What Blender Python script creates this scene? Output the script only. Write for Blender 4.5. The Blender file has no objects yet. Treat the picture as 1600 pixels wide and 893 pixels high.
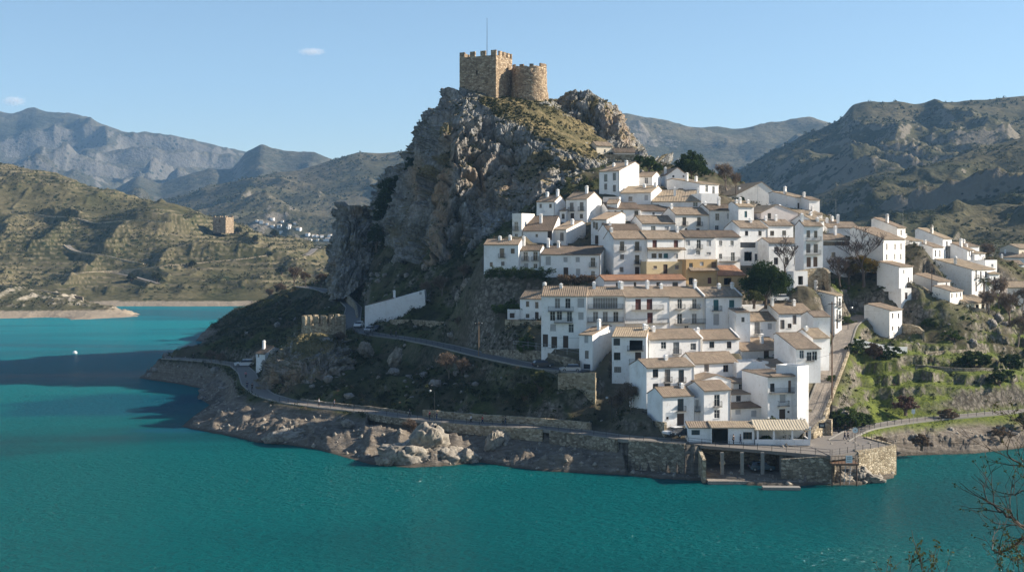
import bpy, bmesh, math, random
import numpy as np
from mathutils import Vector
random.seed(7); RNG = np.random.default_rng(11)
R = math.radians
SC = bpy.context.scene
COL = SC.collection
F = 2000.0; HC = 40.5; YH = 385.0          # focal length in photo pixels, eye height over the water, horizon row

def P(px, py, Y):
    return ((px-800)/F*Y, Y, HC+(YH-py)/F*Y)
def PZ(px, py, z):                          # where the ray of a pixel meets height z
    Y = (HC-z)*F/(py-YH)
    return ((px-800)/F*Y, Y, z)

# ------------------------------------------------------------------ noise
def _h(i, j, k, s):
    h = (i.astype(np.int64)*374761393 + j.astype(np.int64)*668265263 + k.astype(np.int64)*1440670441 + s*1274126177) & 0xffffffff
    h = ((h ^ (h >> 13))*1274126177) & 0xffffffff
    h = ((h ^ (h >> 16))*2246822519) & 0xffffffff
    return ((h ^ (h >> 15)) & 0xffffff)/float(0x1000000)
def vn(p, s=0):
    f = np.floor(p); t = p-f; f = f.astype(np.int64); t = t*t*t*(t*(t*6-15)+10)
    r = 0
    for a in (0, 1):
        wa = t[:, 0] if a else 1-t[:, 0]
        for b in (0, 1):
            wb = t[:, 1] if b else 1-t[:, 1]
            for c in (0, 1):
                wc = t[:, 2] if c else 1-t[:, 2]
                r = r+wa*wb*wc*_h(f[:, 0]+a, f[:, 1]+b, f[:, 2]+c, s)
    return r
def fbm(p, o=4, s=0, g=.5, l=2.03):
    r = 0; a = 1; t = 0
    for i in range(o):
        r = r+a*vn(p, s+i*17); t += a; a *= g; p = p*l+3.7
    return r/t
def ridged(p, o=5, s=0, g=.5, l=2.05):
    r = 0; a = 1; t = 0; w = 1
    for i in range(o):
        n = 1-np.abs(2*vn(p, s+i*31)-1); n = n*n*w; w = np.clip(n*1.6, 0, 1)
        r = r+a*n; t += a; a *= g; p = p*l+1.3
    return r/t
def worley(p, s=0):
    f = np.floor(p).astype(np.int64); d1 = np.full(len(p), 9.); d2 = np.full(len(p), 9.); idc = np.zeros(len(p))
    for a in (-1, 0, 1):
        for b in (-1, 0, 1):
            for c in (-1, 0, 1):
                i, j, k = f[:, 0]+a, f[:, 1]+b, f[:, 2]+c
                q = np.stack([i+_h(i, j, k, s), j+_h(i, j, k, s+1), k+_h(i, j, k, s+2)], 1)-p
                d = np.sqrt((q*q).sum(1)); m = d < d1
                d2 = np.where(m, d1, np.minimum(d2, d)); idc = np.where(m, _h(i, j, k, s+3), idc); d1 = np.where(m, d, d1)
    return d1, d2, idc
def facets(p, s=0, tilt=1.):
    """random flat facets: a step and a tilt per cell"""
    f = np.floor(p).astype(np.int64); d1 = np.full(len(p), 9.); out = np.zeros(len(p))
    for a in (-1, 0, 1):
        for b in (-1, 0, 1):
            for c in (-1, 0, 1):
                i, j, k = f[:, 0]+a, f[:, 1]+b, f[:, 2]+c
                q = p-np.stack([i+_h(i, j, k, s), j+_h(i, j, k, s+1), k+_h(i, j, k, s+2)], 1); d = np.sqrt((q*q).sum(1)); m = d < d1; d1 = np.where(m, d, d1)
                v = _h(i, j, k, s+3)-.5+tilt*(q[:, 0]*(_h(i, j, k, s+5)-.5)+q[:, 1]*(_h(i, j, k, s+6)-.5)+q[:, 2]*(_h(i, j, k, s+7)-.5)); out = np.where(m, v, out)
    return out
def sstep(a, b, x):
    t = np.clip((x-a)/(b-a), 0, 1); return t*t*(3-2*t)

# ------------------------------------------------------------------ meshes
def link(o, parent=None):
    COL.objects.link(o)
    if parent is not None: o.parent = parent
    return o
def tag(o, label=None, cat=None, group=None, kind=None):
    if label: o['label'] = label
    if cat: o['category'] = cat
    if group: o['group'] = group
    if kind: o['kind'] = kind
    return o
def empty(name, loc=(0, 0, 0), rz=0):
    o = bpy.data.objects.new(name, None); o.location = loc; o.rotation_euler = (0, 0, rz); o.empty_display_size = .5
    return link(o)
def npmesh(name, V, Q, mat, parent=None, attrs=None, smooth=False):
    V = np.ascontiguousarray(V, dtype=np.float32); Q = np.ascontiguousarray(Q, dtype=np.int32)
    me = bpy.data.meshes.new(name); me.vertices.add(len(V)); me.vertices.foreach_set('co', V.ravel())
    k = Q.shape[1]; me.loops.add(Q.size); me.loops.foreach_set('vertex_index', Q.ravel())
    me.polygons.add(len(Q)); me.polygons.foreach_set('loop_start', np.arange(0, Q.size, k, dtype=np.int32))
    me.polygons.foreach_set('loop_total', np.full(len(Q), k, dtype=np.int32))
    if smooth: me.polygons.foreach_set('use_smooth', np.ones(len(Q), dtype=bool))
    me.update(calc_edges=True)
    for n, a in (attrs or {}).items():
        at = me.attributes.new(n, 'FLOAT', 'POINT'); at.data.foreach_set('value', np.ascontiguousarray(a, dtype=np.float32))
    if mat: me.materials.append(mat)
    return link(bpy.data.objects.new(name, me), parent)
def gridq(ny, nx, wrap=False):
    i = np.arange(ny-1)[:, None]*nx; j = np.arange(nx if wrap else nx-1)[None, :]; j2 = (j+1) % nx
    return np.stack([i+j, i+j2, i+nx+j2, i+nx+j], -1).reshape(-1, 4)

class MB:
    def __init__(s): s.v = []; s.f = []
    def add(s, vs, fs):
        n = len(s.v); s.v += [tuple(map(float, q)) for q in vs]; s.f += [tuple(n+i for i in q) for q in fs]; return s
    def poly(s, *ps): return s.add(ps, [range(len(ps))])
    def box(s, x0, x1, y0, y1, z0, z1):
        return s.add([(x0, y0, z0), (x1, y0, z0), (x1, y1, z0), (x0, y1, z0), (x0, y0, z1), (x1, y0, z1), (x1, y1, z1), (x0, y1, z1)],
                     [(0, 3, 2, 1), (4, 5, 6, 7), (0, 1, 5, 4), (1, 2, 6, 5), (2, 3, 7, 6), (3, 0, 4, 7)])
    def prism(s, pts, z0, z1):               # pts counter-clockwise in plan
        n = len(pts)
        z0s = z0 if hasattr(z0, '__len__') else [z0]*n; z1s = z1 if hasattr(z1, '__len__') else [z1]*n
        return s.add([(p[0], p[1], z) for p, z in zip(pts, z0s)]+[(p[0], p[1], z) for p, z in zip(pts, z1s)],
                     [tuple(range(n-1, -1, -1)), tuple(range(n, 2*n))]+[(i, (i+1) % n, n+(i+1) % n, n+i) for i in range(n)])
    def xprism(s, pts, x0, x1):              # profile (y, z) swept along x
        n = len(pts)
        return s.add([(x0, p[0], p[1]) for p in pts]+[(x1, p[0], p[1]) for p in pts],
                     [tuple(range(n)), tuple(range(2*n-1, n-1, -1))]+[(n+i, n+(i+1) % n, (i+1) % n, i) for i in range(n)])
    def tube(s, pts, rad, n=5, cap=True):
        pts = [Vector(p) for p in pts]; rings = []
        for i, p in enumerate(pts):
            d = (pts[min(i+1, len(pts)-1)]-pts[max(i-1, 0)]).normalized()
            a = d.cross(Vector((0, 0, 1)) if abs(d.z) < .9 else Vector((1, 0, 0))).normalized(); b = d.cross(a)
            r = rad[i] if hasattr(rad, '__len__') else rad
            rings.append([p+a*(r*math.cos(t*2*math.pi/n))+b*(r*math.sin(t*2*math.pi/n)) for t in range(n)])
        vs = [q for r_ in rings for q in r_]; fs = []
        for i in range(len(pts)-1):
            for t in range(n): fs.append((i*n+t, i*n+(t+1) % n, (i+1)*n+(t+1) % n, (i+1)*n+t))
        if cap: fs += [tuple(range(n-1, -1, -1)), tuple(range((len(pts)-1)*n, len(pts)*n))]
        return s.add(vs, fs)
    def lathe(s, prof, n=12, c=(0, 0)):
        vs = [(c[0]+r*math.cos(2*math.pi*t/n), c[1]+r*math.sin(2*math.pi*t/n), z) for r, z in prof for t in range(n)]
        fs = [(i*n+t, i*n+(t+1) % n, (i+1)*n+(t+1) % n, (i+1)*n+t) for i in range(len(prof)-1) for t in range(n)]
        fs += [tuple(range(n-1, -1, -1)), tuple(range((len(prof)-1)*n, len(prof)*n))]
        return s.add(vs, fs)
    def mesh(s, name, mat, smooth=False):
        me = bpy.data.meshes.new(name); me.from_pydata(s.v, [], s.f)
        if mat: me.materials.append(mat)
        if smooth:
            for q in me.polygons: q.use_smooth = True
        return me
    def build(s, name, mat, parent=None, smooth=False):
        return link(bpy.data.objects.new(name, s.mesh(name, mat, smooth)), parent)
def inst(name, me, parent=None, loc=(0, 0, 0), rz=0, sc=None):
    o = bpy.data.objects.new(name, me); o.location = loc; o.rotation_euler = (0, 0, rz)
    if sc: o.scale = sc if hasattr(sc, '__len__') else (sc, sc, sc)
    return link(o, parent)
def copy_tree(o, parent=None):
    c = o.copy(); COL.objects.link(c)
    if parent is not None: c.parent = parent
    for ch in list(o.children): copy_tree(ch, c)
    return c

# ------------------------------------------------------------------ materials
class NT:
    def __init__(s, name):
        s.m = bpy.data.materials.new(name); s.m.use_nodes = True; s.t = s.m.node_tree; s.t.nodes.clear()
        s.out = s.t.nodes.new('ShaderNodeOutputMaterial')
    def n(s, typ, ins=None, **kw):
        nd = s.t.nodes.new('ShaderNode'+typ)
        for k, v in kw.items(): setattr(nd, k, v)
        for k, v in (ins or {}).items(): s.set(nd.inputs[k], v)
        return nd
    def set(s, sock, v):
        if isinstance(v, bpy.types.Node): v = v.outputs[0]
        if isinstance(v, bpy.types.NodeSocket): s.t.links.new(v, sock)
        else:
            if sock.type == 'RGBA' and len(v) == 3: v = (*v, 1)
            sock.default_value = v
    def pos(s): return s.n('NewGeometry').outputs['Position']
    def mapv(s, v, sc=(1, 1, 1), rot=(0, 0, 0)): return s.n('Mapping', {'Vector': v, 'Scale': sc, 'Rotation': rot}).outputs[0]
    def noise(s, v, scale, det=4, rough=.55, dist=0):
        return s.n('TexNoise', {'Vector': v, 'Scale': scale, 'Detail': det, 'Roughness': rough, 'Distortion': dist}).outputs[0]
    def vor(s, v, scale, feature='F1', rnd=1.):
        nd = s.n('TexVoronoi', {'Vector': v, 'Scale': scale, 'Randomness': rnd}, feature=feature); return nd
    def ramp(s, fac, *st):
        nd = s.n('ValToRGB', {'Fac': fac}); e = nd.color_ramp.elements
        while len(e) > 1: e.remove(e[-1])
        for i, (p, c) in enumerate(st):
            q = e[0] if i == 0 else e.new(p)
            q.position = p; q.color = (*c, 1) if hasattr(c, '__len__') else (c, c, c, 1)
        return nd.outputs[0]
    def mix(s, f, a, b, mode='MIX'):
        nd = s.t.nodes.new('ShaderNodeMix'); nd.data_type = 'RGBA'; nd.blend_type = mode
        s.set(nd.inputs[0], f); s.set(nd.inputs[6], a); s.set(nd.inputs[7], b); return nd.outputs[2]
    def math(s, op, a, b=0.):
        nd = s.n('Math', operation=op); s.set(nd.inputs[0], a); s.set(nd.inputs[1], b); return nd.outputs[0]
    def attr(s, n): return s.n('Attribute', attribute_name=n).outputs['Fac']
    def bump(s, h, st=.5, dist=.1): return s.n('Bump', {'Height': h, 'Strength': st, 'Distance': dist}).outputs[0]
    def done(s, col, rough=.9, nrm=None, spec=.3, **kw):
        b = s.n('BsdfPrincipled', {'Base Color': col, 'Roughness': rough, 'Specular IOR Level': spec, **kw})
        if nrm is not None: s.set(b.inputs['Normal'], nrm)
        s.t.links.new(b.outputs[0], s.out.inputs[0]); return s.m
def flat(name, col, rough=.7, metal=0., spec=.4, var=.15):
    t = NT(name); p = t.pos(); n = t.noise(p, 3, 3)
    c = t.mix(n, tuple(c*(1-var) for c in col), tuple(min(1, c*(1+var)) for c in col))
    return t.done(c, rough, spec=spec, Metallic=metal)
def plaster(name, a, b):
    t = NT(name); p = t.pos()
    rnd = t.n('ObjectInfo').outputs['Random']
    st = t.noise(t.mapv(p, (1., 1., .3)), .8, 6, .7)
    bl = t.noise(p, .28, 4, .6)
    c = t.mix(t.math('MULTIPLY', t.ramp(st, (.5, 0.), (.85, 1.)), .7), a, b)
    c = t.mix(t.math('MULTIPLY', t.ramp(bl, (.5, 0.), (.72, 1.)), .5), c, tuple(q*.78 for q in b))
    pe = t.noise(p, 1.9, 6, .72); c = t.mix(t.ramp(pe, (.57, 0.), (.67, .6)), c, (b[0]*.72, b[1]*.68, b[2]*.62))
    c = t.mix(t.math('MULTIPLY', rnd, .22), c, (a[0]*.93, a[1]*.88, a[2]*.84))
    return t.done(c, .92, t.bump(t.noise(p, 3.5, 5, .6), .25, .05), .15)
def tiles(name, c1, c2, c3):
    t = NT(name); p = t.pos(); rnd = t.n('ObjectInfo').outputs['Random']
    v = t.vor(p, 2.6).outputs['Color']; sep = t.n('SeparateColor', {'Color': v}).outputs[0]
    n = t.noise(p, .5, 4, .65)
    c = t.mix(sep, c1, c2); c = t.mix(t.ramp(n, (.44, 0.), (.68, 1.)), c, c3)
    c = t.mix(t.ramp(t.noise(p, 1.7, 5, .7), (.5, 0.), (.72, .75)), c, tuple(q*.45 for q in c3)); c = t.mix(t.math('MULTIPLY', rnd, .45), c, c2)
    return t.done(c, .9, t.bump(t.noise(p, 6, 4), .5, .05), .15)
def stone(name, cols, mortar, scale=2.2, flatten=1.5, bumpd=.08):
    t = NT(name); p = t.pos(); w = t.noise(p, .8, 3); q = t.n('MixRGB', {'Fac': .08, 'Color1': p, 'Color2': w}).outputs[0]
    m = t.mapv(p, (1, 1, flatten)); ed = t.vor(m, scale, 'DISTANCE_TO_EDGE').outputs[0]
    vc = t.n('SeparateColor', {'Color': t.vor(m, scale).outputs['Color']}).outputs[0]
    c = t.ramp(vc, *[(i/(len(cols)-1)*.9+.05, k) for i, k in enumerate(cols)])
    c = t.mix(t.ramp(t.noise(p, .35, 5, .65), (.35, 0.), (.75, .6)), c, tuple(k*.62 for k in cols[0]))
    c = t.mix(t.ramp(ed, (.015, 1.), (.09, 0.)), c, mortar)
    hgt = t.math('ADD', t.ramp(ed, (0., 0.), (.14, 1.)), t.math('MULTIPLY', t.noise(p, 5, 4), .5))
    return t.done(c, .95, t.bump(hgt, .9, bumpd), .1)
def leafm(name, a, b, c):
    t = NT(name); g = t.n('NewGeometry'); r = g.outputs['Random Per Island']
    n = t.noise(g.outputs['Position'], .35, 3)
    k = t.mix(r, a, b); k = t.mix(t.ramp(n, (.4, 0.), (.65, 1.)), k, c)
    d = t.n('BsdfDiffuse', {'Color': k}); tr = t.n('BsdfTranslucent', {'Color': k})
    mx = t.n('MixShader', {0: .22, 1: d, 2: tr}); t.t.links.new(mx.outputs[0], t.out.inputs[0]); return t.m

M = {}
M['white'] = plaster('white_plaster', (.86, .85, .83), (.68, .64, .59))
M['white_warm'] = plaster('cream_white_plaster', (.84, .80, .74), (.62, .56, .49))
M['white_grey'] = plaster('weathered_white_plaster', (.78, .78, .77), (.50, .48, .45))
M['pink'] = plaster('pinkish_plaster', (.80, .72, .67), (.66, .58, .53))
M['yellow'] = plaster('yellow_plaster', (.60, .50, .31), (.50, .41, .26))
M['orange'] = plaster('orange_plaster', (.54, .37, .19), (.44, .30, .16))
M['cream'] = plaster('cream_plaster', (.78, .70, .56), (.62, .53, .42))
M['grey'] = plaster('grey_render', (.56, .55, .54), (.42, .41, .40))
M['tile'] = tiles('roof_tile', (.36, .29, .215), (.27, .20, .14), (.22, .175, .13))
M['tile_dark'] = tiles('roof_tile_dark', (.22, .165, .12), (.16, .12, .09), (.10, .085, .065))
M['tile_red'] = tiles('roof_tile_red', (.40, .22, .13), (.32, .17, .10), (.26, .16, .11))
M['tile_gold'] = tiles('roof_tile_gold', (.44, .355, .25), (.35, .265, .175), (.27, .215, .16))
M['stone'] = stone('rubble_stone', [(.15, .125, .09), (.32, .275, .205), (.50, .44, .34)], (.20, .17, .13), 1.5, 1.5, .12)
M['stone_warm'] = stone('warm_stone', [(.24, .19, .12), (.46, .38, .26), (.62, .53, .39)], (.34, .28, .20), 1.6, 1.5, .12)
M['castle'] = stone('castle_stone', [(.24, .17, .11), (.46, .34, .22), (.62, .49, .34)], (.30, .23, .16), 1.15, 1.5, .2)
M['glass'] = flat('dark_glass', (.018, .022, .028), .12, spec=.6)
M['glass_blue'] = flat('sky_glass', (.05, .065, .08), .08, spec=.8)
M['curtain'] = flat('curtained_glass', (.22, .20, .18), .35)
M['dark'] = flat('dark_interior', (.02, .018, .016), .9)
M['wood'] = flat('dark_brown_wood', (.06, .035, .022), .6)
M['wood_mid'] = flat('brown_wood', (.16, .09, .05), .65)
M['wood_pole'] = flat('weathered_pole_wood', (.20, .14, .09), .85)
M['frame_white'] = flat('white_frame', (.62, .61, .59), .6)
M['shut_grey'] = flat('grey_shutter', (.42, .41, .40), .6)
M['shut_red'] = flat('dark_red_shutter', (.11, .03, .022), .6)
M['shut_teal'] = flat('teal_shutter', (.03, .11, .12), .6)
M['iron'] = flat('black_iron', (.022, .022, .024), .5)
M['steel'] = flat('galvanised_steel', (.34, .34, .34), .45, .6)
M['awning'] = flat('tan_corrugated_sheet', (.46, .39, .28), .8)
M['concrete'] = flat('concrete', (.24, .225, .20), .9, var=.25)
M['asphalt'] = flat('road_surface', (.11, .105, .10), .95, var=.2)
M['paving'] = flat('pale_paving', (.17, .15, .13), .95, var=.25)
M['cobble'] = stone('street_cobble', [(.30, .26, .22), (.36, .31, .26), (.42, .36, .30)], (.22, .2, .17), 2.5, 1., .03)
M['rubber'] = flat('tyre_rubber', (.02, .02, .02), .9)
M['car_white'] = flat('white_car_paint', (.72, .72, .72), .25, spec=.6, var=.02)
M['car_silver'] = flat('silver_car_paint', (.50, .51, .53), .28, .4, var=.02)
M['car_dark'] = flat('dark_car_paint', (.03, .035, .045), .22, spec=.6, var=.02)
M['car_blue'] = flat('blue_grey_car_paint', (.05, .09, .12), .25, spec=.6, var=.02)
M['lamp_glass'] = flat('lamp_lens', (.75, .75, .72), .3)
M['red_light'] = flat('rear_light', (.35, .02, .02), .3)
M['skin'] = flat('skin', (.5, .33, .25), .6)
M['hair'] = flat('hair', (.04, .025, .018), .8)
for k_, c_ in dict(black=(.02, .02, .022), navy=(.025, .035, .08), red=(.4, .03, .03), pale=(.65, .65, .66), jeans=(.06, .09, .16), olive=(.09, .1, .05), pinkc=(.5, .16, .2)).items():
    M['cloth_'+k_] = flat('cloth_'+k_, c_, .95)
M['bark'] = flat('bark', (.13, .095, .07), .95, var=.3)
M['twig'] = flat('pale_twigs', (.20, .155, .125), .95, var=.3)
M['twig_dark'] = flat('dark_twigs', (.085, .065, .055), .95, var=.3)
M['leaf_dark'] = leafm('dark_leaves', (.024, .045, .016), (.065, .09, .03), (.03, .048, .018))
M['leaf_mid'] = leafm('green_leaves', (.05, .08, .022), (.09, .125, .035), (.06, .085, .03))
M['leaf_olive'] = leafm('olive_leaves', (.085, .095, .04), (.13, .13, .055), (.07, .08, .035))
M['leaf_gold'] = leafm('golden_leaves', (.15, .10, .025), (.22, .14, .03), (.07, .08, .025))
M['leaf_brown'] = leafm('dry_brown_leaves', (.15, .105, .07), (.21, .155, .105), (.11, .08, .055))
M['leaf_scrub'] = leafm('scrub_leaves', (.02, .032, .014), (.055, .06, .027), (.03, .038, .018))
M['leaf_far'] = leafm('far_scrub_leaves', (.04, .05, .028), (.075, .08, .042), (.05, .058, .032))
M['leaf_purple'] = leafm('purplish_twigs', (.11, .06, .055), (.16, .09, .075), (.08, .06, .04))
# ------------------------------------------------------------------ houses
ZM = dict(a=(740, 230, 4.06), b=(940, 230, 4.06), c=(1130, 250, 4.06), d=(1330, 300, 4.467), e=(780, 420, 4.7), f=(960, 420, 4.7),
          g=(1120, 430, 4.7), h=(980, 570, 4.253), n=(0, 0, 1.))
def YD(py): return float(np.interp(py, [262, 290, 330, 380, 440, 525, 590, 665, 690], [362, 350, 332, 312, 291, 264, 247, 232.5, 229]))
FOOT = []                                   # footprints: corners, base height; the terrain is fitted under them
def corr(mb, o, e1, e2, per=.42, amp=.055, thick=.14, jit=.018):
    """a tiled slope: rounded tile rows running down e2, side by side along e1, as a closed slab"""
    o, e1, e2 = Vector(o), Vector(e1), Vector(e2)
    L1, L2 = e1.length, e2.length; n = e1.cross(e2).normalized()
    if n.z < 0: n = -n
    nx = max(4, int(L1/per)*4); ny = max(1, int(round(L2/1.1)))
    vs = []; prof = (0, .8, 1., .8)
    for j in range(ny+1):
        for i in range(nx+1):
            sag = -.05*math.sin(math.pi*i/nx)*math.sin(math.pi*j/ny)
            vs.append(o+e1*(i/nx)+e2*(j/ny)+n*(amp*prof[i % 4]+sag+random.uniform(-jit, jit)))
    fs = []; w = nx+1
    up = e1.cross(e2).z > 0
    for j in range(ny):
        for i in range(nx):
            q = (j*w+i, j*w+i+1, (j+1)*w+i+1, (j+1)*w+i); fs.append(q if up else q[::-1])
    b = len(vs); vs += [o-n*thick, o+e1-n*thick, o+e1+e2-n*thick, o+e2-n*thick]
    fs += [(b, b+1, b+2, b+3)]
    fs += [tuple([b, *range(0, w)[::1], b+1]), tuple([b+3, *range(ny*w, ny*w+w), b+2]), tuple([b, *[j*w for j in range(ny+1)], b+3]),
           tuple([b+1, *[j*w+nx for j in range(ny+1)], b+2])]
    mb.add(vs, fs)
def facade(mb, W, z0, z1, holes, rev):
    xs = sorted({0., W, *[h[0] for h in holes], *[h[1] for h in holes]}); zs = sorted({z0, z1, *[h[2] for h in holes], *[h[3] for h in holes]})
    for i in range(len(xs)-1):
        for k in range(len(zs)-1):
            cx, cz = (xs[i]+xs[i+1])/2, (zs[k]+zs[k+1])/2
            if any(h[0] < cx < h[1] and h[2] < cz < h[3] for h in holes): continue
            mb.poly((xs[i], 0, zs[k]), (xs[i+1], 0, zs[k]), (xs[i+1], 0, zs[k+1]), (xs[i], 0, zs[k+1]))
    for a, b, c, d in holes:
        mb.poly((a, 0, c), (b, 0, c), (b, rev, c), (a, rev, c)); mb.poly((a, 0, d), (a, rev, d), (b, rev, d), (b, 0, d))
        mb.poly((a, 0, c), (a, rev, c), (a, rev, d), (a, 0, d)); mb.poly((b, 0, c), (b, 0, d), (b, rev, d), (b, rev, c))
_wc = {}
def win_meshes(kind, w, h):
    key = (kind, round(w, 1), round(h, 1))
    if key in _wc: return _wc[key]
    w, h = key[1], key[2]; t = .07; f = MB()
    f.box(-w/2, -w/2+t, 0, .06, 0, h); f.box(w/2-t, w/2, 0, .06, 0, h); f.box(-w/2+t, w/2-t, 0, .06, 0, t); f.box(-w/2+t, w/2-t, 0, .06, h-t, h)
    n = max(1, int(round(w/.5))) if kind != 'd' else 1
    for i in range(1, n):
        x = -w/2+w*i/n; f.box(x-.03, x+.03, .005, .055, t, h-t)
    if kind in 'wbB':
        zz = h*.62 if h > 1.5 else h*.5
        f.box(-w/2+t, w/2-t, .012, .048, zz-.02, zz+.02)
    p = MB(); p.box(-w/2+t*.5, w/2-t*.5, .035, .05, t*.5, h-t*.5)
    sl = MB()                                # closed leaf or shutter with slats
    k = max(3, int(h/.16))
    for i in range(k): sl.xprism([(.0, h*i/k), (.0, h*(i+.9)/k), (.03, h*(i+1)/k), (.03, h*i/k)], -w/2+.02, w/2-.02)
    _wc[key] = (f, p, sl, {}); return _wc[key]
def get(key, which, name, mat):
    d = _wc[key][3]; k = (which, mat.name)
    if k not in d: d[k] = _wc[key][which].mesh(name, mat)
    return d[k]
_sl = {}
def sill_mesh(w):
    w = round(w, 1)
    if w not in _sl: _sl[w] = MB().box(-w/2-.1, w/2+.1, -.1, .05, 0, .07).mesh('sill', M['white_grey'])
    return _sl[w]
def add_window(root, kind, x, y, z, w, h, frame):
    key = (kind, round(w, 1), round(h, 1)); win_meshes(kind, w, h); x, y, z = x, y, z
    if kind in 'wbB':
        f = inst('window', get(key, 0, 'window', frame), root, (x, y, z)); inst('pane', get(key, 1, 'pane', M[random.choice(['glass', 'glass', 'glass_blue', 'curtain'])]), f)
        if h < 1.9 and kind == 'w' and w < 2: inst('sill', sill_mesh(w), f, (0, -.1, -.07))
    elif kind == 'd':
        f = inst('door', get(key, 0, 'door', M['wood']), root, (x, y, z)); inst('door_leaf', get(key, 2, 'door_leaf', M['wood']), f)
    elif kind == 'm':
        f = inst('door', get(key, 0, 'door', M['wood_mid']), root, (x, y, z)); inst('door_leaf', get(key, 2, 'door_leaf', M['wood_mid']), f)
    elif kind in 'srt':
        m = M[dict(s='shut_grey', r='shut_red', t='shut_teal')[kind]]
        inst('shutter', get(key, 2, 'shutter', m), root, (x, y, z))
_rc = {}
def railing_mesh(w, d, h=.95, step=.22):
    key = (round(w, 1), d)
    if key in _rc: return _rc[key]
    mb = MB(); w = key[0]; r = .016
    for z in (.08, h): mb.box(-w/2, w/2, -d, -d+.035, z-.02, z+.02)
    for sx in (-1, 1):
        for z in (.08, h): mb.box(sx*w/2-.018, sx*w/2+.018, -d+.036, 0, z-.02, z+.02)
    n = max(2, int(w/step))
    for i in range(n+1):
        x = -w/2+w*i/n; mb.box(x-r, x+r, -d+.002, -d+.032, .1, h-.02)
    for sx in (-1, 1):
        for k in range(1, 3): mb.box(sx*w/2-.012, sx*w/2+.012, -d*k/3-.012, -d*k/3+.012, .1, h-.02)
    _rc[key] = mb.mesh('railing', M['iron']); return _rc[key]
_bc = {}
def add_balcony(root, x, y, z, w, d=.75):
    key = (round(w, 1), d)
    if key not in _bc: _bc[key] = MB().box(-key[0]/2-.04, key[0]/2+.04, -d-.03, -.004, -.12, 0).mesh('balcony', M['concrete'])
    b = inst('balcony', _bc[key], root, (x, y, z)); inst('railing', railing_mesh(w, d), b)
_cc = {}
def chimney_mesh(h):
    h = round(h, 1)
    if h not in _cc:
        mb = MB(); a = .3; mb.box(-a, a, -a, a, 0, h-.55); mb.box(-a-.09, a+.09, -a-.09, a+.09, h-.55, h-.45)
        for sx in (-1, 1):
            for sy in (-1, 1): mb.box(sx*a-.08*(sx > 0), sx*a+.08*(sx < 0), sy*a-.08*(sy > 0), sy*a+.08*(sy < 0), h-.45, h-.18)
        mb.box(-a*.4, a*.4, -a*.4, a*.4, h-.45, h-.18)
        mb.box(-a-.06, a+.06, -a-.06, a+.06, h-.18, h-.1)
        mb.add([(-a-.04, -a-.04, h-.1), (a+.04, -a-.04, h-.1), (a+.04, a+.04, h-.1), (-a-.04, a+.04, h-.1), (0, 0, h+.12)], [(0, 1, 4), (1, 2, 4), (2, 3, 4), (3, 0, 4)])
        _cc[h] = mb.mesh('chimney', M['white'])
    return _cc[h]
SIZES = dict(w=(.95, 1.15), s=(.95, 1.15), t=(1.0, 1.3), r=(1.15, 2.05), b=(1.1, 2.1), d=(1.1, 2.15), m=(1.1, 2.1), B=(2.4, 1.4), g=(2.4, 2.4))
HOUSES = []
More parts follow.
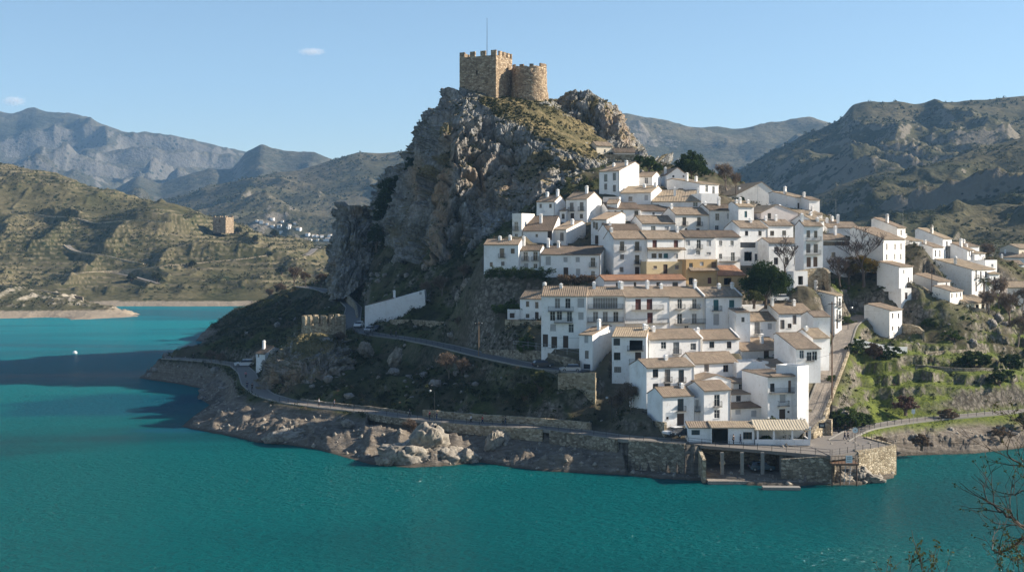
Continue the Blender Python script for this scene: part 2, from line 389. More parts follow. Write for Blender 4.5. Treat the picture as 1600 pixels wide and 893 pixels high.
def house(zm, x0, x1, ye, yb, yr, wins='', chim='', label='', name='white_house', roof='R', yaw=0, L=6.2, Y=None, xs=None, drop=3.5,
          wall='white', rt='tile', rf=.5, bal='', can='', frame=None, cat='house', over=.35, par=0, group='houses of the white village', peak=.5, dark=False):
    ox, oy, k = ZM[zm]
    if yaw >= 40 and drop == 3.5: drop = 2.2
    X = lambda v: ox+v/k
    Z = lambda v: oy+v/k
    px0, px1, pe, pb = X(x0), X(x1), Z(ye), Z(yb)
    if Y is None: Y = YD(pb)
    if yaw == 0:
        pm = (px0+px1)/2; yaw = float(np.interp(pm, [900, 985, 1040], [-8, 17, 22]))
        if pm > 985: Y += math.tan(R(21))*((min(pm, 1190)-985)/F*Y)
    a = R(yaw); u = (math.cos(a), math.sin(a)); v = (-math.sin(a), math.cos(a))
    cx = ((px0+px1)/2-800)/F*Y; cy = Y
    def hit(px):                             # distance along the front from its middle point
        q = (px-800)/F; return (q*cy-cx)/(u[0]-q*u[1])
    s0, s1 = hit(px0), hit(px1); W = s1-s0
    A = (cx+s0*u[0], cy+s0*u[1])
    if xs is not None:
        q = (X(xs)-800)/F; C = A if yaw > 0 else (A[0]+W*u[0], A[1]+W*u[1])
        L = (q*C[1]-C[0])/(v[0]-q*v[1]); L = min(max(abs(L), 4.5), 17)
    zb = HC+(YH-pb)/F*Y; he = (pb-pe)/F*Y
    run = L*rf
    root = empty(name, (A[0]+u[0]*W/2+v[0]*L/2, A[1]+u[1]*W/2+v[1]*L/2, zb), a)
    tag(root, label, cat, group); HOUSES.append(root)
    hr = None
    if roof in 'RMG' and yr is not None:
        Yr = cy+(run if roof == 'R' else L if roof == 'M' else 0)*math.cos(a)
        hr = HC+(YH-Z(yr))/F*Yr-zb
        hr = max(hr, he+.5)
        hr = min(hr, he+(.55*run if roof == 'R' else .5*L if roof == 'M' else .6*W/2+.3))
    if hr is None: hr = he
    rev = .17
    def loc(px, py):                         # pixel on the front plane -> (s, height)
        q = (px-800)/F; s = (q*A[1]-A[0])/(u[0]-q*u[1]); yy = A[1]+s*u[1]
        return s, HC+(YH-py)/F*yy-zb
    holes = []; todo = []
    for tk in wins.split():
        kd = tk[0]; nums = [float(q) for q in tk[1:].split(',')]
        w, h = SIZES[kd]
        if len(nums) >= 4: w, h = nums[2], nums[3]
        s, hc = loc(X(nums[0]), Z(nums[1]))
        s = min(max(s, w/2+.12), W-w/2-.12); z0 = hc-h/2
        z0 = max(z0, .02-drop*.0) if kd in 'dmg' else max(z0, .25)
        z0 = min(z0, he-h-.1) if z0+h > he-.1 else z0
        hole = (s-w/2, s+w/2, z0, z0+h)
        if W < w+.3 or any(hole[0] < q[1]+.05 and hole[1] > q[0]-.05 and hole[2] < q[3]+.05 and hole[3] > q[2]-.05 for q in holes): continue
        holes.append(hole); todo.append((kd, s, z0, w, h, tk.endswith('!')))
    mb = MB(); facade(mb, W, -drop, he, holes, rev)
    for x in (0, W):
        if roof == 'R': pr = [(x, 0, he), (x, run, hr), (x, L, max(he-1.2, hr-(L-run)*(hr-he)/max(run, .1)))]
        elif roof == 'M': pr = [(x, 0, he), (x, L, hr)]
        else: pr = [(x, 0, he), (x, L, he)]
        mb.poly(*([(x, 0, -drop)]+pr+[(x, L, -drop)]))
    hb = max(he-1.2, hr-(L-run)*(hr-he)/max(run, .1)) if roof == 'R' else (hr if roof == 'M' else he)
    mb.poly((0, L, -drop), (W, L, -drop), (W, L, hb), (0, L, hb))
    rm = MB(); o = over
    rl = .16                                 # the roof slab lies on top of the walls
    if roof == 'R':
        sl = (hr-he)/run; sb = (hr-hb)/(L-run)
        corr(rm, (-.08, run, hr+rl), (W+.16, 0, 0), (0, -(run+o), -sl*(run+o)))
        corr(rm, (W+.08, run+.01, hr+rl), (-(W+.16), 0, 0), (0, L-run+.2, -sb*(L-run+.2)))
        for i in range(int((W+.1)/.5)): rm.box(-.05+i*.5, .43+i*.5, run-.12, run+.12, hr+rl-.02, hr+rl+.09+random.uniform(0, .03))
    elif roof == 'M':
        sl = (hr-he)/L
        corr(rm, (-.08, L+.05, hr+rl+sl*.05), (W+.16, 0, 0), (0, -(L+o+.05), -sl*(L+o+.05)))
    elif roof == 'G':
        xp = W*peak
        mb.poly((0, 0, he), (W, 0, he), (xp, 0, hr)); mb.poly((0, L, he), (xp, L, hr), (W, L, he))
        s1_ = (hr-he)/xp; s2_ = (hr-he)/(W-xp)
        corr(rm, (xp, L+.1, hr+rl), (0, -(L+.25), 0), (-(xp+.25), 0, -s1_*(xp+.25)))
        corr(rm, (xp+.01, -.15, hr+rl), (0, L+.25, 0), (W-xp+.25, 0, -s2_*(W-xp+.25)))
    elif roof == 'F':
        pz = par or .5
        for b_ in ((0, W, 0, .22), (0, W, L-.22, L), (0, .22, .221, L-.221), (W-.22, W, .221, L-.221)): mb.box(*b_, he+.001, he+pz)
        rm.box(.22, W-.22, .22, L-.22, he-.1, he+.03)
    if par and roof == 'R':                  # low parapet walls standing proud of the tiles at both ends
        for x in (-.1, W-.16):
            t_ = par; pr = [(-.05, he), (run, hr), (L, hb)]
            mb.add([(x, p_[0], p_[1]-.3) for p_ in pr]+[(x, p_[0], p_[1]+t_+rl) for p_ in pr]+[(x+.26, p_[0], p_[1]-.3) for p_ in pr]+[(x+.26, p_[0], p_[1]+t_+rl) for p_ in pr],
                   [(0, 1, 4, 3), (1, 2, 5, 4), (6, 9, 10, 7), (7, 10, 11, 8), (3, 4, 10, 9), (4, 5, 11, 10), (0, 3, 9, 6), (2, 8, 11, 5)])
    if wall == 'white': wall = random.choice(['white', 'white', 'white', 'white_warm', 'white_grey'])
    sh = lambda m_: setattr(m_, 'v', [(p_[0]-W/2, p_[1]-L/2, p_[2]) for p_ in m_.v])
    sh(mb); sh(rm)
    mb.build('wall', M[wall], root); rmat = M['concrete' if roof == 'F' else rt]
    rm.build('roof', rmat, root)
    fm = M[frame or random.choice(['wood', 'wood', 'wood_mid', 'frame_white'])]
    for kd, s, z0, w, h, _ in todo:
        if kd != 'g': add_window(root, kd, s-W/2, -L/2+rev-.06, z0, w, h, fm)
        if kd == 'b' and not bal: add_balcony(root, s-W/2, -L/2, z0, w+.45, .55)
        if kd == 'g':                        # the dark inside of an open bay
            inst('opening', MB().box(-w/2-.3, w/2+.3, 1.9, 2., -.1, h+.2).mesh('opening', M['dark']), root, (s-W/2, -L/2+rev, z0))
    if he > 4 and W > 5 and yaw < 30:         # rainwater pipe, dish, cooling unit
        if random.random() < .55:
            xx = random.choice([-W/2+.14, W/2-.14]); inst('drainpipe', MB().tube([(0, 0, .1), (0, 0, he-.15)], .05, 5).mesh('drainpipe', M[random.choice(['concrete', 'wood', 'shut_grey'])]), root, (xx, -L/2-.06, 0))
        free = lambda x_, z_: not any(h_[0]-.6 < x_ < h_[1]+.6 and h_[2]-.7 < z_ < h_[3]+.5 for h_ in holes)
        for nm_, pr_b in (('air_conditioner', .3), ('satellite_dish', .22)):
            x_, z_ = random.uniform(.8, W-.8), random.uniform(1.5, he-1.)
            if random.random() < pr_b and free(x_, z_):
                if nm_ == 'air_conditioner': inst(nm_, MB().box(-.42, .42, -.34, -.01, -.28, .28).mesh(nm_, M['shut_grey']), root, (x_-W/2, -L/2, z_))
                else: inst(nm_, MB().lathe([(.02, 0), (.25, .03), (.42, .12), (.43, .13)], 12).tube([(0, 0, 0), (0, .1, -.3)], .03, 4).mesh(nm_, M['frame_white']), root, (x_-W/2, -L/2-.3, z_)).rotation_euler = (1.2, 0, .5)
    for tk in bal.split():
        b0, b1, by = [float(q) for q in tk.split(',')]
        (sa, ha), (sb_, _) = loc(X(b0), Z(by)), loc(X(b1), Z(by))
        add_balcony(root, (sa+sb_)/2-W/2, -L/2, ha, sb_-sa, .8)
    for tk in can.split():                   # a tiled canopy across part of the front
        b0, b1, y0, y1 = [float(q) for q in tk.split(',')]
        (sa, h0), (sb_, h1) = loc(X(b0), Z(y0)), loc(X(b1), Z(y1))
        c = MB(); dz = max(.25, (h0-h1)*.55); corr(c, (sa, -.01, h0), (sb_-sa, 0, 0), (0, -1.0, -dz)); sh(c); c.build('canopy', rmat if roof != 'F' else M['tile'], root)
    for tk in chim.split():
        nn = [float(q) for q in tk.split(',')]; cxp, cyp = nn[0], nn[1]
        s, hh = loc(X(cxp), Z(cyp)); t_ = min(L*.42, run*.8 if roof == 'R' else L*.4)
        s = min(max(s, .45), W-.45)
        zt = HC+(YH-Z(cyp))/F*(cy+t_*math.cos(a))-zb
        zr = he+(hr-he)*t_/run if roof == 'R' else he+(hr-he)*t_/L if roof == 'M' else he
        h_ = min(max(zt-zr+.3, 1.3), 2.6)
        inst('chimney', chimney_mesh(h_), root, (s-W/2, t_-L/2, zr-.25))
    FOOT.append(([(A[0]+u[0]*p_+v[0]*q_, A[1]+u[1]*p_+v[1]*q_) for p_, q_ in ((0, 0), (W, 0), (W, L), (0, L))], zb, drop))
    return root
H = house
UL = dict(yaw=-32)
# upper left of the village, under the crag
H('a', 65, 285, 618, 775, 585, 'b180,670 w248,658 w112,742,.7,1. w185,738,.8,.9', '215,560 150,600', 'white house at the far left end of the village beside the dark slope', yaw=-14, L=6)
H('a', 287, 423, 655, 775, 622, 'b330,690 b392,690 s333,752,1,1.2 w392,755', '303,560', 'small white house with two side by side upper balconies, second from the village left end', yaw=-14, L=6, rt='tile_dark')
H('a', 427, 805, 682, 822, 630, 's473,720,1.2,2. s583,712 s660,712 b757,728 d585,797 s663,792,1,1.6 w757,800', '388,548 505,595', 'long low white house with patchy tile roof above the dark hedge', yaw=-12, xs=885, rt='tile_dark')
H('a', 245, 305, 432, 585, None, 'b270,500 w270,562', '', 'narrow tall white house with flat top under the dark cliff foot', roof='F', yaw=-28, L=7)
H('a', 400, 515, 345, 450, 296, 'w425,372,.7,1. w487,372,.8,1.', '440,285 622,270', 'white house with two small windows and tall chimney, highest against the dark crag', xs=583, **UL)
H('a', 586, 720, 330, 472, 288, 'b622,378 b685,375 d626,445 w684,437', '680,248', 'white house with two balconies and a large sunlit right gable below the crag', xs=812, **UL)
H('a', 545, 586, 405, 475, 385, 'w568,438,.8,1.3', '', 'tiny white lean-to house squeezed left of the two-balcony house', roof='M', L=5, yaw=-20)
H('a', 315, 500, 530, 605, 440, 'd492,560 w400,560,.7,.8', '405,420', 'low white house with broad dark sagging roof in the left cluster', rt='tile_dark', yaw=-14, L=9, rf=.8)
H('a', 502, 588, 522, 605, 470, 'w560,568,1.,2.', '573,455', 'small white house with one tall window, sunlit sloping right wall behind the long low house', xs=712, rf=.8, yaw=-30)
H('a', 745, 845, 460, 615, 415, 'w780,500,.7,1.7 w764,492,.5,1.5 w821,495,.8,1.2 w822,570,.8,1.2 d783,588 b866,580', '', 'white corner house with brown windows and long sunlit gable left of the terrace row', xs=962, rt='tile', yaw=-26, rf=.8)
H('a', 797, 925, 152, 292, 98, 'w838,195,1.1,2. w893,187,1.1,2. w838,250,1.,1.6 w893,260,1.,1.8', '1117,88 835,245', 'topmost white house with four dark windows under the stone terrace', xs=1050, yaw=-40, rf=.8, rt='tile')
H('a', 930, 1125, 290, 362, 250, 'w995,328,1.1,1.2 s1095,320,1.,1.4', '1158,222 1045,235', 'white house with broad golden roof below the topmost house', xs=1218, yaw=-25, rt='tile_gold')
H('a', 820, 925, 322, 395, 300, 'w863,348,.9,1.', '', 'small white flat-topped house right of the large sunlit gable', roof='F', L=5, yaw=-10, par=.3)
H('a', 850, 1058, 392, 466, 355, 'w850,412,.5,.5 w900,410,.6,.6 w942,408,.6,.6 b1033,428', '', 'white house under a dark brown roof with a row of tiny windows', rt='tile_dark', L=7)
H('a', 1035, 1135, 187, 255, 160, 'w1096,212,1.,1.7', '', 'small white house with one dark window right of the topmost house', xs=1190, yaw=-25, Y=352)
H('a', 850, 1060, 530, 615, 490, 'w868,585,.9,2.', '888,500', 'low shaded white house with a dark roof edge between corner house and terrace row', rt='tile_dark', L=7, Y=303)
# top of the village
H('b', 418, 540, 175, 262, 130, 'w455,185,.6,.6 w520,170,.5,.6', '425,95', 'white gable house with no balcony left of the big dark round tree', roof='G', L=10, Y=356, yaw=8)
H('b', 622, 742, 235, 308, 205, 'w667,262,1.,1.8 w710,272,1.,2.', '552,158 688,185', 'white house with two tall windows and blank shaded gable below the big round tree', yaw=38, xs=415, rf=.85, Y=345, rt='tile_gold')
H('b', 322, 630, 345, 385, 275, 'w595,363,1.2,1.2', '468,248 620,262', 'wide house with bright golden tile roof in the upper middle of the village', rt='tile_gold', L=11, rf=.85, yaw=-5)
H('b', 632, 742, 300, 385, 275, '', '', 'blank white cube house with sunlit wall right of the golden roof', roof='F', L=6, yaw=18, par=.3)
H('b', 250, 462, 404, 440, 370, 'w330,420,.7,.6', '', 'house with dark roof strip just behind the pale roof of the terrace cluster', rt='tile_dark', L=6, drop=4)
H('b', 255, 466, 483, 535, 435, 'w328,517,1.3,1.2 s413,515,1.2,1.1', '', 'low white house with one open and one shuttered window under a pale tile roof', rt='tile', L=7)
H('b', 467, 678, 428, 535, 385, 'b525,470 b618,470 w535,522,.7,.6 w612,522,1,.6', '473,362', 'white house with a pair of iron balconies and two french windows in the upper middle', L=7, rt='tile')
H('b', 682, 860, 400, 535, 364, 'w735,442,1.2,1.8 s810,437,1.3,1.4 w732,510,1.1,1.2 s808,517,1.2,.8', '780,318 690,355', 'white house with green window and wall unit left of the bright cube house', L=7, rt='tile_dark')
H('b', 868, 966, 378, 470, 345, 't915,425,.8,1.6', '882,335 905,322 955,360', 'bright sunlit white house with a single teal window', yaw=24, xs=815, rt='tile_gold', rf=.7)
# the terrace row
H('b', 76, 281, 580, 818, 528, 'b130,627 b226,627 w130,695 b226,712 w127,775 d226,788', '75,510', 'three storey white terrace house with balconies at the left end of the upper row', L=6.5)
H('b', 286, 525, 580, 735, 530, 'r337,617 r472,617 w333,688,1.3,1.1 w373,688,1.,1.1 t408,688,1.2,1.1 s472,690,1.1,1.1', '515,505', 'white terrace house with dark red doors above a tiled strip and wide terrace', can='286,525,635,660', L=6.5, Y=293.5)
H('b', 285, 530, 738, 806, None, 'w340,760,.9,.6 d405,772 w477,760,1.,.9', '', 'low yellow house front below the dark red doors', roof='F', wall='yellow', L=3, Y=290.5, name='yellow_house')
H('b', 529, 723, 572, 688, 532, 's547,605,1.2,1.3 b617,614 s680,608,1.2,1.4 w613,672,1.1,1. w680,678,1.2,.6', '', 'white terrace house with open balcony above the orange house', rt='tile_dark', L=6.5, Y=294)
H('b', 536, 735, 724, 890, None, 'w567,747,1.,1. s635,738,1.,.9 m712,742,1.3,1.5 w567,850,1.1,1.7 r685,845,1.,1.4', '', 'ochre orange house with tiled strip across its front', roof='F', wall='orange', can='552,738,765,795', L=4, Y=289, name='orange_house')
H('b', 724, 880, 570, 752, 532, 'w755,607 w828,607 w755,690 b833,694', '', 'white terrace house with four small dark windows right of the orange house', rt='tile_dark', L=6.5, Y=296, bal='745,865,722')
H('b', 738, 915, 812, 890, 752, 'g800,850,2.,1.6', '', 'brown shed with red tile roof beside the big green tree', roof='M', wall='orange', rt='tile_red', L=5, Y=289, name='shed', cat='shed', drop=2)
H('b', 876, 1054, 512, 748, 470, 'w920,545 w1005,545 B925,620,4.4,1.3 B1000,620,4.2,1.3 g930,692,2.2,2.2 w1000,697,2.6,1.7', '985,455', 'white house with long glazed gallery and dark arch below it', L=7, Y=300)
H('b', 1056, 1216, 497, 590, 462, 'w1082,545,1.2,1.2 w1158,543,1.2,1.2', '1145,430 1080,440', 'white house with two square windows under brown tiles right of the glazed gallery', L=7, Y=310)
H('c', 290, 502, 527, 700, 497, 'w337,565,1.2,1.2 w462,563,1.2,1.2 w335,640,1.2,1.7 w402,640,1.2,1.8 w463,640,1.2,1.7', '', 'white house behind the bare trees with wide brown roof and five windows', L=6, Y=297, rt='tile')
H('b', 15, 535, 842, 892, 812, 'w105,872,1.1,1. w212,870,.6,1. w362,870,1.1,1. w467,868,1.4,1.', '', 'long low pinkish house with reddish roof between the two terrace rows', wall='pink', rt='tile_red', L=5, Y=284)
# upper right of the village
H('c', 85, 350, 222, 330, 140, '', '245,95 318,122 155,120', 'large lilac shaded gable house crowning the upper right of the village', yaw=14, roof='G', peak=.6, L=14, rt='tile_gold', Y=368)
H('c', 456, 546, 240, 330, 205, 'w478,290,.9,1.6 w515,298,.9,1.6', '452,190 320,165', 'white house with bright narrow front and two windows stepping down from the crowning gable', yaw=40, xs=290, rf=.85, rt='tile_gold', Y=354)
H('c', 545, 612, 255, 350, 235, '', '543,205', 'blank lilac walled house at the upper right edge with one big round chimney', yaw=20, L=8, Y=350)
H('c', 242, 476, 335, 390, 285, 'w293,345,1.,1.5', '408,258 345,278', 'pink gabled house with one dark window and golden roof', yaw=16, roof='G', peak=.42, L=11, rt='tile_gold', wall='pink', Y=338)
H('c', 565, 640, 385, 430, 345, '', '610,375', 'small house with golden roof right of the pink gabled house', yaw=30, L=8, rt='tile_gold', Y=332)
H('c', 510, 632, 418, 705, 380, 'w540,468,.9,1.6 w587,470,.9,1.6 b540,560 b587,560 m543,647,1.1,2.3 m585,645,1.1,2.3', '438,340 652,370', 'tall bright house with brown shutters on three floors above the rubble wall', yaw=14, xs=455, Y=298, frame='wood_mid', bal='525,612,597 525,615,510')
H('c', 630, 806, 507, 655, 470, 'B735,530,8,1. m645,530,1.3,1.5 w700,600,1.2,1.2', '760,338 650,372', 'white house with a long dark window strip beside the tall bright house', L=8, Y=308)
H('c', 1016, 1154, 502, 655, 430, 'w1038,550,.8,1.6 w1090,550,.8,1.5 w1128,548,.8,1.5 w1037,615,.8,1.4 w1088,612,.8,1.4 w1126,612,.8,1.4', '', 'large white house with six windows on its bright narrow front and a huge shaded side', yaw=48, xs=805, rf=.9, Y=318, rt='tile')
H('c', 1104, 1156, 428, 500, 370, 'w1129,460,.8,1.4', '925,340 963,345 885,365', 'upper tall block with one small window rising behind the six window house', yaw=48, xs=940, rf=.9, Y=330, rt='tile', drop=8)
H('c', 1116, 1202, 676, 775, 645, 'w1146,708,.7,1. d1175,760,.8,1.2', '', 'low annex with small front window in front of the six window house', yaw=48, xs=975, rf=.9, Y=311, rt='tile')
H('c', 660, 860, 430, 480, 395, '', '760,340 690,368', 'low white house with blank wall and tall chimney behind the bare tree', Y=335, L=8, yaw=10)
H('c', 866, 918, 145, 388, 55, '', '', 'unused', Y=292) if 0 else None
H('g', 866, 917, 148, 392, 75, 'b884,190 b903,200 b884,285 b904,292 d884,370,1.,2.2', '575,20 718,15 630,165', 'long lilac walled house on the village street with narrow bright balconied front', yaw=52, xs=525, rf=.85, Y=291, rt='tile_gold')
# far right group
H('d', 640, 702, 325, 460, 255, 'b668,372,1.,2.4 d668,438,1.,2.', '478,222 535,225 613,262', 'white house with one tall iron balcony at the top of the right hand group', yaw=48, xs=446, rf=.9, Y=352, rt='tile_gold')
H('d', 570, 645, 385, 462, 340, 'w588,428,1.,1.9 w618,430,1.,1.9', '415,335', 'white house with two tall narrow windows below the tall iron balcony', yaw=48, xs=425, rf=.9, Y=342)
H('d', 475, 545, 460, 535, 425, 'w495,488,.8,1.2 w520,488,.8,1.2', '', 'small white house with twin windows under a golden roof beside the six window house', yaw=40, xs=385, rf=.8, Y=334, rt='tile_gold')
H('d', 812, 856, 405, 465, 360, 'w824,427,.8,1.5 w840,430,.8,1.5', '748,318', 'white house with long pale side wall and a tall chimney in the right hand group', yaw=48, xs=692, rf=.9, Y=350)
H('d', 862, 935, 428, 470, 410, 'w900,440,.7,.6', '870,362', 'small low white house at the right edge of the right hand group', yaw=42, L=7, Y=352, rt='tile_gold')
H('d', 935, 1018, 492, 540, None, 'w985,512,1.,.8', '', 'white roof terrace house with one arched window', roof='F', yaw=35, L=7, Y=345, par=.7)
H('d', 842, 1002, 540, 692, 470, 'b872,575,.9,2. b905,580,.9,2. w940,575,1.2,1.6 b985,600,.8,2.2 d872,660,.9,2.4 w985,650,.8,1.6', '735,455 787,448 845,455', 'large white house with tall dark windows behind the palm', yaw=45, xs=560, rf=.9, Y=332, rt='tile_gold', frame='wood')
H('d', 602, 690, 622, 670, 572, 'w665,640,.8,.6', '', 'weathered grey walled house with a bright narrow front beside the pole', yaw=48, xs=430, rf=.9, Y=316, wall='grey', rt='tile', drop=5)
H('d', 690, 777, 690, 745, 655, 'w703,722,.7,1. w737,718,.7,1. w764,715,.7,1.', '', 'pale blue shaded house with three small front windows below the grey house', yaw=48, xs=566, rf=.9, Y=309, rt='tile', drop=7)
H('d', 805, 968, 770, 838, 725, 'g880,810,1.6,1.9 g920,808,1.6,1.9 g950,803,1.2,1.9 w830,820,1.2,1.5', '', 'cream porch house with open bays and golden lean-to roof at the garden edge', yaw=42, xs=720, rf=.9, Y=313, wall='cream', rt='tile_gold')
H('d', 268, 355, 822, 987, 780, 'w290,862,.8,1.2 w331,862,.8,1.2 w290,950,.8,1. w331,950,.8,1.', '', 'lone white house with four small windows standing on the green slope', yaw=50, xs=90, rf=.85, Y=300, rt='tile')
H('n', 1566, 1600, 413, 432, 400, 'w1580,424,1.,1.2', '1571,392', 'white house at the right edge of the picture beyond the bare trees', yaw=20, xs=1556, Y=420, rt='tile')
H('n', 1592, 1625, 388, 402, 382, 'w1598,396,.9,1.1', '', 'small golden fronted house cut by the upper right edge', yaw=30, L=8, Y=450, wall='cream', rt='tile_gold')
H('n', 1562, 1602, 402, 416, 395, '', '1571,390', 'white gable seen beyond the roof terrace house', yaw=-20, L=10, Y=445, rt='tile')
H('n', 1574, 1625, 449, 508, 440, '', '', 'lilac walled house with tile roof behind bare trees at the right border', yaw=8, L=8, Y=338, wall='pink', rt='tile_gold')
# lower terrace row
H('e', 152, 316, 218, 368, 155, 'w208,257,.8,1.2 w276,265,.8,1.4 w208,345,.9,.9 d276,345,.9,1.6', '337,100 443,130', 'detached white house left of the lower row with its sunlit right gable', xs=392, yaw=-24, Y=285, L=8)
H('e', 60, 150, 303, 360, None, 'd95,345,1.1,1.1', '', 'little white flat shed with dark door left of the detached house', roof='F', yaw=-10, L=4, Y=286, name='shed', cat='shed', par=.2)
H('e', 309, 642, 199, 582, 130, 'b428,252 b504,252 s600,250,1.4,1.9 w392,345,1.1,2. w442,340,1.1,2. b516,350 s600,345,1.1,1.6 s396,430,1.2,1.5 w528,435,1.1,1.8 d339,525,1.1,2.6 d404,542,1.2,2.4 d488,550,1.1,2.6', '443,128', 'tallest white house with mixed openings at the left end of the lower row', bal='362,545,308 405,540,392', Y=266, L=8)
H('e', 645, 920, 199, 560, 135, 'B780,250,5.2,2.3 s706,235,1.,1. s845,235,1.2,1. b708,350 b779,350 b857,350', '715,95 940,92', 'white row house with a wide glazed loggia above three french windows', bal='655,905,292 650,908,388', Y=266.5, L=8)
H('f', 75, 405, 204, 500, 135, 'r175,262,1.3,2.4 r258,262,1.3,2.4 r262,362,1.3,2.4', '98,92 290,88 400,112', 'white row house with three dark red doors and long balconies', bal='125,352,300 82,388,402', Y=267, L=8)
H('f', 405, 660, 206, 520, 135, 'b480,255 b588,255 w480,365,1.2,2.2 w588,365,1.2,2.2 w530,432,1.,.9', '650,82', 'white row house with two single balconies above one long balcony', bal='445,510,293 552,622,292 440,657,402', Y=267, L=8)
H('f', 661, 936, 206, 530, 135, 't747,265,1.3,2.3 t862,255,1.3,1.6 s748,370,1.4,2.4 t862,358,1.2,1.5', '825,108 938,100', 'white row house with teal shutters at the right end of the lower row', bal='715,778,305', Y=267, L=8, par=.3)
H('e', 588, 685, 485, 742, 415, 's640,515,.9,1.5 w643,628,.9,1.6 d596,722,1.2,2.4 w643,748,1.6,1.', '672,402 840,355', 'narrow white corner house with a long sunlit right wall by the parked silver car', xs=828, yaw=-34, rf=.85, Y=261, rt='tile')
H('e', 828, 1080, 500, 805, 432, 'w863,535,1.3,1.4 g1005,560,2.6,2. w866,640,1.3,1.5 d1020,655,1.2,2.4 w870,738,1.4,1.1 w782,742,1.,2. m1012,750,1.,2.', '1047,402 1180,415', 'weathered white house with open top terrace and two balconies above the bare bush', xs=1150, yaw=-10, bal='942,1062,596 958,1056,694', Y=254, L=9, rt='tile_gold')
H('f', 256, 634, 513, 668, 447, 'w362,560,1.2,1.4 b455,580,1.4,2.4 w580,570,1.3,1.4 w460,655,1,.5', '200,405 335,418', 'white house with one central balcony and thin drainpipes in the middle row', Y=255.5, L=7)
H('f', 648, 916, 517, 620, 450, 'w716,555,1.2,1.3 w843,557,1.1,1.4', '655,430', 'white house with two small square windows and striped tile roof in the middle row', Y=257, L=7, par=.3)
H('f', 588, 906, 690, 822, 614, 'w677,727,1.1,1.4 w818,730,1.2,1.4', '', 'plain white house with striped roof and two windows just below the middle row', Y=247, L=7)
H('f', 236, 586, 720, 1000, 660, 'w302,765,1.2,1.6 b390,782,1.2,2.4 b491,785,1.2,2.4 w303,872,1.2,1.6 w390,872,1.3,1.6 w490,872,1.3,1.6', '430,640', 'shaded white house with two balconies above the bottom left lean-to', Y=241, L=7)
H('f', 935, 1212, 380, 485, 320, 'w970,430,1.4,1.1 b1050,440,1.4,2.6 s1142,420,1.1,1.3', '', 'white house with a single curved balcony next to the teal shutter house', Y=264, L=6, rt='tile', par=.25)
H('f', 945, 1215, 290, 330, None, '', '', 'white flat roofed block standing behind the single curved balcony house', roof='F', Y=272, L=6, par=.6)
H('g', 455, 708, 280, 425, 213, 'w571,325,1.,2. w645,322,1.1,2. w482,360,1.1,2. w535,370,1.,1.', '450,150 628,180', 'white house with big brown roof and walled front terrace near the street', Y=266, L=8, rt='tile')
H('g', 708, 832, 305, 445, 265, '', '', 'blank whitewashed house with stained wall beside the street', Y=267, L=7, yaw=8)
H('g', 180, 510, 550, 625, 462, 'd365,595,1.3,2.2 s450,575,1.,1.', '395,430', 'white house with ragged brown roof and one dark green door', Y=257, L=8, rt='tile', rf=.8)
H('g', 583, 762, 540, 660, 425, 'b680,595,1.1,1.8 w625,580,1.,1.6 w720,590,1.1,1.8', '', 'white house with broad brown gable roof and balcony facing the street corner', Y=253, xs=420, yaw=14, rf=.9, rt='tile')
H('g', 706, 826, 460, 520, 395, '', '690,405', 'small house with sunlit golden roof strip next to the street bend', Y=262, L=8, yaw=20, rt='tile_gold', drop=5)
H('g', 145, 380, 672, 750, None, 'w213,710,1.1,1.3 w322,712,1.1,1.3', '', 'white flat terraced house with two dark square windows', roof='F', Y=246, L=6, par=1.)
H('g', 122, 365, 788, 845, 748, 'w180,815,1.1,1.2', '', 'white house with one small window and a striped strip of roof', roof='M', Y=242.5, L=4)
H('h', 690, 912, 192, 270, 162, 'w740,222,1.1,1.1 w852,225,1.1,1.1', '', 'white house with two dark windows between two strips of tiles', roof='M', Y=238.5, L=4)
H('h', 690, 888, 285, 385, 245, 's738,312,1.2,.9 s842,322,1.2,1.2', '', 'low white house with two pale shutters under dark tiles', roof='M', Y=234.5, L=4, rt='tile_dark')
H('g', 395, 603, 672, 728, 618, 'w448,700,1.2,1.1 r560,705,1.2,1.3', '', 'top storey house with dark red door and striped roof beside the tall white gable', roof='M', Y=246, L=5)
H('h', 934, 1128, 78, 365, 45, 'm1088,142,1.2,2.3 w965,150,1,1.6 s1033,222,1.3,1.6 d1031,325,1.4,1.9 w1072,310,.5,.4', '', 'tall white house with roof terrace, pale shuttered balcony and dark doorway by the street foot', Y=233.5, L=9, bal='945,1115,186 1000,1065,272', can='945,1128,60,78', roof='M')
H('h', 1130, 1206, 18, 365, None, '', '', 'tall blank white sunlit wing with flat top at the foot of the street', roof='F', Y=243.5, L=5, yaw=40, par=.4)
H('h', 236, 444, 207, 402, 148, 'b355,265,1.3,2.3 d355,364,1.5,2.2 w268,352,.5,.5', '405,130', 'shaded white house with one balcony over a dark door beside the rubble wall', Y=233, L=6)
H('h', 447, 506, 225, 396, 212, 's476,258,1.5,1.8', '', 'narrow white link house with grey shuttered balcony', roof='F', Y=234, L=6, bal='448,503,306', par=.2)
H('h', 510, 688, 168, 382, 108, 'b597,235,1.2,2.2 w597,325,1.2,1.6', '', 'white house under a hipped corner of striped tiles with a balcony above a window', Y=232, L=7)
H('h', 452, 690, 105, 200, 68, 's500,140,1.,1.', '', 'white gabled house with the crooked tile edge behind the bottom row', roof='G', Y=240, L=5, peak=.6)
# bar on the quay
H('h', 406, 556, 418, 500, 378, 'B455,447,1.5,.9', '', 'low white store with barred window at the left of the quay bar', roof='M', yaw=.01, Y=229.5, L=4, rt='tile', name='store_building', cat='building', drop=1.)
H('h', 558, 845, 418, 518, 378, 'g603,465,2.9,2.7 w690,468,1.,1.2 w800,468,1.6,1.3', '', 'low white bar with a black garage opening under golden tiles on the quay', roof='M', yaw=.01, Y=228.5, L=4.4, rt='tile_gold', name='bar_building', cat='building', drop=1.)
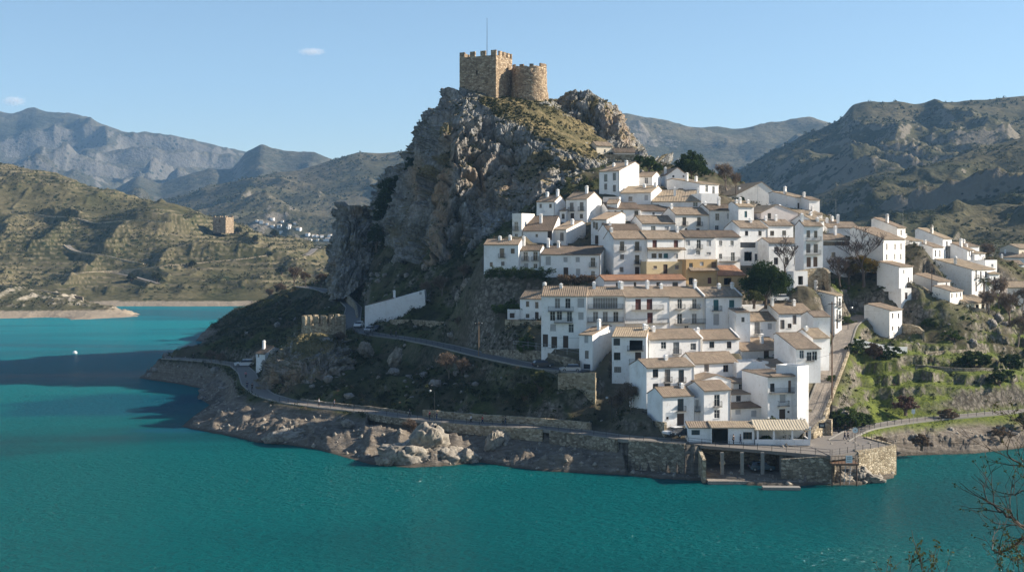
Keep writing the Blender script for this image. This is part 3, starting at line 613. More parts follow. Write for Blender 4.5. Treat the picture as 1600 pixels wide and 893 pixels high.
# small in-between houses and outbuildings
H('n', 1288, 1322, 352, 372, 344, 'w1300,361,.8,1.', '1312,338', 'low white outbuilding between the pink gabled house and the six window house', yaw=30, L=7, Y=338, rt='tile')
H('n', 1408, 1424, 452, 468, None, 'd1416,462,.9,1.6', '', 'tiny white hut with arched dark door below the low annex', yaw=30, L=4, Y=308, roof='F', par=.3, name='hut', cat='hut')
H('n', 1422, 1440, 376, 396, 370, '', '1430,366', 'narrow white house squeezed between six window house and right hand group', yaw=35, L=8, Y=340, rt='tile_gold')
H('n', 1546, 1562, 428, 458, 420, 'w1554,436,.8,1.3 w1554,450,.8,1.3', '', 'narrow white house attached to the right of the large white house', yaw=30, L=8, Y=334, rt='tile_gold')
H('n', 1500, 1530, 385, 402, 379, 'w1515,394,.8,1.', '1521,374', 'small white house peeking over the roofs at the top of the right hand group', yaw=35, L=8, Y=362, rt='tile')
H('n', 1250, 1285, 335, 352, 329, 'w1262,343,.8,1. w1275,343,.8,1.', '1280,322', 'small bright house with two windows just below the blank lilac walled house', yaw=25, L=7, Y=341, rt='tile_gold')
H('n', 1066, 1092, 301, 317, 296, 'w1080,309,.8,1.', '', 'tiny white house on the hilltop left of the blank white cube', yaw=12, L=6, Y=345, rt='tile')
H('n', 1240, 1262, 425, 445, None, 'g1251,438,1.3,2.', '', 'white garden store with dark opening beside the big green tree', yaw=20, L=4, Y=292, roof='F', par=.25, name='shed', cat='shed')
H('n', 948, 965, 318, 336, 312, 'w956,327,.7,1.', '', 'slim white house between the flat topped house and the tiny windowed one', yaw=-15, L=6, Y=326, rt='tile')
H('n', 1150, 1172, 488, 508, 482, 'w1161,499,.7,1.', '', 'small white annex at the right end wall of the teal shutter house', yaw=8, L=5, Y=270, rt='tile', roof='M')
# ------------------------------------------------------------------ terrain of the peninsula
def rbf_fit(C, c=9., lam=.008):
    C = np.array(C, float); xy = C[:, :2]; z = C[:, 2]; n = len(C)
    D = np.sqrt(((xy[:, None]-xy[None])**2).sum(-1)+c*c)
    A = np.zeros((n+3, n+3)); A[:n, :n] = -D+np.eye(n)*lam*30; A[:n, n] = 1; A[:n, n+1:] = xy/100; A[n, :n] = 1; A[n+1:, :n] = (xy/100).T
    w = np.linalg.solve(A, np.concatenate([z, [0, 0, 0]]))
    def f(q):
        q = np.asarray(q, float); out = np.zeros(len(q))
        for i in range(0, len(q), 20000):
            b = q[i:i+20000]; d = -np.sqrt(((b[:, None]-xy[None])**2).sum(-1)+c*c)
            out[i:i+20000] = d@w[:n]+w[n]+(b/100)@w[n+1:]
        return out
    return f
def seg_dist(q, poly, closed=False):
    """distance of points to a polyline; also the interpolated extra columns of the nearest point"""
    poly = np.array(poly, float); best = np.full(len(q), 1e9); ex = np.zeros((len(q), poly.shape[1]-2))
    m = len(poly) if closed else len(poly)-1
    for i in range(m):
        a, b = poly[i], poly[(i+1) % len(poly)]; d = b[:2]-a[:2]; t = np.clip(((q-a[:2])@d)/max(d@d, 1e-9), 0, 1)
        dd = np.sqrt(((q-(a[:2]+t[:, None]*d))**2).sum(1)); k = dd < best; best[k] = dd[k]
        if ex.shape[1]: ex[k] = a[2:]+t[k, None]*(b[2:]-a[2:])
    return best, ex
def inside(q, poly):
    poly = np.array(poly, float); r = np.zeros(len(q), bool); x, y = q[:, 0], q[:, 1]; j = len(poly)-1
    for i in range(len(poly)):
        xi, yi = poly[i][:2]; xj, yj = poly[j][:2]
        if yi != yj: r ^= ((yi > y) != (yj > y)) & (x < (xj-xi)*(y-yi)/(yj-yi)+xi)
        j = i
    return r
sh_px = [(480, 474), (430, 478), (400, 484), (382, 492), (352, 505), (322, 522), (306, 532), (335, 534), (318, 548), (285, 556), (258, 570), (218, 590), (245, 594), (285, 600), (318, 607), (308, 620), (328, 632), (302, 650), (284, 666), (320, 673), (370, 682),
         (400, 690), (450, 694), (500, 702), (540, 714), (580, 725), (640, 730), (700, 727), (750, 721), (800, 729), (850, 735), (910, 738), (975, 741), (1030, 747), (1095, 750), (1160, 756), (1232, 761), (1262, 757), (1302, 757), (1345, 757),
         (1395, 746), (1400, 730), (1398, 712), (1440, 710), (1520, 708), (1600, 699), (1760, 690)]
SHORE = [PZ(a, b, 0)[:2] for a, b in sh_px]+[(700, 300), (700, 1000), (-120, 1000)]
# roads: (px, py, z) read on their surface, with widths
path_low = [PZ(a, b, z) for a, b, z in [(262, 559, 6.4), (280, 560, 6.5), (335, 564, 6.7), (372, 570, 6.8), (386, 582, 6.7), (392, 600, 6.5), (412, 616, 6.2), (450, 627, 6.), (500, 634, 5.9), (580, 642, 5.8), (640, 652, 5.7), (740, 661, 5.6), (860, 668, 5.6), (980, 684, 5.6), (1095, 692, 5.5), (1200, 700, 5.2), (1290, 704, 5.)]]
path_right = [PZ(a, b, z) for a, b, z in [(1310, 688, 5.), (1330, 676, 5.02), (1350, 668, 5.1), (1400, 660, 5.2), (1450, 654, 5.3), (1500, 650, 5.4), (1600, 641, 5.5), (1750, 632, 5.6)]]
street = [P(a, b, Y) for a, b, Y in [(1262, 668, 244), (1275, 642, 248), (1290, 602, 259), (1305, 565, 272), (1316, 535, 284), (1324, 508, 295), (1338, 498, 301), (1352, 492, 306)]]
road_up = [P(a, b, Y) for a, b, Y in [(912, 580, 256.5), (870, 577, 260), (830, 571, 264), (760, 556, 279), (700, 541, 300), (640, 529, 322), (590, 523, 336), (555, 516, 346), (549, 500, 365), (553, 480, 405), (535, 463, 450), (500, 451, 500), (470, 447, 560)]]
plaza_px = [(1262, 672), (1285, 668), (1330, 672), (1347, 682), (1394, 697), (1340, 706), (1298, 711), (1240, 703), (1258, 690)]
plaza = [PZ(a, b, 5.) for a, b in plaza_px]
ROADS = [(path_low, 4.2), (path_right, 3.4), (street, 3.8), (road_up, 4.6)]
C = []
for a, b, Y in [(505, 518, 326), (470, 523, 322), (540, 520, 330), (600, 575, 297), (700, 600, 276), (780, 600, 264), (830, 610, 257), (870, 618, 255), (905, 628, 251.5), (940, 640, 252), (985, 615, 252), (1000, 640, 246),
                (660, 585, 300), (540, 590, 300), (500, 560, 318), (440, 548, 320), (410, 560, 330), (440, 610, 297), (500, 612, 292), (640, 500, 342), (700, 500, 336), (720, 485, 340), (760, 525, 293), (740, 470, 347), (800, 505, 285), (800, 452, 322), (770, 440, 338), (735, 430, 352),
                (700, 430, 362), (660, 440, 372), (610, 440, 400), (560, 455, 405), (530, 480, 400), (690, 405, 378), (740, 385, 372), (640, 400, 402), (600, 380, 432), (580, 350, 448), (560, 400, 440), (520, 450, 440), (820, 345, 352), (870, 300, 368), (925, 270, 378),
                (440, 500, 392), (400, 520, 378), (350, 545, 378), (330, 552, 385), (470, 452, 520), (430, 480, 620), (400, 484, 720), (440, 474, 740), (500, 440, 640), (480, 560, 322), (560, 545, 325), (850, 550, 262),
                (1340, 470, 322), (1400, 452, 332), (1370, 448, 322), (1310, 455, 318), (1500, 490, 330), (1600, 485, 340), (1450, 530, 300), (1360, 545, 285), (1330, 600, 263), (1400, 620, 269), (1500, 600, 275), (1600, 600, 278), (1550, 550, 300), (1320, 640, 256), (1450, 580, 283), (1420, 545, 293),
                (1400, 642, 265), (1500, 634, 268), (1600, 626, 274), (1480, 560, 290), (1550, 500, 320), (1620, 540, 310), (1560, 425, 420), (1600, 410, 450), (1430, 470, 318), (1400, 500, 308), (1440, 495, 314), (1480, 505, 312),
                (1290, 355, 400), (1125, 280, 385), (1060, 275, 385), (1010, 262, 385), (1300, 690, 236), (1250, 650, 240)]:
    C.append(P(a, b, Y))
for p, w in ROADS:
    for i in range(len(p)): C.append(p[i])
    for i in range(len(p)-1): C.append(tuple((p[i][k]+p[i+1][k])/2 for k in range(3)))
for f_, zb, dr in FOOT:
    C.append((*f_[0], zb)); C.append((*f_[1], zb))
    if dr < 3: C.append((*f_[2], zb)); C.append((*f_[3], zb))
    a_ = np.array(f_[0]); b_ = np.array(f_[1]); v_ = np.array(f_[3])-a_; v_ /= np.hypot(*v_); m_ = (a_+b_)/2-v_*2.6
    if not any(inside(m_[None], g_[0])[0] for g_ in FOOT): C.append((*m_, zb-.4))
C += [(-20, 620, 34), (100, 620, 30), (160, 500, 28), (250, 450, 24), (-70, 600, 30), (60, 460, 56), (20, 470, 75), (-40, 470, 60), (110, 445, 42), (300, 600, 30), (200, 800, 30), (0, 850, 20), (-100, 900, 12), (260, 350, 24), (300, 300, 16), (150, 700, 26), (-90, 560, 24)]
# thin out points that nearly coincide
C2 = []
for p in C:
    if all((p[0]-q[0])**2+(p[1]-q[1])**2 > 4 for q in C2): C2.append(p)
TF = rbf_fit(C2)
def terrain_z(q, detail=True):
    q = np.asarray(q, float); z = TF(q); N = len(q)
    d, _ = seg_dist(q, SHORE, True); ins = inside(q, SHORE)
    big = np.stack([q[:, 0], q[:, 1], np.zeros(N)], 1)
    urban = np.zeros(N)
    for f_, zb, dr in FOOT:
        a = np.array(f_[0]); u = np.array(f_[1])-a; W = np.hypot(*u); u = u/W; v = np.array(f_[3])-a; L = np.hypot(*v); v = v/L
        s = (q-a)@u; t = (q-a)@v
        urban = np.maximum(urban, 1-sstep(0, 7, np.maximum(np.maximum(-s, s-W), np.maximum(-t, t-L))))
    rd = np.full(N, 1e9)
    rz = []
    for p, w in ROADS:
        dd, ex = seg_dist(q, p); rz.append((dd, ex[:, 0], w)); rd = np.minimum(rd, dd-w/2)
    if detail:
        wild = (1-.6*urban)*sstep(.5, 5, rd)
        n1 = fbm(big*.07, 4, 3)-.5; n2 = ridged(big*np.array([.16, .16, 1]), 4, 9)-.35; n3 = fbm(big*.55, 3, 21)-.5
        z = z+wild*(n1*4.2+n2*2.2+n3*.8)
    ter = np.zeros(N)
    if detail:                               # old garden terraces on the right hand slope
        m_ = sstep(62, 72, q[:, 0])*(1-sstep(345, 365, q[:, 1]))*(1-urban)*sstep(1.2, 3.5, rd)*sstep(7.5, 9.5, z)*(1-sstep(27, 31, z))
        zt = z+(fbm(big*.03, 3, 91)-.5)*7; k_ = np.floor(zt/2.5); f_r = zt/2.5-k_
        z = z+m_*((k_+sstep(0, .2, f_r)*.8+.2*f_r)*2.5-zt)*.85; ter = m_*(f_r < .24)
    zs = np.where(ins, .25+.8*d, -.35*d)
    if detail:
        zs = zs+np.where(ins, (ridged(big*np.array([.25, .25, 1]), 4, 5)-.35)*1.1*sstep(.3, 3, d), 0)
        # tilted bedding ledges on the bare shore
        led = (q[:, 0]*.35+q[:, 1]*.9+6*fbm(big*.06, 2, 8))*.55
        zs = zs+np.where(ins, (np.abs((led % 1)-.5)-.25)*1.3*sstep(.5, 3, d)*(1-sstep(6, 12, d)), 0)
        w1_, w2_, i1_ = worley(big*np.array([.22, .34, 1])+.3*big[:, [1, 0, 2]]*.2, 71); w3_, w4_, i2_ = worley(big*np.array([.7, .9, 1]), 75)
        zs = zs+np.where(ins, ((i1_-.5)*.7+(i2_-.5)*.4-(1-sstep(0, .1, w2_-w1_))*.5)*sstep(.2, 3, d)*(1-sstep(9, 16, d)), 0)
        zs = zs+np.where(ins, (facets(big*np.array([.3, .42, 1]), 81, 1.6)*1.5+facets(big*np.array([.85, 1.1, 1]), 87, 1.4)*.55)*sstep(.2, 3, d)*(1-sstep(9, 16, d)), 0)
        zs = zs+np.where(ins, ((ridged(big*np.array([.9, 1.3, 1]), 4, 15)-.35)*.9+(fbm(big*2.2, 2, 17)-.5)*.5)*sstep(.2, 2, d)*(1-sstep(10, 18, d)), 0)
    k = 1.2; h = np.clip(.5+.5*(zs-z)/k, 0, 1)             # smooth minimum
    z = np.where(ins, zs*(1-h)+z*h-k*h*(1-h), zs)
    z = np.where(ins, np.maximum(z, .05+.12*d), z)
    for dd, zz, w in rz:
        m = 1-sstep(w/2+.5, w/2+3.2, dd); z = z*(1-m)+(zz-.16)*m
    mp = inside(q, plaza); z = np.where(mp, 4.84, z)
    for f_, zb, dr in FOOT:
        a = np.array(f_[0]); u = np.array(f_[1])-a; W = np.hypot(*u); u = u/W; v = np.array(f_[3])-a; L = np.hypot(*v); v = v/L
        s = (q-a)@u; t = (q-a)@v
        m = (s > -.8) & (s < W+.8) & (t > -2.2) & (t < L+.4); z = np.where(m, np.minimum(z, zb-.05-.06*np.clip(t, 0, 2)), z)
    # undercroft beneath the quay deck
    m = (q[:, 0] > 33.2) & (q[:, 0] < 47.2) & (q[:, 1] < 229.4) & (q[:, 1] > 214); z = np.where(m, np.minimum(z, np.interp(q[:, 1], [218, 222, 229], [.5, 1.2, 1.7])), z)
    yp_ = np.interp(q[:, 0], [p_[0] for p_ in path_low], [p_[1] for p_ in path_low]); m = (q[:, 0] > 20.2) & (q[:, 0] < 33.6) & (q[:, 1] < yp_-2.3); z = np.where(m, np.minimum(z, .35+.5*np.clip((yp_-2.3-q[:, 1])/3, 0, 1)*(fbm(big*.9, 3, 4)-.3)), z)
    m = (q[:, 0] > -30) & (q[:, 0] <= 20.2) & (q[:, 1] < yp_-2.3) & (q[:, 1] > yp_-7); z = np.where(m, np.minimum(z, 3.5-.28*(yp_-2.3-q[:, 1])), z)
    m = (q[:, 0] > 47) & (q[:, 0] < 69.6) & (q[:, 1] < np.interp(q[:, 0], [47, 50, 59.4, 68.6], [222, 218.6, 220.8, 228.2])); z = np.where(m, np.minimum(z, .4), z)
    return z, dict(d=d, ins=ins, urban=urban, rd=rd, ter=ter)
pxs = np.arange(-160, 1840, 2.6); Ys = [204.]
while Ys[-1] < 900: Ys.append(Ys[-1]*1.0029)
Ys = np.array(Ys); gx, gy = np.meshgrid(pxs, Ys); X_ = (gx-800)/F*gy; q_ = np.stack([X_.ravel(), gy.ravel()], 1)
tz, ta = terrain_z(q_); ny, nx = gx.shape; TER = ta['ter']
TZ = tz.reshape(ny, nx)
def ground(x, y):
    fy = math.log(max(y, 204.)/204.)/math.log(1.0029); fx = ((x/y*F+800)-pxs[0])/2.6
    j = min(max(int(fy), 0), ny-2); i = min(max(int(fx), 0), nx-2); ty = min(max(fy-j, 0), 1); tx = min(max(fx-i, 0), 1)
    return float((TZ[j, i]*(1-tx)+TZ[j, i+1]*tx)*(1-ty)+(TZ[j+1, i]*(1-tx)+TZ[j+1, i+1]*tx)*ty)
def hit_ground(px, py, gf=None, Y0=206., Y1=880.):
    gf = gf or ground; Y = Y0
    while Y < Y1:
        p = P(px, py, Y)
        if gf(p[0], p[1]) >= p[2]: return p
        Y *= 1.0015
    return P(px, py, Y1)
# slope
gzx = np.gradient(TZ, axis=1)/np.maximum(np.gradient(X_, axis=1), 1e-6); gzy = np.gradient(TZ, axis=0)/np.gradient(gy, axis=0)
slope = np.sqrt(gzx**2+gzy**2).ravel()
big = np.stack([q_[:, 0], q_[:, 1], tz], 1)
ph_ = q_[:, 0]/q_[:, 1]*F+800; n = fbm(big*.12, 4, 40); n2 = fbm(big*.035, 3, 44)
T_SLOPE = slope
A_BARE = 1-sstep(4.3, 6.0, tz+(n-.5)*2.2-np.where(q_[:, 0] > 66, -1.0, 0))
rock = np.maximum(sstep(1.1, 1.8, slope+(n-.5)*1.8), TER*.7*sstep(.4, .65, n))*np.where((ph_ < 930) & (tz > 10), .35+.65*sstep(.5, .62, n2), 1)
rt_ = (q_[:, 0] > 62)
rt_ = rt_ & (tz < 30+3*n)
A_GREEN = np.where(rt_, sstep(.31, .49, n2+(n-.5)*.9), .3*sstep(.4, .6, n))*(1-ta['urban']*.7)*(1-sstep(380, 520, q_[:, 1])*.6)
path_m = ta['urban']
npmesh('terrain', big, gridq(ny, nx), None, attrs=dict(bare=A_BARE, rock=rock, green=A_GREEN, urban=path_m), smooth=True)
T_OBJ = bpy.data.objects['terrain']; tag(T_OBJ, kind='structure')
t = NT('peninsula_ground'); p = t.pos()
n_f = t.noise(p, .9, 6, .65); n_b = t.noise(p, .12, 4, .6); v = t.vor(t.mapv(p, (1, 1, 1)), .55, 'DISTANCE_TO_EDGE').outputs[0]
strata = t.noise(t.mapv(p, (.35, .9, 2.6), (.25, 0, .3)), .9, 6, .65)
earth = t.mix(n_f, (.05, .042, .027), (.12, .098, .062))
dk = t.mix(t.ramp(n_f, (.35, 0.), (.65, 1.)), (.016, .022, .010), (.045, .046, .022))
earth = t.mix(t.ramp(n_b, (.35, 0.), (.6, 1.)), earth, dk)
gr = t.mix(t.ramp(t.noise(p, 1.6, 5, .7), (.35, 0.), (.65, 1.)), (.05, .068, .015), (.15, .175, .035))
c = t.mix(t.attr('green'), earth, gr)
rk = t.mix(t.ramp(n_f, (.38, 0.), (.75, 1.)), (.07, .062, .045), (.33, .29, .24)); rk = t.mix(t.ramp(v, (0., .8), (.12, 0.)), rk, (.06, .05, .04))
c = t.mix(t.attr('rock'), c, rk)
sh = t.mix(t.ramp(strata, (.3, 0.), (.72, 1.)), (.085, .07, .055), (.25, .215, .175)); sh = t.mix(t.ramp(n_f, (.52, 0.), (.78, .7)), sh, (.37, .33, .28))
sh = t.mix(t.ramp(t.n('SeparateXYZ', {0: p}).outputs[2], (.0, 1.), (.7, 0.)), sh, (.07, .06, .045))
zb_ = t.math('ADD', t.n('SeparateXYZ', {0: p}).outputs[2], t.math('MULTIPLY', n_f, .8)); sh = t.mix(t.ramp(t.noise(t.n('CombineXYZ', {2: zb_}).outputs[0], 1.6, 3, .6), (.45, 0.), (.6, .55)), sh, (.12, .098, .075))
c = t.mix(t.attr('bare'), c, sh)
c = t.mix(t.math('MULTIPLY', t.math('MULTIPLY', t.attr('urban'), .6), t.math('SUBTRACT', 1., t.attr('rock'))), c, t.mix(n_f, (.085, .07, .05), (.19, .16, .12)))
h = t.math('ADD', t.math('MULTIPLY', n_f, .7), t.math('MULTIPLY', strata, t.attr('bare')))
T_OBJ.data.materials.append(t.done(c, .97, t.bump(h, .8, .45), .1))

# ------------------------------------------------------------------ generic hill sheet through read points
def hill(name, ctrl, px0, px1, dpx, Y0, Y1, gy_, amp, sc, mat, c=25., seed=0, zmin=None, ridge_amp=None, hold=None, terr=0.):
    f = rbf_fit(ctrl, c, .05); pxs = np.arange(px0, px1+dpx, dpx); Ys = [Y0]
    while Ys[-1] < Y1: Ys.append(Ys[-1]*gy_)
    gx, gy = np.meshgrid(pxs, np.array(Ys)); X = (gx-800)/F*gy; q = np.stack([X.ravel(), gy.ravel()], 1)
    z = f(q); b = np.stack([q[:, 0], q[:, 1], np.zeros(len(q))], 1)
    k = hold(q) if hold else 1
    z = z+k*((fbm(b*sc, 5, seed)-.5)*amp*2+(ridged(b*sc*1.7, 5, seed+5)-.55)*(ridge_amp or amp)+(fbm(b*sc*9, 4, seed+2)-.5)*amp*.35)
    if zmin is not None: z = np.maximum(z, zmin)
    tr_ = np.zeros(len(z))
    if terr:
        zt = z+(fbm(b*sc*.8, 3, seed+31)-.5)*9; k_ = np.floor(zt/terr); f_r = zt/terr-k_; m_ = k*sstep(.42, .56, fbm(b*sc*1.1, 3, seed+33))*(z > 9)
        z = z+m_*((k_+sstep(0, .2, f_r)*.75+.25*f_r)*terr-zt)*.45; tr_ = m_*(f_r < .2)
    Z = z.reshape(gx.shape)
    gzx = np.gradient(Z, axis=1)/np.maximum(np.gradient(X, axis=1), 1e-6); gzy = np.gradient(Z, axis=0)/np.gradient(gy, axis=0)
    sl = np.sqrt(gzx**2+gzy**2).ravel()
    V = np.stack([q[:, 0], q[:, 1], z], 1)
    o = npmesh(name, V, gridq(*gx.shape), mat, attrs=dict(slope=sl, zz=z, ter=tr_), smooth=True); tag(o, kind='structure')
    lg = math.log(gy_)
    def g(x, y):
        fy = math.log(max(y, Y0)/Y0)/lg; fx = ((x/y*F+800)-px0)/dpx
        j = min(max(int(fy), 0), gx.shape[0]-2); i = min(max(int(fx), 0), gx.shape[1]-2); a = min(max(fy-j, 0), 1); b_ = min(max(fx-i, 0), 1)
        return float((Z[j, i]*(1-b_)+Z[j, i+1]*b_)*(1-a)+(Z[j+1, i]*(1-b_)+Z[j+1, i+1]*b_)*a)
    return o, g, V, sl
def hill_mat(name, grass, dry, rockc, dots, dscale, band=None, slope=(.5, 1.), scale=.05, terr=0., bdist=1.5):
    t = NT(name); p = t.pos(); n = t.noise(p, scale, 5, .62); nf = t.noise(p, scale*9, 5, .65)
    c = t.mix(t.ramp(n, (.38, 0.), (.62, 1.)), grass, dry); c = t.mix(t.ramp(nf, (.35, 0.), (.75, .7)), c, tuple(k*.55 for k in grass))
    s = t.math('ADD', t.attr('slope'), t.math('MULTIPLY', t.math('SUBTRACT', nf, .5), 1.6))
    rk = t.mix(nf, tuple(k*.6 for k in rockc), rockc)
    c = t.mix(t.ramp(s, (slope[0], 0.), (slope[1], 1.)), c, rk)
    if terr: c = t.mix(t.math('MULTIPLY', t.attr('ter'), t.ramp(nf, (.3, .35), (.6, .7))), c, (.20, .165, .11))
    if dots:
        v = t.vor(p, dscale); d = t.ramp(v.outputs['Distance'], (.22, 1.), (.36, 0.)); pr = t.ramp(t.noise(p, scale*1.7, 4), (.4, 0.), (.55, 1.))
        c = t.mix(t.math('MULTIPLY', d, pr), c, dots)
    if band:
        z = t.math('ADD', t.n('SeparateXYZ', {0: p}).outputs[2], t.math('MULTIPLY', nf, 2.)); col, top = band
        st = t.noise(t.mapv(p, (.05, .05, 1.4)), 1., 4, .6)
        c = t.mix(t.ramp(t.math('DIVIDE', z, top*1.6), (.58, 1.), (.66, 0.)), c, t.mix(st, tuple(k*.62 for k in col), col))
    return t.done(c, .97, t.bump(nf, .9, bdist), .05)
# hill on the far side of the water, left
ctrl = [P(a, b, Y) for a, b, Y in [(-80, 470, 885), (0, 465, 885), (100, 466, 885), (200, 463, 886), (300, 463, 886), (400, 463, 886), (500, 462, 890), (600, 462, 900),
  (0, 440, 930), (100, 430, 940), (200, 435, 935), (300, 425, 950), (450, 428, 960), (560, 430, 960), (0, 380, 1020), (100, 372, 1020), (200, 383, 1000), (300, 388, 1000), (400, 398, 1000), (480, 398, 1040), (560, 410, 1060),
  (0, 320, 1120), (60, 325, 1110), (120, 330, 1090), (180, 335, 1060), (230, 310, 1075), (270, 322, 1070), (200, 322, 1080), (300, 345, 1070), (345, 352, 1080), (400, 364, 1100), (450, 376, 1140), (500, 388, 1170), (560, 400, 1180),
  (0, 248, 1250), (60, 264, 1245), (120, 284, 1230), (170, 300, 1200), (-80, 240, 1250)]]
ctrl += [PZ(a, 478.5, 0) for a in range(-80, 620, 70)]+[((a-800)/F*860, 860, -6) for a in range(-80, 620, 140)]
ctrl += [((a-800)/F*1420, 1420, z) for a, z in ((-80, 100), (0, 90), (100, 50), (200, 25), (350, 15), (500, 10), (620, 10))]
HM = hill_mat('terraced_hill', (.062, .062, .03), (.15, .128, .072), (.27, .235, .185), (.024, .032, .016), .16, ((.34, .285, .215), 4.2), (1.1, 1.8), .018, 5.5, 1.2)
lh, LHG, LHV, LHS = hill('left_hill', ctrl, -120, 640, 1.7, 850., 1420., 1.0021, 4.2, .012, HM, 20., 60, hold=lambda q: sstep(868, 930, q[:, 1]), ridge_amp=11., terr=3.4)
# rocky headland in front of it
ctrl = [P(a, b, Y) for a, b, Y in [(-80, 455, 800), (0, 450, 790), (60, 458, 785), (130, 468, 780), (170, 476, 775), (-80, 447, 830), (0, 447, 830), (130, 466, 820), (0, 478, 745), (60, 480, 745), (120, 482, 745), (170, 485, 745)]]
ctrl += [PZ(a, b, 0) for a, b in ((-80, 498), (0, 498), (60, 499), (120, 499), (170, 497), (213, 493.5), (190, 486), (150, 483))]+[((a-800)/F*715, 715, -5) for a in (-80, 60, 200, 260)]+[((a-800)/F*800, 800, -6) for a in (240, 300)]+[((a-800)/F*870, 870, -2) for a in (-80, 60, 200, 300)]
hm2 = hill_mat('headland_rock', (.055, .058, .03), (.12, .10, .06), (.34, .30, .24), None, .2, ((.34, .28, .21), 4.5), (.45, .95), .04, 0, .8)
hd, HDG, HDV, HDS = hill('headland', ctrl, -120, 300, 1.5, 705., 875., 1.0016, 1.1, .035, hm2, 14., 70, ridge_amp=4., hold=lambda q: .25+.75*sstep(735, 765, q[:, 1]))

# ------------------------------------------------------------------ mountain ranges: real relief behind their skylines
RG = {}
def ranges(name, sky, Yr, Yf, Yb, zf, zb, amp, sc, mat, seed, px0, px1, dpx=2.2, nrow=150, pw=1.25, droop=0.):
    sky = np.array(sky, float); pxs = np.arange(px0, px1, dpx)
    sy = np.interp(pxs, sky[:, 0], sky[:, 1]); k = np.ones(5)/5; sy = np.convolve(np.pad(sy, 2, 'edge'), k, 'valid')
    yr = np.interp(pxs, [s[0] for s in Yr], [s[1] for s in Yr]) if hasattr(Yr, '__len__') else np.full(len(pxs), float(Yr))
    zr = HC+(YH-sy)/F*yr
    nf = int(nrow*.72); tt = np.concatenate([np.linspace(0, 1, nf), 1+np.linspace(0, 1, nrow-nf+1)[1:]])[:, None]
    Yg = np.where(tt <= 1, Yf+(yr[None]-Yf)*tt, yr[None]+(Yb-yr[None])*(tt-1))
    base = np.where(tt <= 1, zf+(zr[None]-zf)*np.clip(tt, 0, 1)**pw, zr[None]+(zb-zr[None])*(np.clip(tt-1, 0, 1)**.8))
    X = (pxs[None]-800)/F*Yg
    b = np.stack([X.ravel(), Yg.ravel(), np.zeros(X.size)], 1)
    wp = np.stack([fbm(b*sc*.8, 3, seed+7), fbm(b*sc*.8, 3, seed+8), np.zeros(len(b))], 1)-.5
    r = ridged(b*sc+wp*1.1, 6, seed).reshape(X.shape); m = fbm(b*sc*5, 4, seed+3).reshape(X.shape)-.5
    hgt = np.maximum(zr[None]-zf, 5)
    bell = np.clip(tt, 0, 1)*np.clip(1-tt, 0, 1)*4; bell = np.where(tt <= 1, np.maximum(bell**.7, .28*np.clip(tt*2-1, 0, 1)), .28+.4*np.clip(tt-1, 0, 1))
    z = base+amp*hgt*((r-.42)*bell*1.25+m*.2*(bell+.13))
    V = np.stack([X.ravel(), Yg.ravel(), z.ravel()], 1)
    gzx = np.gradient(z, axis=1)/np.maximum(np.gradient(X, axis=1), 1e-6); gzy = np.gradient(z, axis=0)/np.maximum(np.gradient(Yg, axis=0), 1e-6)
    sl = np.sqrt(gzx**2+gzy**2).ravel()
    o = npmesh(name, V, gridq(*X.shape), mat, attrs=dict(slope=sl, zz=z.ravel()), smooth=True); tag(o, kind='structure')
    RG[name] = (px0, dpx, X, Yg, z)
    return o, V, sl
def on_range(name, px, py):
    px0, dpx, X, Yg, z = RG[name]; i = int(round((px-px0)/dpx)); col = YH-(z[:, i]-HC)/Yg[:, i]*F; j = int(np.argmax(col <= py)); return float(X[j, i]), float(Yg[j, i]), float(z[j, i])
MF = hill_mat('far_mountain', (.055, .058, .042), (.115, .104, .076), (.155, .145, .125), (.035, .042, .03), .05, None, (.9, 1.8), .0035, 0, 12.)
MM = hill_mat('middle_mountain', (.070, .070, .042), (.155, .132, .085), (.22, .195, .155), (.026, .032, .02), .09, None, (.85, 1.5), .006, 0, 6.)
MN = hill_mat('near_mountain', (.055, .058, .032), (.135, .115, .068), (.20, .175, .135), (.022, .028, .016), .13, None, (.9, 1.6), .01, 0, 4.)
ranges('mountain_far', [(-300, 190), (-60, 182), (0, 175), (25, 178), (55, 172), (80, 178), (105, 188), (150, 200), (200, 209), (240, 213), (300, 217), (335, 228), (360, 238), (400, 250), (520, 262), (700, 270)], 5200, 2900, 6800, 20, 60, .52, .0015, MF, 101, -320, 700)
ranges('mountain_pyramids', [(60, 360), (130, 315), (175, 292), (215, 270), (250, 284), (300, 268), (330, 262), (360, 268), (385, 240), (408, 227), (440, 236), (470, 236), (490, 234), (512, 243), (560, 262), (700, 300)], 3600, 2100, 4600, 15, 60, .52, .0023, MF, 117, -60, 760)
ranges('mountain_valley_side', [(150, 350), (230, 322), (300, 300), (350, 285), (420, 272), (470, 262), (520, 246), (560, 236), (600, 236), (650, 229), (700, 215), (760, 212), (900, 230)], 2500, 1440, 3400, 6, 40, .3, .003, MM, 131, 120, 900)
ranges('mountain_plateau', [(860, 200), (940, 188), (980, 184), (1010, 190), (1060, 191), (1100, 193), (1150, 194), (1200, 191), (1250, 190), (1290, 194), (1350, 200), (1700, 210)], 3600, 1900, 4600, 25, 90, .36, .0028, MM, 143, 760, 1500)
ranges('mountain_right', [(980, 330), (1080, 305), (1140, 272), (1180, 252), (1230, 232), (1280, 208), (1315, 190), (1330, 172), (1350, 165), (1400, 157), (1440, 164), (1475, 167), (1520, 160), (1560, 156), (1600, 153), (1700, 150), (1900, 170)], 1900, 1050, 2700, 18, 70, .34, .0038, MN, 151, 960, 1960, 2., 190)
ranges('mountain_near_right', [(1150, 350), (1230, 322), (1290, 300), (1330, 284), (1380, 268), (1440, 262), (1500, 243), (1560, 224), (1600, 209), (1700, 190), (1900, 200)], 1250, 560, 1700, 20, 60, .33, .0058, MN, 167, 1130, 1960, 2., 190)
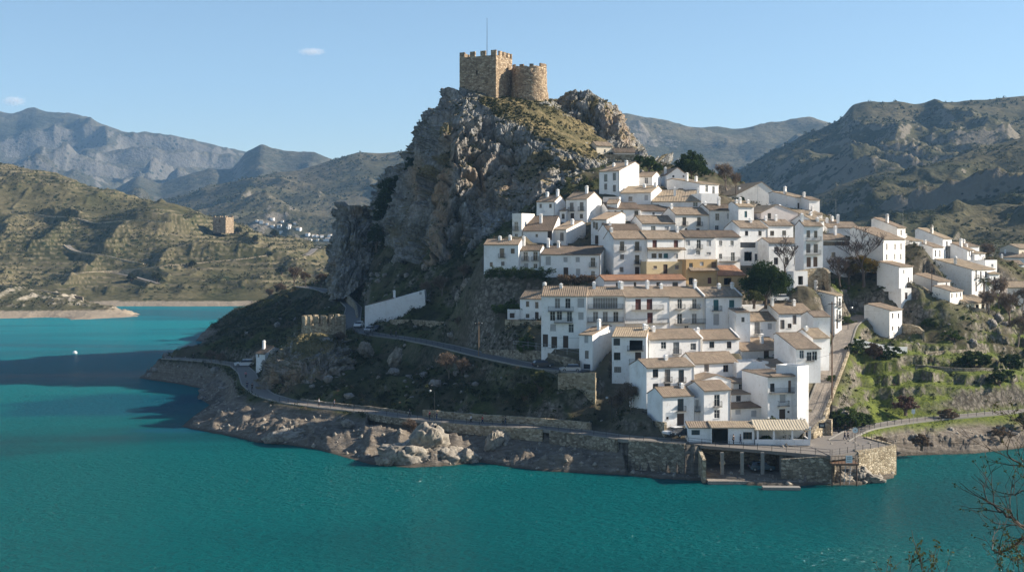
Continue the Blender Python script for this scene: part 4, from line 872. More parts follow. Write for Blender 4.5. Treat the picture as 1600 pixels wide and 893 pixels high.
# flat floor of the valleys, out to the horizon
vf = MB().add([(-4300, 1410, 4), (4300, 1410, 4), (4300, 8400, 4), (-4300, 8400, 4)], [(0, 1, 2, 3)]).build('valley_ground', MM); tag(vf, kind='structure')
# ------------------------------------------------------------------ the crag, as a lofted rock body with blocks, ribs and clefts
def crag_mat():
    t = NT('limestone_crag'); p = t.pos(); nf = t.noise(p, .55, 6, .65); nb = t.noise(p, .12, 4, .6)
    streak = t.noise(t.mapv(p, (.9, .9, .14)), .8, 5, .65)
    c = t.mix(t.ramp(nf, (.3, 0.), (.7, 1.)), (.13, .131, .13), (.44, .432, .41))
    c = t.mix(t.ramp(streak, (.42, 0.), (.72, .75)), c, (.11, .105, .095))
    oc = t.mix(streak, (.17, .11, .065), (.42, .29, .175))
    c = t.mix(t.math('MULTIPLY', t.attr('ochre'), t.ramp(nb, (.25, .5), (.6, 1.))), c, oc)
    gr = t.mix(nf, (.03, .036, .015), (.17, .14, .07)); gr = t.mix(t.ramp(nb, (.4, 0.), (.6, .75)), gr, (.25, .195, .10))
    c = t.mix(t.attr('veg'), c, gr)
    c = t.mix(t.attr('crack'), c, (.055, .055, .04))
    v = t.vor(t.mapv(p, (1, 1, .7)), .9, 'DISTANCE_TO_EDGE').outputs[0]
    h = t.math('ADD', t.math('MULTIPLY', nf, .8), t.math('MULTIPLY', t.ramp(v, (0., 0.), (.16, 1.)), .7))
    return t.done(c, .95, t.bump(h, .9, .4), .1)
CM = crag_mat()
def loft(name, ribs, nu, nv, cap, mat, amp=1., ochre=(), grass=(), closed=True, seed=0, scale=1., kind=None):
    RB = []
    for r in ribs:
        r = np.array([q if len(q) == 3 and not isinstance(q, list) else q for q in r], float); d = np.concatenate([[0], np.cumsum(np.sqrt((np.diff(r, axis=0)**2).sum(1)))]); d /= d[-1]
        tt = np.linspace(0, 1, nv); RB.append(np.stack([np.interp(tt, d, r[:, k]) for k in range(3)], 1))
    RB = np.array(RB); n = len(RB)                     # n, nv, 3
    ts = np.linspace(0, n, nu, endpoint=False); i1 = np.floor(ts).astype(int); f = (ts-i1)[:, None, None]
    g = lambda k: RB[(i1+k) % n]
    cat = .5*(2*g(0)+(g(1)-g(-1))*f+(2*g(-1)-5*g(0)+4*g(1)-g(2))*f*f+(3*g(0)-g(-1)-3*g(1)+g(2))*f**3)
    V = .6*cat+.4*(g(0)*(1-f)+g(1)*f)
    V = V.transpose(1, 0, 2)                           # nv, nu, 3
    capn = 14; top = V[0]; c = np.array(cap)
    C_ = np.array([c+(top-c)*(k/capn) for k in range(1, capn)])
    G = np.concatenate([C_, V], 0); ny, nx = G.shape[:2]
    def normals(G):
        du = np.roll(G, -1, 1)-np.roll(G, 1, 1); dv = np.gradient(G, axis=0); nn = np.cross(dv, du); nn /= np.maximum(np.linalg.norm(nn, axis=2, keepdims=True), 1e-6)
        ctr = G.mean((0, 1)); s = np.sign(((G-ctr)*nn).sum(2).mean()); return nn*s
    N = normals(G); Pp = G.reshape(-1, 3)/scale; nn = N.reshape(-1, 3)
    horiz = np.concatenate([np.zeros((capn-1)*nx)+.25, np.ones(nv*nx)])
    steep = sstep(.95, .6, nn[:, 2]) if False else 1-sstep(.55, .9, nn[:, 2])
    wq = np.stack([fbm(Pp*.06, 3, seed+1), fbm(Pp*.06, 3, seed+2), fbm(Pp*.06, 3, seed+4)], 1)-.5
    ribn = ridged((Pp+wq*14)*np.array([.085, .085, .026]), 5, seed+11)
    rib2 = ridged((Pp@np.array([[.9, 0, .45], [0, 1, 0], [-.45, 0, .9]])+wq*6)*np.array([.26, .26, .09]), 5, seed+13)
    fine_ = ridged(Pp*np.array([.7, .7, .5]), 4, seed+15)
    sl = Pp@np.array([[1, 0, .35], [0, 1, .1], [-.35, -.1, 1]])  # tilted joints
    b1, b2, id1 = worley((sl+wq*16)*np.array([.15, .15, .06]), seed+21)
    c1, c2, id2 = worley((sl+wq*12)*np.array([.42, .42, .24]), seed+33)
    e1, e2, id3 = worley(Pp*np.array([.8, .8, .6]), seed+43)
    oc = np.zeros(len(Pp))
    for (x, y, z), (rx, rz) in ochre:
        Q = G.reshape(-1, 3); oc = np.maximum(oc, np.exp(-((Q[:, 0]-x)/rx)**2-((Q[:, 2]-z)/rz)**2))
    oc = np.clip(oc*1.5, 0, 1)*(.35+.65*sstep(.35, .6, fbm(Pp*np.array([.2, .2, .07]), 4, seed+63)))
    smooth_ = 1-.75*oc
    fa = facets((sl+wq*10)*np.array([.13, .13, .055]), seed+71, 1.8); fb = facets((sl+wq*6)*np.array([.33, .33, .16]), seed+75, 1.6); fc = facets(Pp*np.array([.8, .8, .5]), seed+79, 1.5)
    disp = (ribn-.42)*6.2+(rib2-.4)*2.4*smooth_+(fine_-.4)*.45+fa*5.6*smooth_+fb*2.1*smooth_+fc*.5
    cl_n = fbm((Pp+wq*18)*np.array([.055, .055, .017]), 4, seed+91); cleft = 1-sstep(.0, .035, np.abs(cl_n-.5)); cl2 = 1-sstep(.0, .03, np.abs(fbm((sl+wq*9)*np.array([.11, .11, .04]), 4, seed+95)-.5)); disp = disp-cleft*4.2-cl2*1.6*smooth_
    gate = sstep(.42, .62, fbm(Pp*.09, 3, seed+61)); cr1 = (1-sstep(.0, .16, b2-b1))*gate; cr2 = 1-sstep(0., .12, c2-c1)
    disp = disp-cr1*2.2*smooth_-cr2*.5*smooth_
    for (x, z), (rx, rz) in grass:
        Q0 = G.reshape(-1, 3); disp = disp*(1-.72*np.clip(1.4*np.exp(-((Q0[:, 0]-x)/rx)**2-((Q0[:, 2]-z)/rz)**2), 0, 1))
    disp = disp*amp*horiz*(.35+.65*steep)*np.concatenate([np.full((capn-1)*nx, .6), np.ones(nv*nx)])*scale
    G2 = (G.reshape(-1, 3)+nn*disp[:, None]).reshape(G.shape)
    N2 = normals(G2).reshape(-1, 3)
    nfz = fbm(Pp*.22, 4, seed+50)
    gully = sstep(.25, .08, ribn) if False else 1-sstep(.06, .22, ribn)
    veg = np.maximum(sstep(.56, .82, N2[:, 2]+(nfz-.5)*.7), np.maximum(gully, np.maximum(cleft, cl2*.8))*sstep(.4, .55, nfz)*.95)
    Q = G2.reshape(-1, 3)
    for (x, z), (rx, rz) in grass: veg = np.maximum(veg, sstep(.35, .6, np.exp(-((Q[:, 0]-x)/rx)**2-((Q[:, 2]-z)/rz)**2)*(.7+.6*nfz)+N2[:, 2]*.3)*sstep(.1, .35, N2[:, 2]))
    crack = np.clip(cr1*.75*smooth_+cr2*.35*sstep(.45, .6, nfz)*smooth_, 0, 1)*(1-veg)
    apex = np.array([[*cap]]); Vv = np.concatenate([Q, apex]); q4 = gridq(ny, nx, True)[:, ::-1]
    ia = len(Q); fan = np.stack([np.full(nx, ia), np.arange(nx), (np.arange(nx)+1) % nx, (np.arange(nx)+1) % nx], 1)
    o = npmesh(name, Vv, q4, mat, attrs=dict(ochre=np.append(oc, 0), veg=np.append(veg, 1), crack=np.append(crack, 0)), smooth=True)
    mb = bpy.data.meshes
    tag(o, kind=kind)
    return o, Q, N2, veg
ribs = [
 [P(718, 142, 436), P(694, 168, 438), P(656, 215, 442), P(643, 255, 442), P(622, 295, 442), P(606, 330, 442), P(590, 370, 442), P(565, 440, 442)],
 [P(728, 141, 428), P(704, 172, 418), P(680, 215, 418), P(666, 250, 414), P(655, 300, 408), P(648, 350, 402), P(640, 410, 396)],
 [P(738, 143, 425), P(708, 178, 411), P(693, 205, 402), P(690, 250, 397), P(688, 300, 391), P(682, 340, 386), P(676, 390, 380), P(674, 425, 378)],
 [P(752, 150, 423), P(738, 190, 408), P(730, 240, 398), P(724, 300, 390), P(716, 350, 383), P(708, 400, 376), P(706, 430, 374)],
 [P(766, 154, 421), P(765, 190, 409), P(768, 240, 399), P(764, 285, 392), P(758, 330, 383), P(752, 375, 374), P(750, 410, 370)],
 [P(778, 156, 421), P(795, 190, 407), P(805, 240, 394), P(806, 285, 384), P(806, 330, 371), P(806, 370, 360)],
 [P(800, 154, 424), P(828, 192, 406), P(848, 235, 391), P(856, 270, 381), P(860, 300, 371), P(864, 345, 362)],
 [P(826, 158, 428), P(862, 196, 412), P(890, 230, 396), P(908, 255, 386), P(916, 280, 377), P(920, 315, 370)],
 [P(850, 160, 432), P(890, 196, 426), P(924, 222, 418), P(944, 246, 405), P(955, 266, 392), P(960, 300, 374)],
 [P(862, 160, 438), P(906, 190, 436), P(944, 212, 434), P(978, 240, 424), P(994, 262, 408), P(1004, 295, 392)],
 [P(868, 158, 452), P(915, 186, 462), P(965, 212, 470), P(1020, 255, 474), P(1050, 290, 474)],
 [P(830, 150, 458), P(850, 190, 482), P(860, 250, 500), P(860, 330, 512)],
 [P(770, 145, 458), P(760, 190, 482), P(740, 260, 505), P(720, 340, 520)],
 [P(722, 142, 448), P(690, 180, 468), P(650, 250, 486), P(600, 330, 500), P(560, 420, 510)]]
XZ = lambda px, py, Y: (P(px, py, Y)[0], P(px, py, Y)[2])
och = [(P(697, 240, 392), (2.4, 14)), (P(690, 320, 386), (2.6, 13)), (P(684, 380, 382), (3., 8)), (P(760, 268, 396), (7.5, 7.)), (P(778, 300, 390), (6, 4.5)), (P(650, 290, 408), (3, 9)), (P(712, 395, 377), (3, 5)), (P(830, 285, 392), (4, 7))]
gra = [(XZ(800, 165, 424), (8, 5)), (XZ(840, 178, 422), (10, 6)), (XZ(880, 205, 420), (11, 6.5)), (XZ(915, 225, 416), (9, 6)), (XZ(770, 160, 421), (4, 2.5))]
crag, CQ, CN, CV = loft('crag', ribs, 760, 300, P(790, 150, 440), CM, 1., och, gra, seed=300, kind='structure')
# left spur below it
ribs = [
 [P(540, 324, 446), P(528, 340, 447), P(522, 368, 448), P(517, 400, 448), P(515, 440, 448), P(513, 475, 448)],
 [P(545, 322, 441), P(538, 345, 438), P(532, 372, 434), P(528, 405, 430), P(526, 440, 427), P(524, 470, 425)],
 [P(552, 321, 440), P(552, 348, 436), P(550, 375, 432), P(546, 410, 428), P(544, 440, 424), P(542, 465, 422)],
 [P(561, 321, 441), P(566, 346, 438), P(570, 375, 434), P(572, 405, 430), P(572, 440, 426)],
 [P(567, 324, 446), P(574, 345, 446), P(586, 362, 446), P(600, 390, 446), P(604, 430, 446)],
 [P(560, 323, 454), P(572, 350, 464), P(590, 380, 470), P(596, 440, 474)],
 [P(546, 323, 454), P(536, 350, 462), P(526, 380, 468), P(520, 450, 472)]]
loft('rock_spur', ribs, 240, 130, P(554, 321, 447), CM, .75, [(P(521, 440, 436), (1.6, 6)), (P(560, 330, 440), (2., 2.))], (), seed=340, scale=.7, kind='structure')
# right outcrop beside the castle slope
ribs = [
 [P(888, 148, 452), P(879, 158, 450), P(880, 180, 446), P(884, 215, 442), P(886, 240, 440)],
 [P(896, 145, 446), P(892, 165, 441), P(898, 190, 437), P(905, 215, 433), P(910, 245, 430)],
 [P(912, 144, 445), P(916, 168, 439), P(925, 195, 434), P(935, 220, 430), P(938, 250, 426)],
 [P(928, 146, 445), P(938, 166, 439), P(948, 192, 434), P(958, 220, 430), P(962, 250, 424)],
 [P(948, 158, 446), P(963, 172, 442), P(974, 196, 438), P(982, 222, 434), P(988, 250, 430)],
 [P(960, 166, 452), P(974, 182, 452), P(983, 205, 452), P(992, 232, 452), P(998, 262, 452)],
 [P(940, 156, 460), P(955, 180, 468), P(970, 220, 474), P(980, 260, 478)],
 [P(900, 148, 460), P(895, 180, 468), P(890, 220, 474), P(885, 260, 478)]]
oc2 = [(P(972, 200, 440), (2.5, 7)), (P(952, 185, 438), (2, 5))]
outc, OQ, ON, OV = loft('rock_outcrop', ribs, 260, 110, P(918, 150, 450), CM, .8, oc2, (), seed=360, scale=.75, kind='structure')

# boulders along the shore: displaced lumps, each its own thing
def boulder_mesh(name, rx, ry, rz, seed, mat, n=34, blocky=1.):
    u = np.linspace(0, 2*np.pi, n*2, endpoint=False); v = np.linspace(.02, np.pi*.98, n)
    uu, vv = np.meshgrid(u, v); pw = .75
    sg = lambda a: np.sign(a)*np.abs(a)**pw
    d = np.stack([sg(np.cos(uu))*sg(np.sin(vv)), sg(np.sin(uu))*sg(np.sin(vv)), sg(np.cos(vv))], -1).reshape(-1, 3)
    b = d*np.array([rx, ry, rz]); s = max(rx, ry, rz); rg = np.random.default_rng(seed*7+3)
    if blocky >= .9:                         # broken faces: cut the lump by random planes
        dn = d/np.linalg.norm(d, axis=1, keepdims=True); rad = np.full(len(d), 1.35)
        for q_n in range(17):
            nrm = rg.normal(size=3); nrm /= np.linalg.norm(nrm); hgt_ = rg.uniform(.72, 1.02); c_ = dn@nrm; rad = np.where(c_ > .05, np.minimum(rad, hgt_/np.maximum(c_, .05)), rad)
        b = dn*rad[:, None]*np.array([rx, ry, rz])
    a1, a2, i1 = worley(b/s*1.6+seed, seed); c1, c2, i2 = worley(b/s*4.5+seed, seed+4)
    k = 1+blocky*(facets(b/s*2.4+seed*3.1, seed, 1.5)*.16+facets(b/s*6, seed+9, 1.5)*.06-(1-sstep(0, .12, a2-a1))*.10+(i2-.5)*.08)+(fbm(b/s*6, 4, seed)-.5)*.14
    return npmesh(name, b*k[:, None], gridq(n, n*2, True)[:, ::-1], mat, attrs=dict(ochre=np.zeros(len(b)), veg=np.zeros(len(b)), crack=(1-sstep(0, .1, a2-a1))*.6))
def boulder(px, py, Y, rx, ry, rz, seed, label, rz_=0., tilt=0., mat=None, blocky=1.):
    o = boulder_mesh('boulder', rx, ry, rz, seed, mat or SHM, blocky=blocky); x, y, z = P(px, py, Y)
    o.location = (x, y, z); o.rotation_euler = (tilt, tilt*.6, rz_); return tag(o, label, 'boulder', 'rocks along the shore')
t = NT('pale_shore_rock'); p = t.pos(); nf = t.noise(p, .9, 6, .65)
c = t.mix(t.ramp(nf, (.3, 0.), (.7, 1.)), (.16, .14, .115), (.40, .36, .30)); c = t.mix(t.attr('crack'), c, (.08, .065, .05))
SHM = t.done(c, .95, t.bump(nf, .9, .3), .1)
BO = [(632, 716, 239, 4.2, 3.2, 2.4, 1, 'big faceted grey boulder at the water edge below the brown path tree', .3, .2), (668, 700, 243, 4.6, 3.6, 3.3, 2, 'large pale sunlit outcrop standing highest on the shore', .9, .3),
      (700, 712, 241, 4.4, 3., 2.1, 3, 'pale cracked rock mass spreading right of the highest shore outcrop', .2, .15), (728, 716, 241, 2.6, 2.2, 1.8, 4, 'low pale rock at the right foot of the sunlit outcrop', .5, .1), (604, 722, 238, 2., 1.8, 1.4, 5, 'small tan rock left of the faceted boulder', .1, .1),
      (768, 697, 245, 1.7, 1.6, 3.2, 6, 'upright grey slab rock leaning on the bare shore', .4, .25), (783, 684, 247, 2.2, 1.6, 1.6, 7, 'brownish block perched above the leaning slab', .2, .1),
      (452, 684, 266, 4.6, 3.4, 2., 8, 'grey white cracked rock mound on the left shore', .6, .05), (430, 690, 265, 2.2, 1.8, 1.1, 9, 'dark small rock at the tip of the grey white mound', .2, .05), (505, 668, 266, 1.8, 1.5, 1.2, 10, 'round grey boulder on the slope below the railing', .8, .1),
      (545, 662, 264, 1.5, 1.2, 1., 18, 'pale stone above the striped bare slope', .8, .1),
      (1312, 747, 220, 1.7, 1.5, 1.3, 11, 'dark wet rock under the timber deck', .3, .1), (1345, 742, 221.5, 2.4, 1.8, 1.5, 12, 'pale broken rocks at the foot of the sunlit bastion', .5, .12), (1364, 748, 220.5, 2.2, 1.4, .8, 13, 'flat grey rock in the water before the bastion', .2, .03), (1336, 729, 224, 2.2, 1.7, 1.4, 14, 'tan rock wedged between deck and bastion', .9, .1),
      (740, 452, 341, 3., 2.4, 3.2, 15, 'tall pale rock on the dark slope left of the hedge', .3, .2), (722, 470, 342, 2.4, 2., 2.2, 16, 'grey rock just below the tall pale rock on the slope', .9, .2), (770, 440, 333, 2.6, 2., 1.8, 17, 'rounded tan rock right below the leftmost village house', .4, .1),
      (618, 560, 302, 1.8, 1.5, 2.6, 19, 'pale split rock on the bank below the upper road', .3, .2), (570, 545, 318, 2., 1.5, 1.8, 20, 'white streaked rock under the road wall', .6, .2)]
for b in BO: boulder(*b[:7], b[7], b[8], b[9])
# rock face below the old turret
ribs = [
 [P(458, 518, 326), P(440, 545, 323), P(428, 575, 320), P(418, 616, 316)],
 [P(466, 520, 320), P(448, 548, 311), P(438, 580, 304), P(430, 622, 300)],
 [P(480, 521, 317), P(468, 548, 309), P(460, 580, 301), P(452, 628, 294)],
 [P(505, 522, 316), P(500, 550, 309), P(494, 580, 302), P(490, 630, 293)],
 [P(522, 523, 318), P(526, 550, 313), P(526, 580, 307), P(522, 630, 299)],
 [P(530, 523, 324), P(540, 555, 326), P(545, 590, 326), P(545, 632, 326)],
 [P(500, 520, 336), P(500, 550, 345), P(500, 600, 350)]]
loft('turret_rock', ribs, 300, 120, P(495, 521, 325), CM, 1.5, [(P(470, 600, 300), (6, 4.5)), (P(440, 595, 303), (4, 4)), (P(500, 610, 297), (5, 3))], [(XZ(490, 530, 315), (9, 3))], seed=390, scale=.6, kind='structure')
# ------------------------------------------------------------------ castle
def oriented(px0, px1, pe, Y, yaw):
    a = R(yaw); u = (math.cos(a), math.sin(a)); v = (-math.sin(a), math.cos(a))
    cx = ((px0+px1)/2-800)/F*Y
    s = [((p-800)/F*Y-cx)/(u[0]-(p-800)/F*u[1]) for p in (px0, px1)]
    A = (cx+s[0]*u[0], Y+s[0]*u[1]); return A, s[1]-s[0], a
ca = empty('castle', P(775, 150, 432)); tag(ca, 'sandstone castle with a square crenellated keep and round tower on top of the crag', 'castle')
cx0, cy0, cz0 = ca.location
A, W, a = oriented(718, 775, 0, 430, -28)
k = empty('keep', (A[0]-cx0, A[1]-cy0, 0), a); k.parent = ca
ztop = HC+(YH-86)/F*427-cz0; D = 11.5; zb_ = -6
mb = MB(); facade(mb, W, zb_, ztop, [(W*.45, W*.45+.7, ztop-6.2, ztop-4.6), (W*.72, W*.72+.35, ztop-9.5, ztop-8.6)], .5)
hs = [(D*.48, D*.48+.35, ztop-5.2, ztop-4.)]
tmp = MB(); facade(tmp, D, zb_, ztop, hs, .5)
mb.add([(W-y, x, z) for x, y, z in tmp.v], [f for f in tmp.f])
mb.poly((0, 0, zb_), (0, 0, ztop), (0, D, ztop), (0, D, zb_)); mb.poly((0, D, zb_), (0, D, ztop), (W, D, ztop), (W, D, zb_)); mb.poly((0, 0, ztop-1.2), (W, 0, ztop-1.2), (W, D, ztop-1.2), (0, D, ztop-1.2))
for (x0, x1, y0, y1) in ((.001, W-.001, .6, .601), (.001, W-.001, D-.6, D-.601), (.6, .601, .001, D-.001), (W-.6, W-.601, .001, D-.001)):
    mb.poly((x0, y0, ztop-1.2), (x1, y1, ztop-1.2), (x1, y1, ztop), (x0, y0, ztop))
mb.poly((0, 0, ztop), (W, 0, ztop), (W-.6, .6, ztop), (.6, .6, ztop)); mb.poly((W, 0, ztop), (W, D, ztop), (W-.6, D-.6, ztop), (W-.6, .6, ztop)); mb.poly((W, D, ztop), (0, D, ztop), (.6, D-.6, ztop), (W-.6, D-.6, ztop)); mb.poly((0, D, ztop), (0, 0, ztop), (.6, .6, ztop), (.6, D-.6, ztop))
mb.build('keep_wall', M['castle'], k)
bpy.data.objects.remove(k) if False else None
mer = {}
def merlon(w, d, h):
    key = (round(w, 2), round(d, 2), round(h, 2))
    if key not in mer:
        m_ = MB(); m_.box(-w/2, w/2, -d/2, d/2, 0, h)
        m_.v = [(x+random.uniform(-.03, .03), y, z-(.07 if z > 0 else 0)*random.random()) for x, y, z in m_.v]; mer[key] = m_.mesh('merlon', M['castle'])
    return mer[key]
for i in range(4):
    x = W*(.07+.2867*i)
    for y in (.3, D-.3): inst('merlon', merlon(W*.14, .6, 1.75), k, (x, y, ztop))
for i in range(1, 4):
    y = D*(.06+.245*i)
    for x in (.3, W-.3): inst('merlon', merlon(.6, D*.165, 1.75), k, (x, y, ztop))
# round tower: a ring leaning out at its foot
tx, ty, _ = P(827, 130, 436); rt_px = (858-803)/2/F*436
tw = empty('round_tower', (tx-cx0, ty-cy0, 0)); tw.parent = ca
z1 = HC+(YH-104)/F*432-cz0; zlow = HC+(YH-170)/F*432-cz0
nh, nt_ = 46, 96; th = np.linspace(0, 2*np.pi, nt_, endpoint=False); hz_ = np.linspace(zlow-3, z1, nh); rr_ = np.interp(hz_, [zlow-3, zlow+3, zlow+8, z1], [rt_px*1.2, rt_px*1.1, rt_px*1.03, rt_px*.98])
TT, HH = np.meshgrid(th, hz_); q3 = np.stack([np.cos(TT)*5, np.sin(TT)*5, HH], -1).reshape(-1, 3); rj = np.repeat(rr_, nt_)+(fbm(q3*.45, 4, 71)-.5)*.55+facets(q3*np.array([1.1, 1.1, 1.8]), 73, .6)*.22
HHr = HH.ravel()+np.where(np.arange(nh*nt_) >= (nh-1)*nt_, (fbm(q3*.9, 3, 77)-.6)*1.6, 0)
Vt = np.stack([np.cos(TT.ravel())*rj, np.sin(TT.ravel())*rj, HHr], 1); top_ = Vt[-nt_:]; inn = top_*np.array([.88, .88, 1]); inn2 = inn-np.array([0, 0, 1.6]); mid_ = np.tile(np.array([[0, 0, z1-1.7]]), (nt_, 1))
npmesh('tower_wall', np.concatenate([Vt, inn, inn2, mid_]), gridq(nh+3, nt_, True), M['castle'], tw)
sl_ = MB(); sl_.box(-.28, .28, -.03, .25, 0, 1.9); inst('arrow_slit', sl_.mesh('arrow_slit', M['dark']), tw, (math.sin(.15)*rt_px*1., -math.cos(.15)*rt_px*1.0, z1-6.8), .15)
for i, an in enumerate([-2.75, -2.05, -1.45, -.72, -.38, -.1, .5, 1.1, 1.7, 2.3]):
    r_ = rt_px*.98-.3; inst('merlon', merlon([1.7, 1.5, 1.3, 2.0, 2.1, 2.0][i % 6], .58, [1.1, .8, .9, 1.25, 1.3, 1.25][i % 6]), tw, (r_*math.cos(an), r_*math.sin(an), z1-.15), an+math.pi/2)
# the flag mast
fp = P(761, 80, 434); mb = MB(); mb.tube([(0, 0, -3), (0, 0, 5), (0, 0, 11)], [.11, .09, .05], 6); mb.lathe([(.01, 11), (.12, 11.1), (.01, 11.25)], 8); o = mb.build('flagpole', M['iron']); o.location = fp; tag(o, 'bare thin flagpole on the castle keep', 'flagpole')
# stone terrace and hut below the outcrop
t_ = empty('stone_terrace', P(970, 262, 404)); tag(t_, 'golden stone terrace wall under the rocky outcrop above the topmost house', 'wall')
mb = MB(); mb.box(-5.6, 5.6, 0, 8, -6, 3.6); mb.build('retaining_wall', M['stone_warm'], t_)
mb = MB(); mb.box(-5.7, 5.7, -.1, .5, 3.601, 4.2); mb.build('parapet', M['stone_warm'], t_)
h_ = house('n', 932, 957, 228, 248, 219, 'w945,236,.6,1.', '', 'small ochre stone hut with tiled roof on the terrace beneath the outcrop', name='stone_hut', cat='hut', yaw=25, L=5, Y=412, wall='cream', rt='tile', group=None)
h_ = house('n', 960, 992, 238, 252, 231, 'w972,246,.8,1.', '', 'low dark roofed shelter standing behind the golden terrace parapet', name='shelter', cat='hut', yaw=5, L=5, Y=411, wall='grey', rt='tile_dark', group=None)
# old crenellated turret on its rock
tx, ty, tz_ = P(506, 520, 324)
tr = empty('turret', (tx, ty, tz_)); tag(tr, 'low ruined turret with square battlements at the bend of the upper road', 'turret')
n = 8; r_ = 5.75; pts = [(r_*math.cos(2*math.pi*(i+.5)/n), r_*math.sin(2*math.pi*(i+.5)/n)) for i in range(n)]; pin = [(p_[0]*.88, p_[1]*.88) for p_ in pts]
mb = MB()
for i in range(n):
    j = (i+1) % n; zt = 2.1
    mb.add([(*pts[i], -4), (*pts[j], -4), (*pts[j], zt), (*pts[i], zt), (*pin[i], -4), (*pin[j], -4), (*pin[j], zt), (*pin[i], zt)], [(0, 1, 2, 3), (5, 4, 7, 6), (3, 2, 6, 7)])
mb.build('turret_wall', M['stone_warm'], tr)
for i in range(n):
    j = (i+1) % n
    for f_ in (.22, .72):
        x = (pts[i][0]*(1-f_)+pts[j][0]*f_)*.94; y = (pts[i][1]*(1-f_)+pts[j][1]*f_)*.94
        m_ = MB().box(-.6, .6, -.36, .36, 0, 2.3+random.uniform(-.2, .2)).mesh('merlon', M['stone_warm']); inst('merlon', m_, tr, (x, y, 2.101), math.atan2(pts[j][1]-pts[i][1], pts[j][0]-pts[i][0]))
# watch tower on the far hill
x, y, z = P(349, 353, 1078); wt = empty('watchtower', (x, y, z)); tag(wt, 'small square stone watchtower on the far hill shelf', 'tower')
mb = MB(); facade(mb, 13, -6, 7.2, [(6, 7, 3, 5)], .6); mb.add([(13-y_, x_, z_) for x_, y_, z_ in MB().v], []) ; mb.poly((13, 0, -6), (13, 11, -6), (13, 11, 7.2), (13, 0, 7.2)); mb.poly((0, 0, -6), (0, 0, 7.2), (0, 11, 7.2), (0, 11, -6)); mb.poly((0, 11, -6), (0, 11, 7.2), (13, 11, 7.2), (13, 11, -6)); mb.poly((0, 0, 6.6), (13, 0, 6.6), (13, 11, 6.6), (0, 11, 6.6))
mb.v = [(p_[0]-6.5, p_[1]-5.5, p_[2]) for p_ in mb.v]; mb.build('tower_wall', M['castle'], wt); wt.rotation_euler = (0, 0, R(-24))
for sx in (-1, 0, 1):
    for sy in (-1, 1): inst('merlon', MB().box(-.9, .9, -.5, .5, 0, 1.3).mesh('merlon', M['castle']), wt, (sx*5.3, sy*4.9, 7.201))
# ------------------------------------------------------------------ roads
def resample(pts, step):
    pts = np.array(pts, float); d = np.concatenate([[0], np.cumsum(np.sqrt((np.diff(pts, axis=0)**2).sum(1)))])
    n = max(2, int(d[-1]/step)+1); t = np.linspace(0, d[-1], n)
    o = np.stack([np.interp(t, d, pts[:, k]) for k in range(3)], 1)
    for _ in range(3): o[1:-1] = .25*o[:-2]+.5*o[1:-1]+.25*o[2:]
    return o
def offs(pts, w):
    d = np.gradient(pts[:, :2], axis=0); d /= np.maximum(np.linalg.norm(d, axis=1, keepdims=True), 1e-6)
    r = pts.copy(); r[:, 0] += d[:, 1]*w; r[:, 1] -= d[:, 0]*w; return r     # +w = right hand side of travel
def ribbon(name, pts, w, mat, step=2., th=.12, kind='structure', kerb=True):
    p = resample(pts, step); l, r = offs(p, -w/2), offs(p, w/2); n = len(p); mb = MB()
    V = [*map(tuple, l), *map(tuple, r), *[(a, b, c-th-.5) for a, b, c in l], *[(a, b, c-th-.5) for a, b, c in r]]
    mb.add(V, [(i+n, i+n+1, i+1, i) for i in range(n-1)]+[(i+n, i+3*n, i+3*n+1, i+n+1) for i in range(n-1)]+[(i, i+1, i+2*n+1, i+2*n) for i in range(n-1)])
    o = mb.build(name, mat); tag(o, kind=kind)
    if kerb:
        mb = MB()
        for s in (-1, 1):
            a, b = offs(p, s*(w/2-.0)), offs(p, s*(w/2+.28)); V = []
            for q, dz in ((a, .12), (b, .12), (b, -.5), (a, -.5)): V += [(x, y, z+dz) for x, y, z in q]
            fs = []
            for k in range(4):
                k2 = (k+1) % 4; fs += [(k*n+i, k*n+i+1, k2*n+i+1, k2*n+i) for i in range(n-1)]
            fs += [(0, n, 2*n, 3*n), (n-1, 4*n-1, 3*n-1, 2*n-1)]; mb.add(V, fs)
        o = mb.build('kerb', M['concrete']); tag(o, kind=kind)
    return p
pl = ribbon('promenade', path_low[:14]+[PZ(1075, 690, 5.52)], 4.2, M['paving'])
pr_ = ribbon('shore_path', path_right, 3.4, M['paving'])
ps = ribbon('village_street', street, 3.8, M['cobble'])
pu = ribbon('upper_road', road_up, 4.6, M['asphalt'])
# quay deck: one slab over columns, and the plaza at its end
dk_px = [(1070, 691, 5.52), (1100, 695.5, 5.45), (1200, 703.5, 5.15), (1298, 711.5, 4.9)]
fr = [PZ(*q) for q in dk_px]; bk = [(1262, 678, 5.), (1180, 684, 5.3), (1070, 681, 5.6)]
pts = fr+[PZ(*q) for q in bk]; mb = MB(); mb.prism([p_[:2] for p_ in pts], [p_[2]-.55 for p_ in pts], [p_[2] for p_ in pts])
tag(mb.build('quay_deck', M['paving']), kind='structure')
pts = [PZ(a, b, 5.01) for a, b in [(1298, 711.6), (1340, 706), (1396, 697), (1362, 687), (1345, 681), (1334, 668), (1290, 664), (1262, 672), (1250, 690)]]
mb = MB(); mb.prism([p_[:2] for p_ in pts], 4.2, 5.01); tag(mb.build('plaza', M['paving']), kind='structure')
mb = MB(); mb.box(33.5, 50, 218.2, 229, -.4, .55); o = mb.build('slipway', M['cobble']); tag(o, kind='structure')
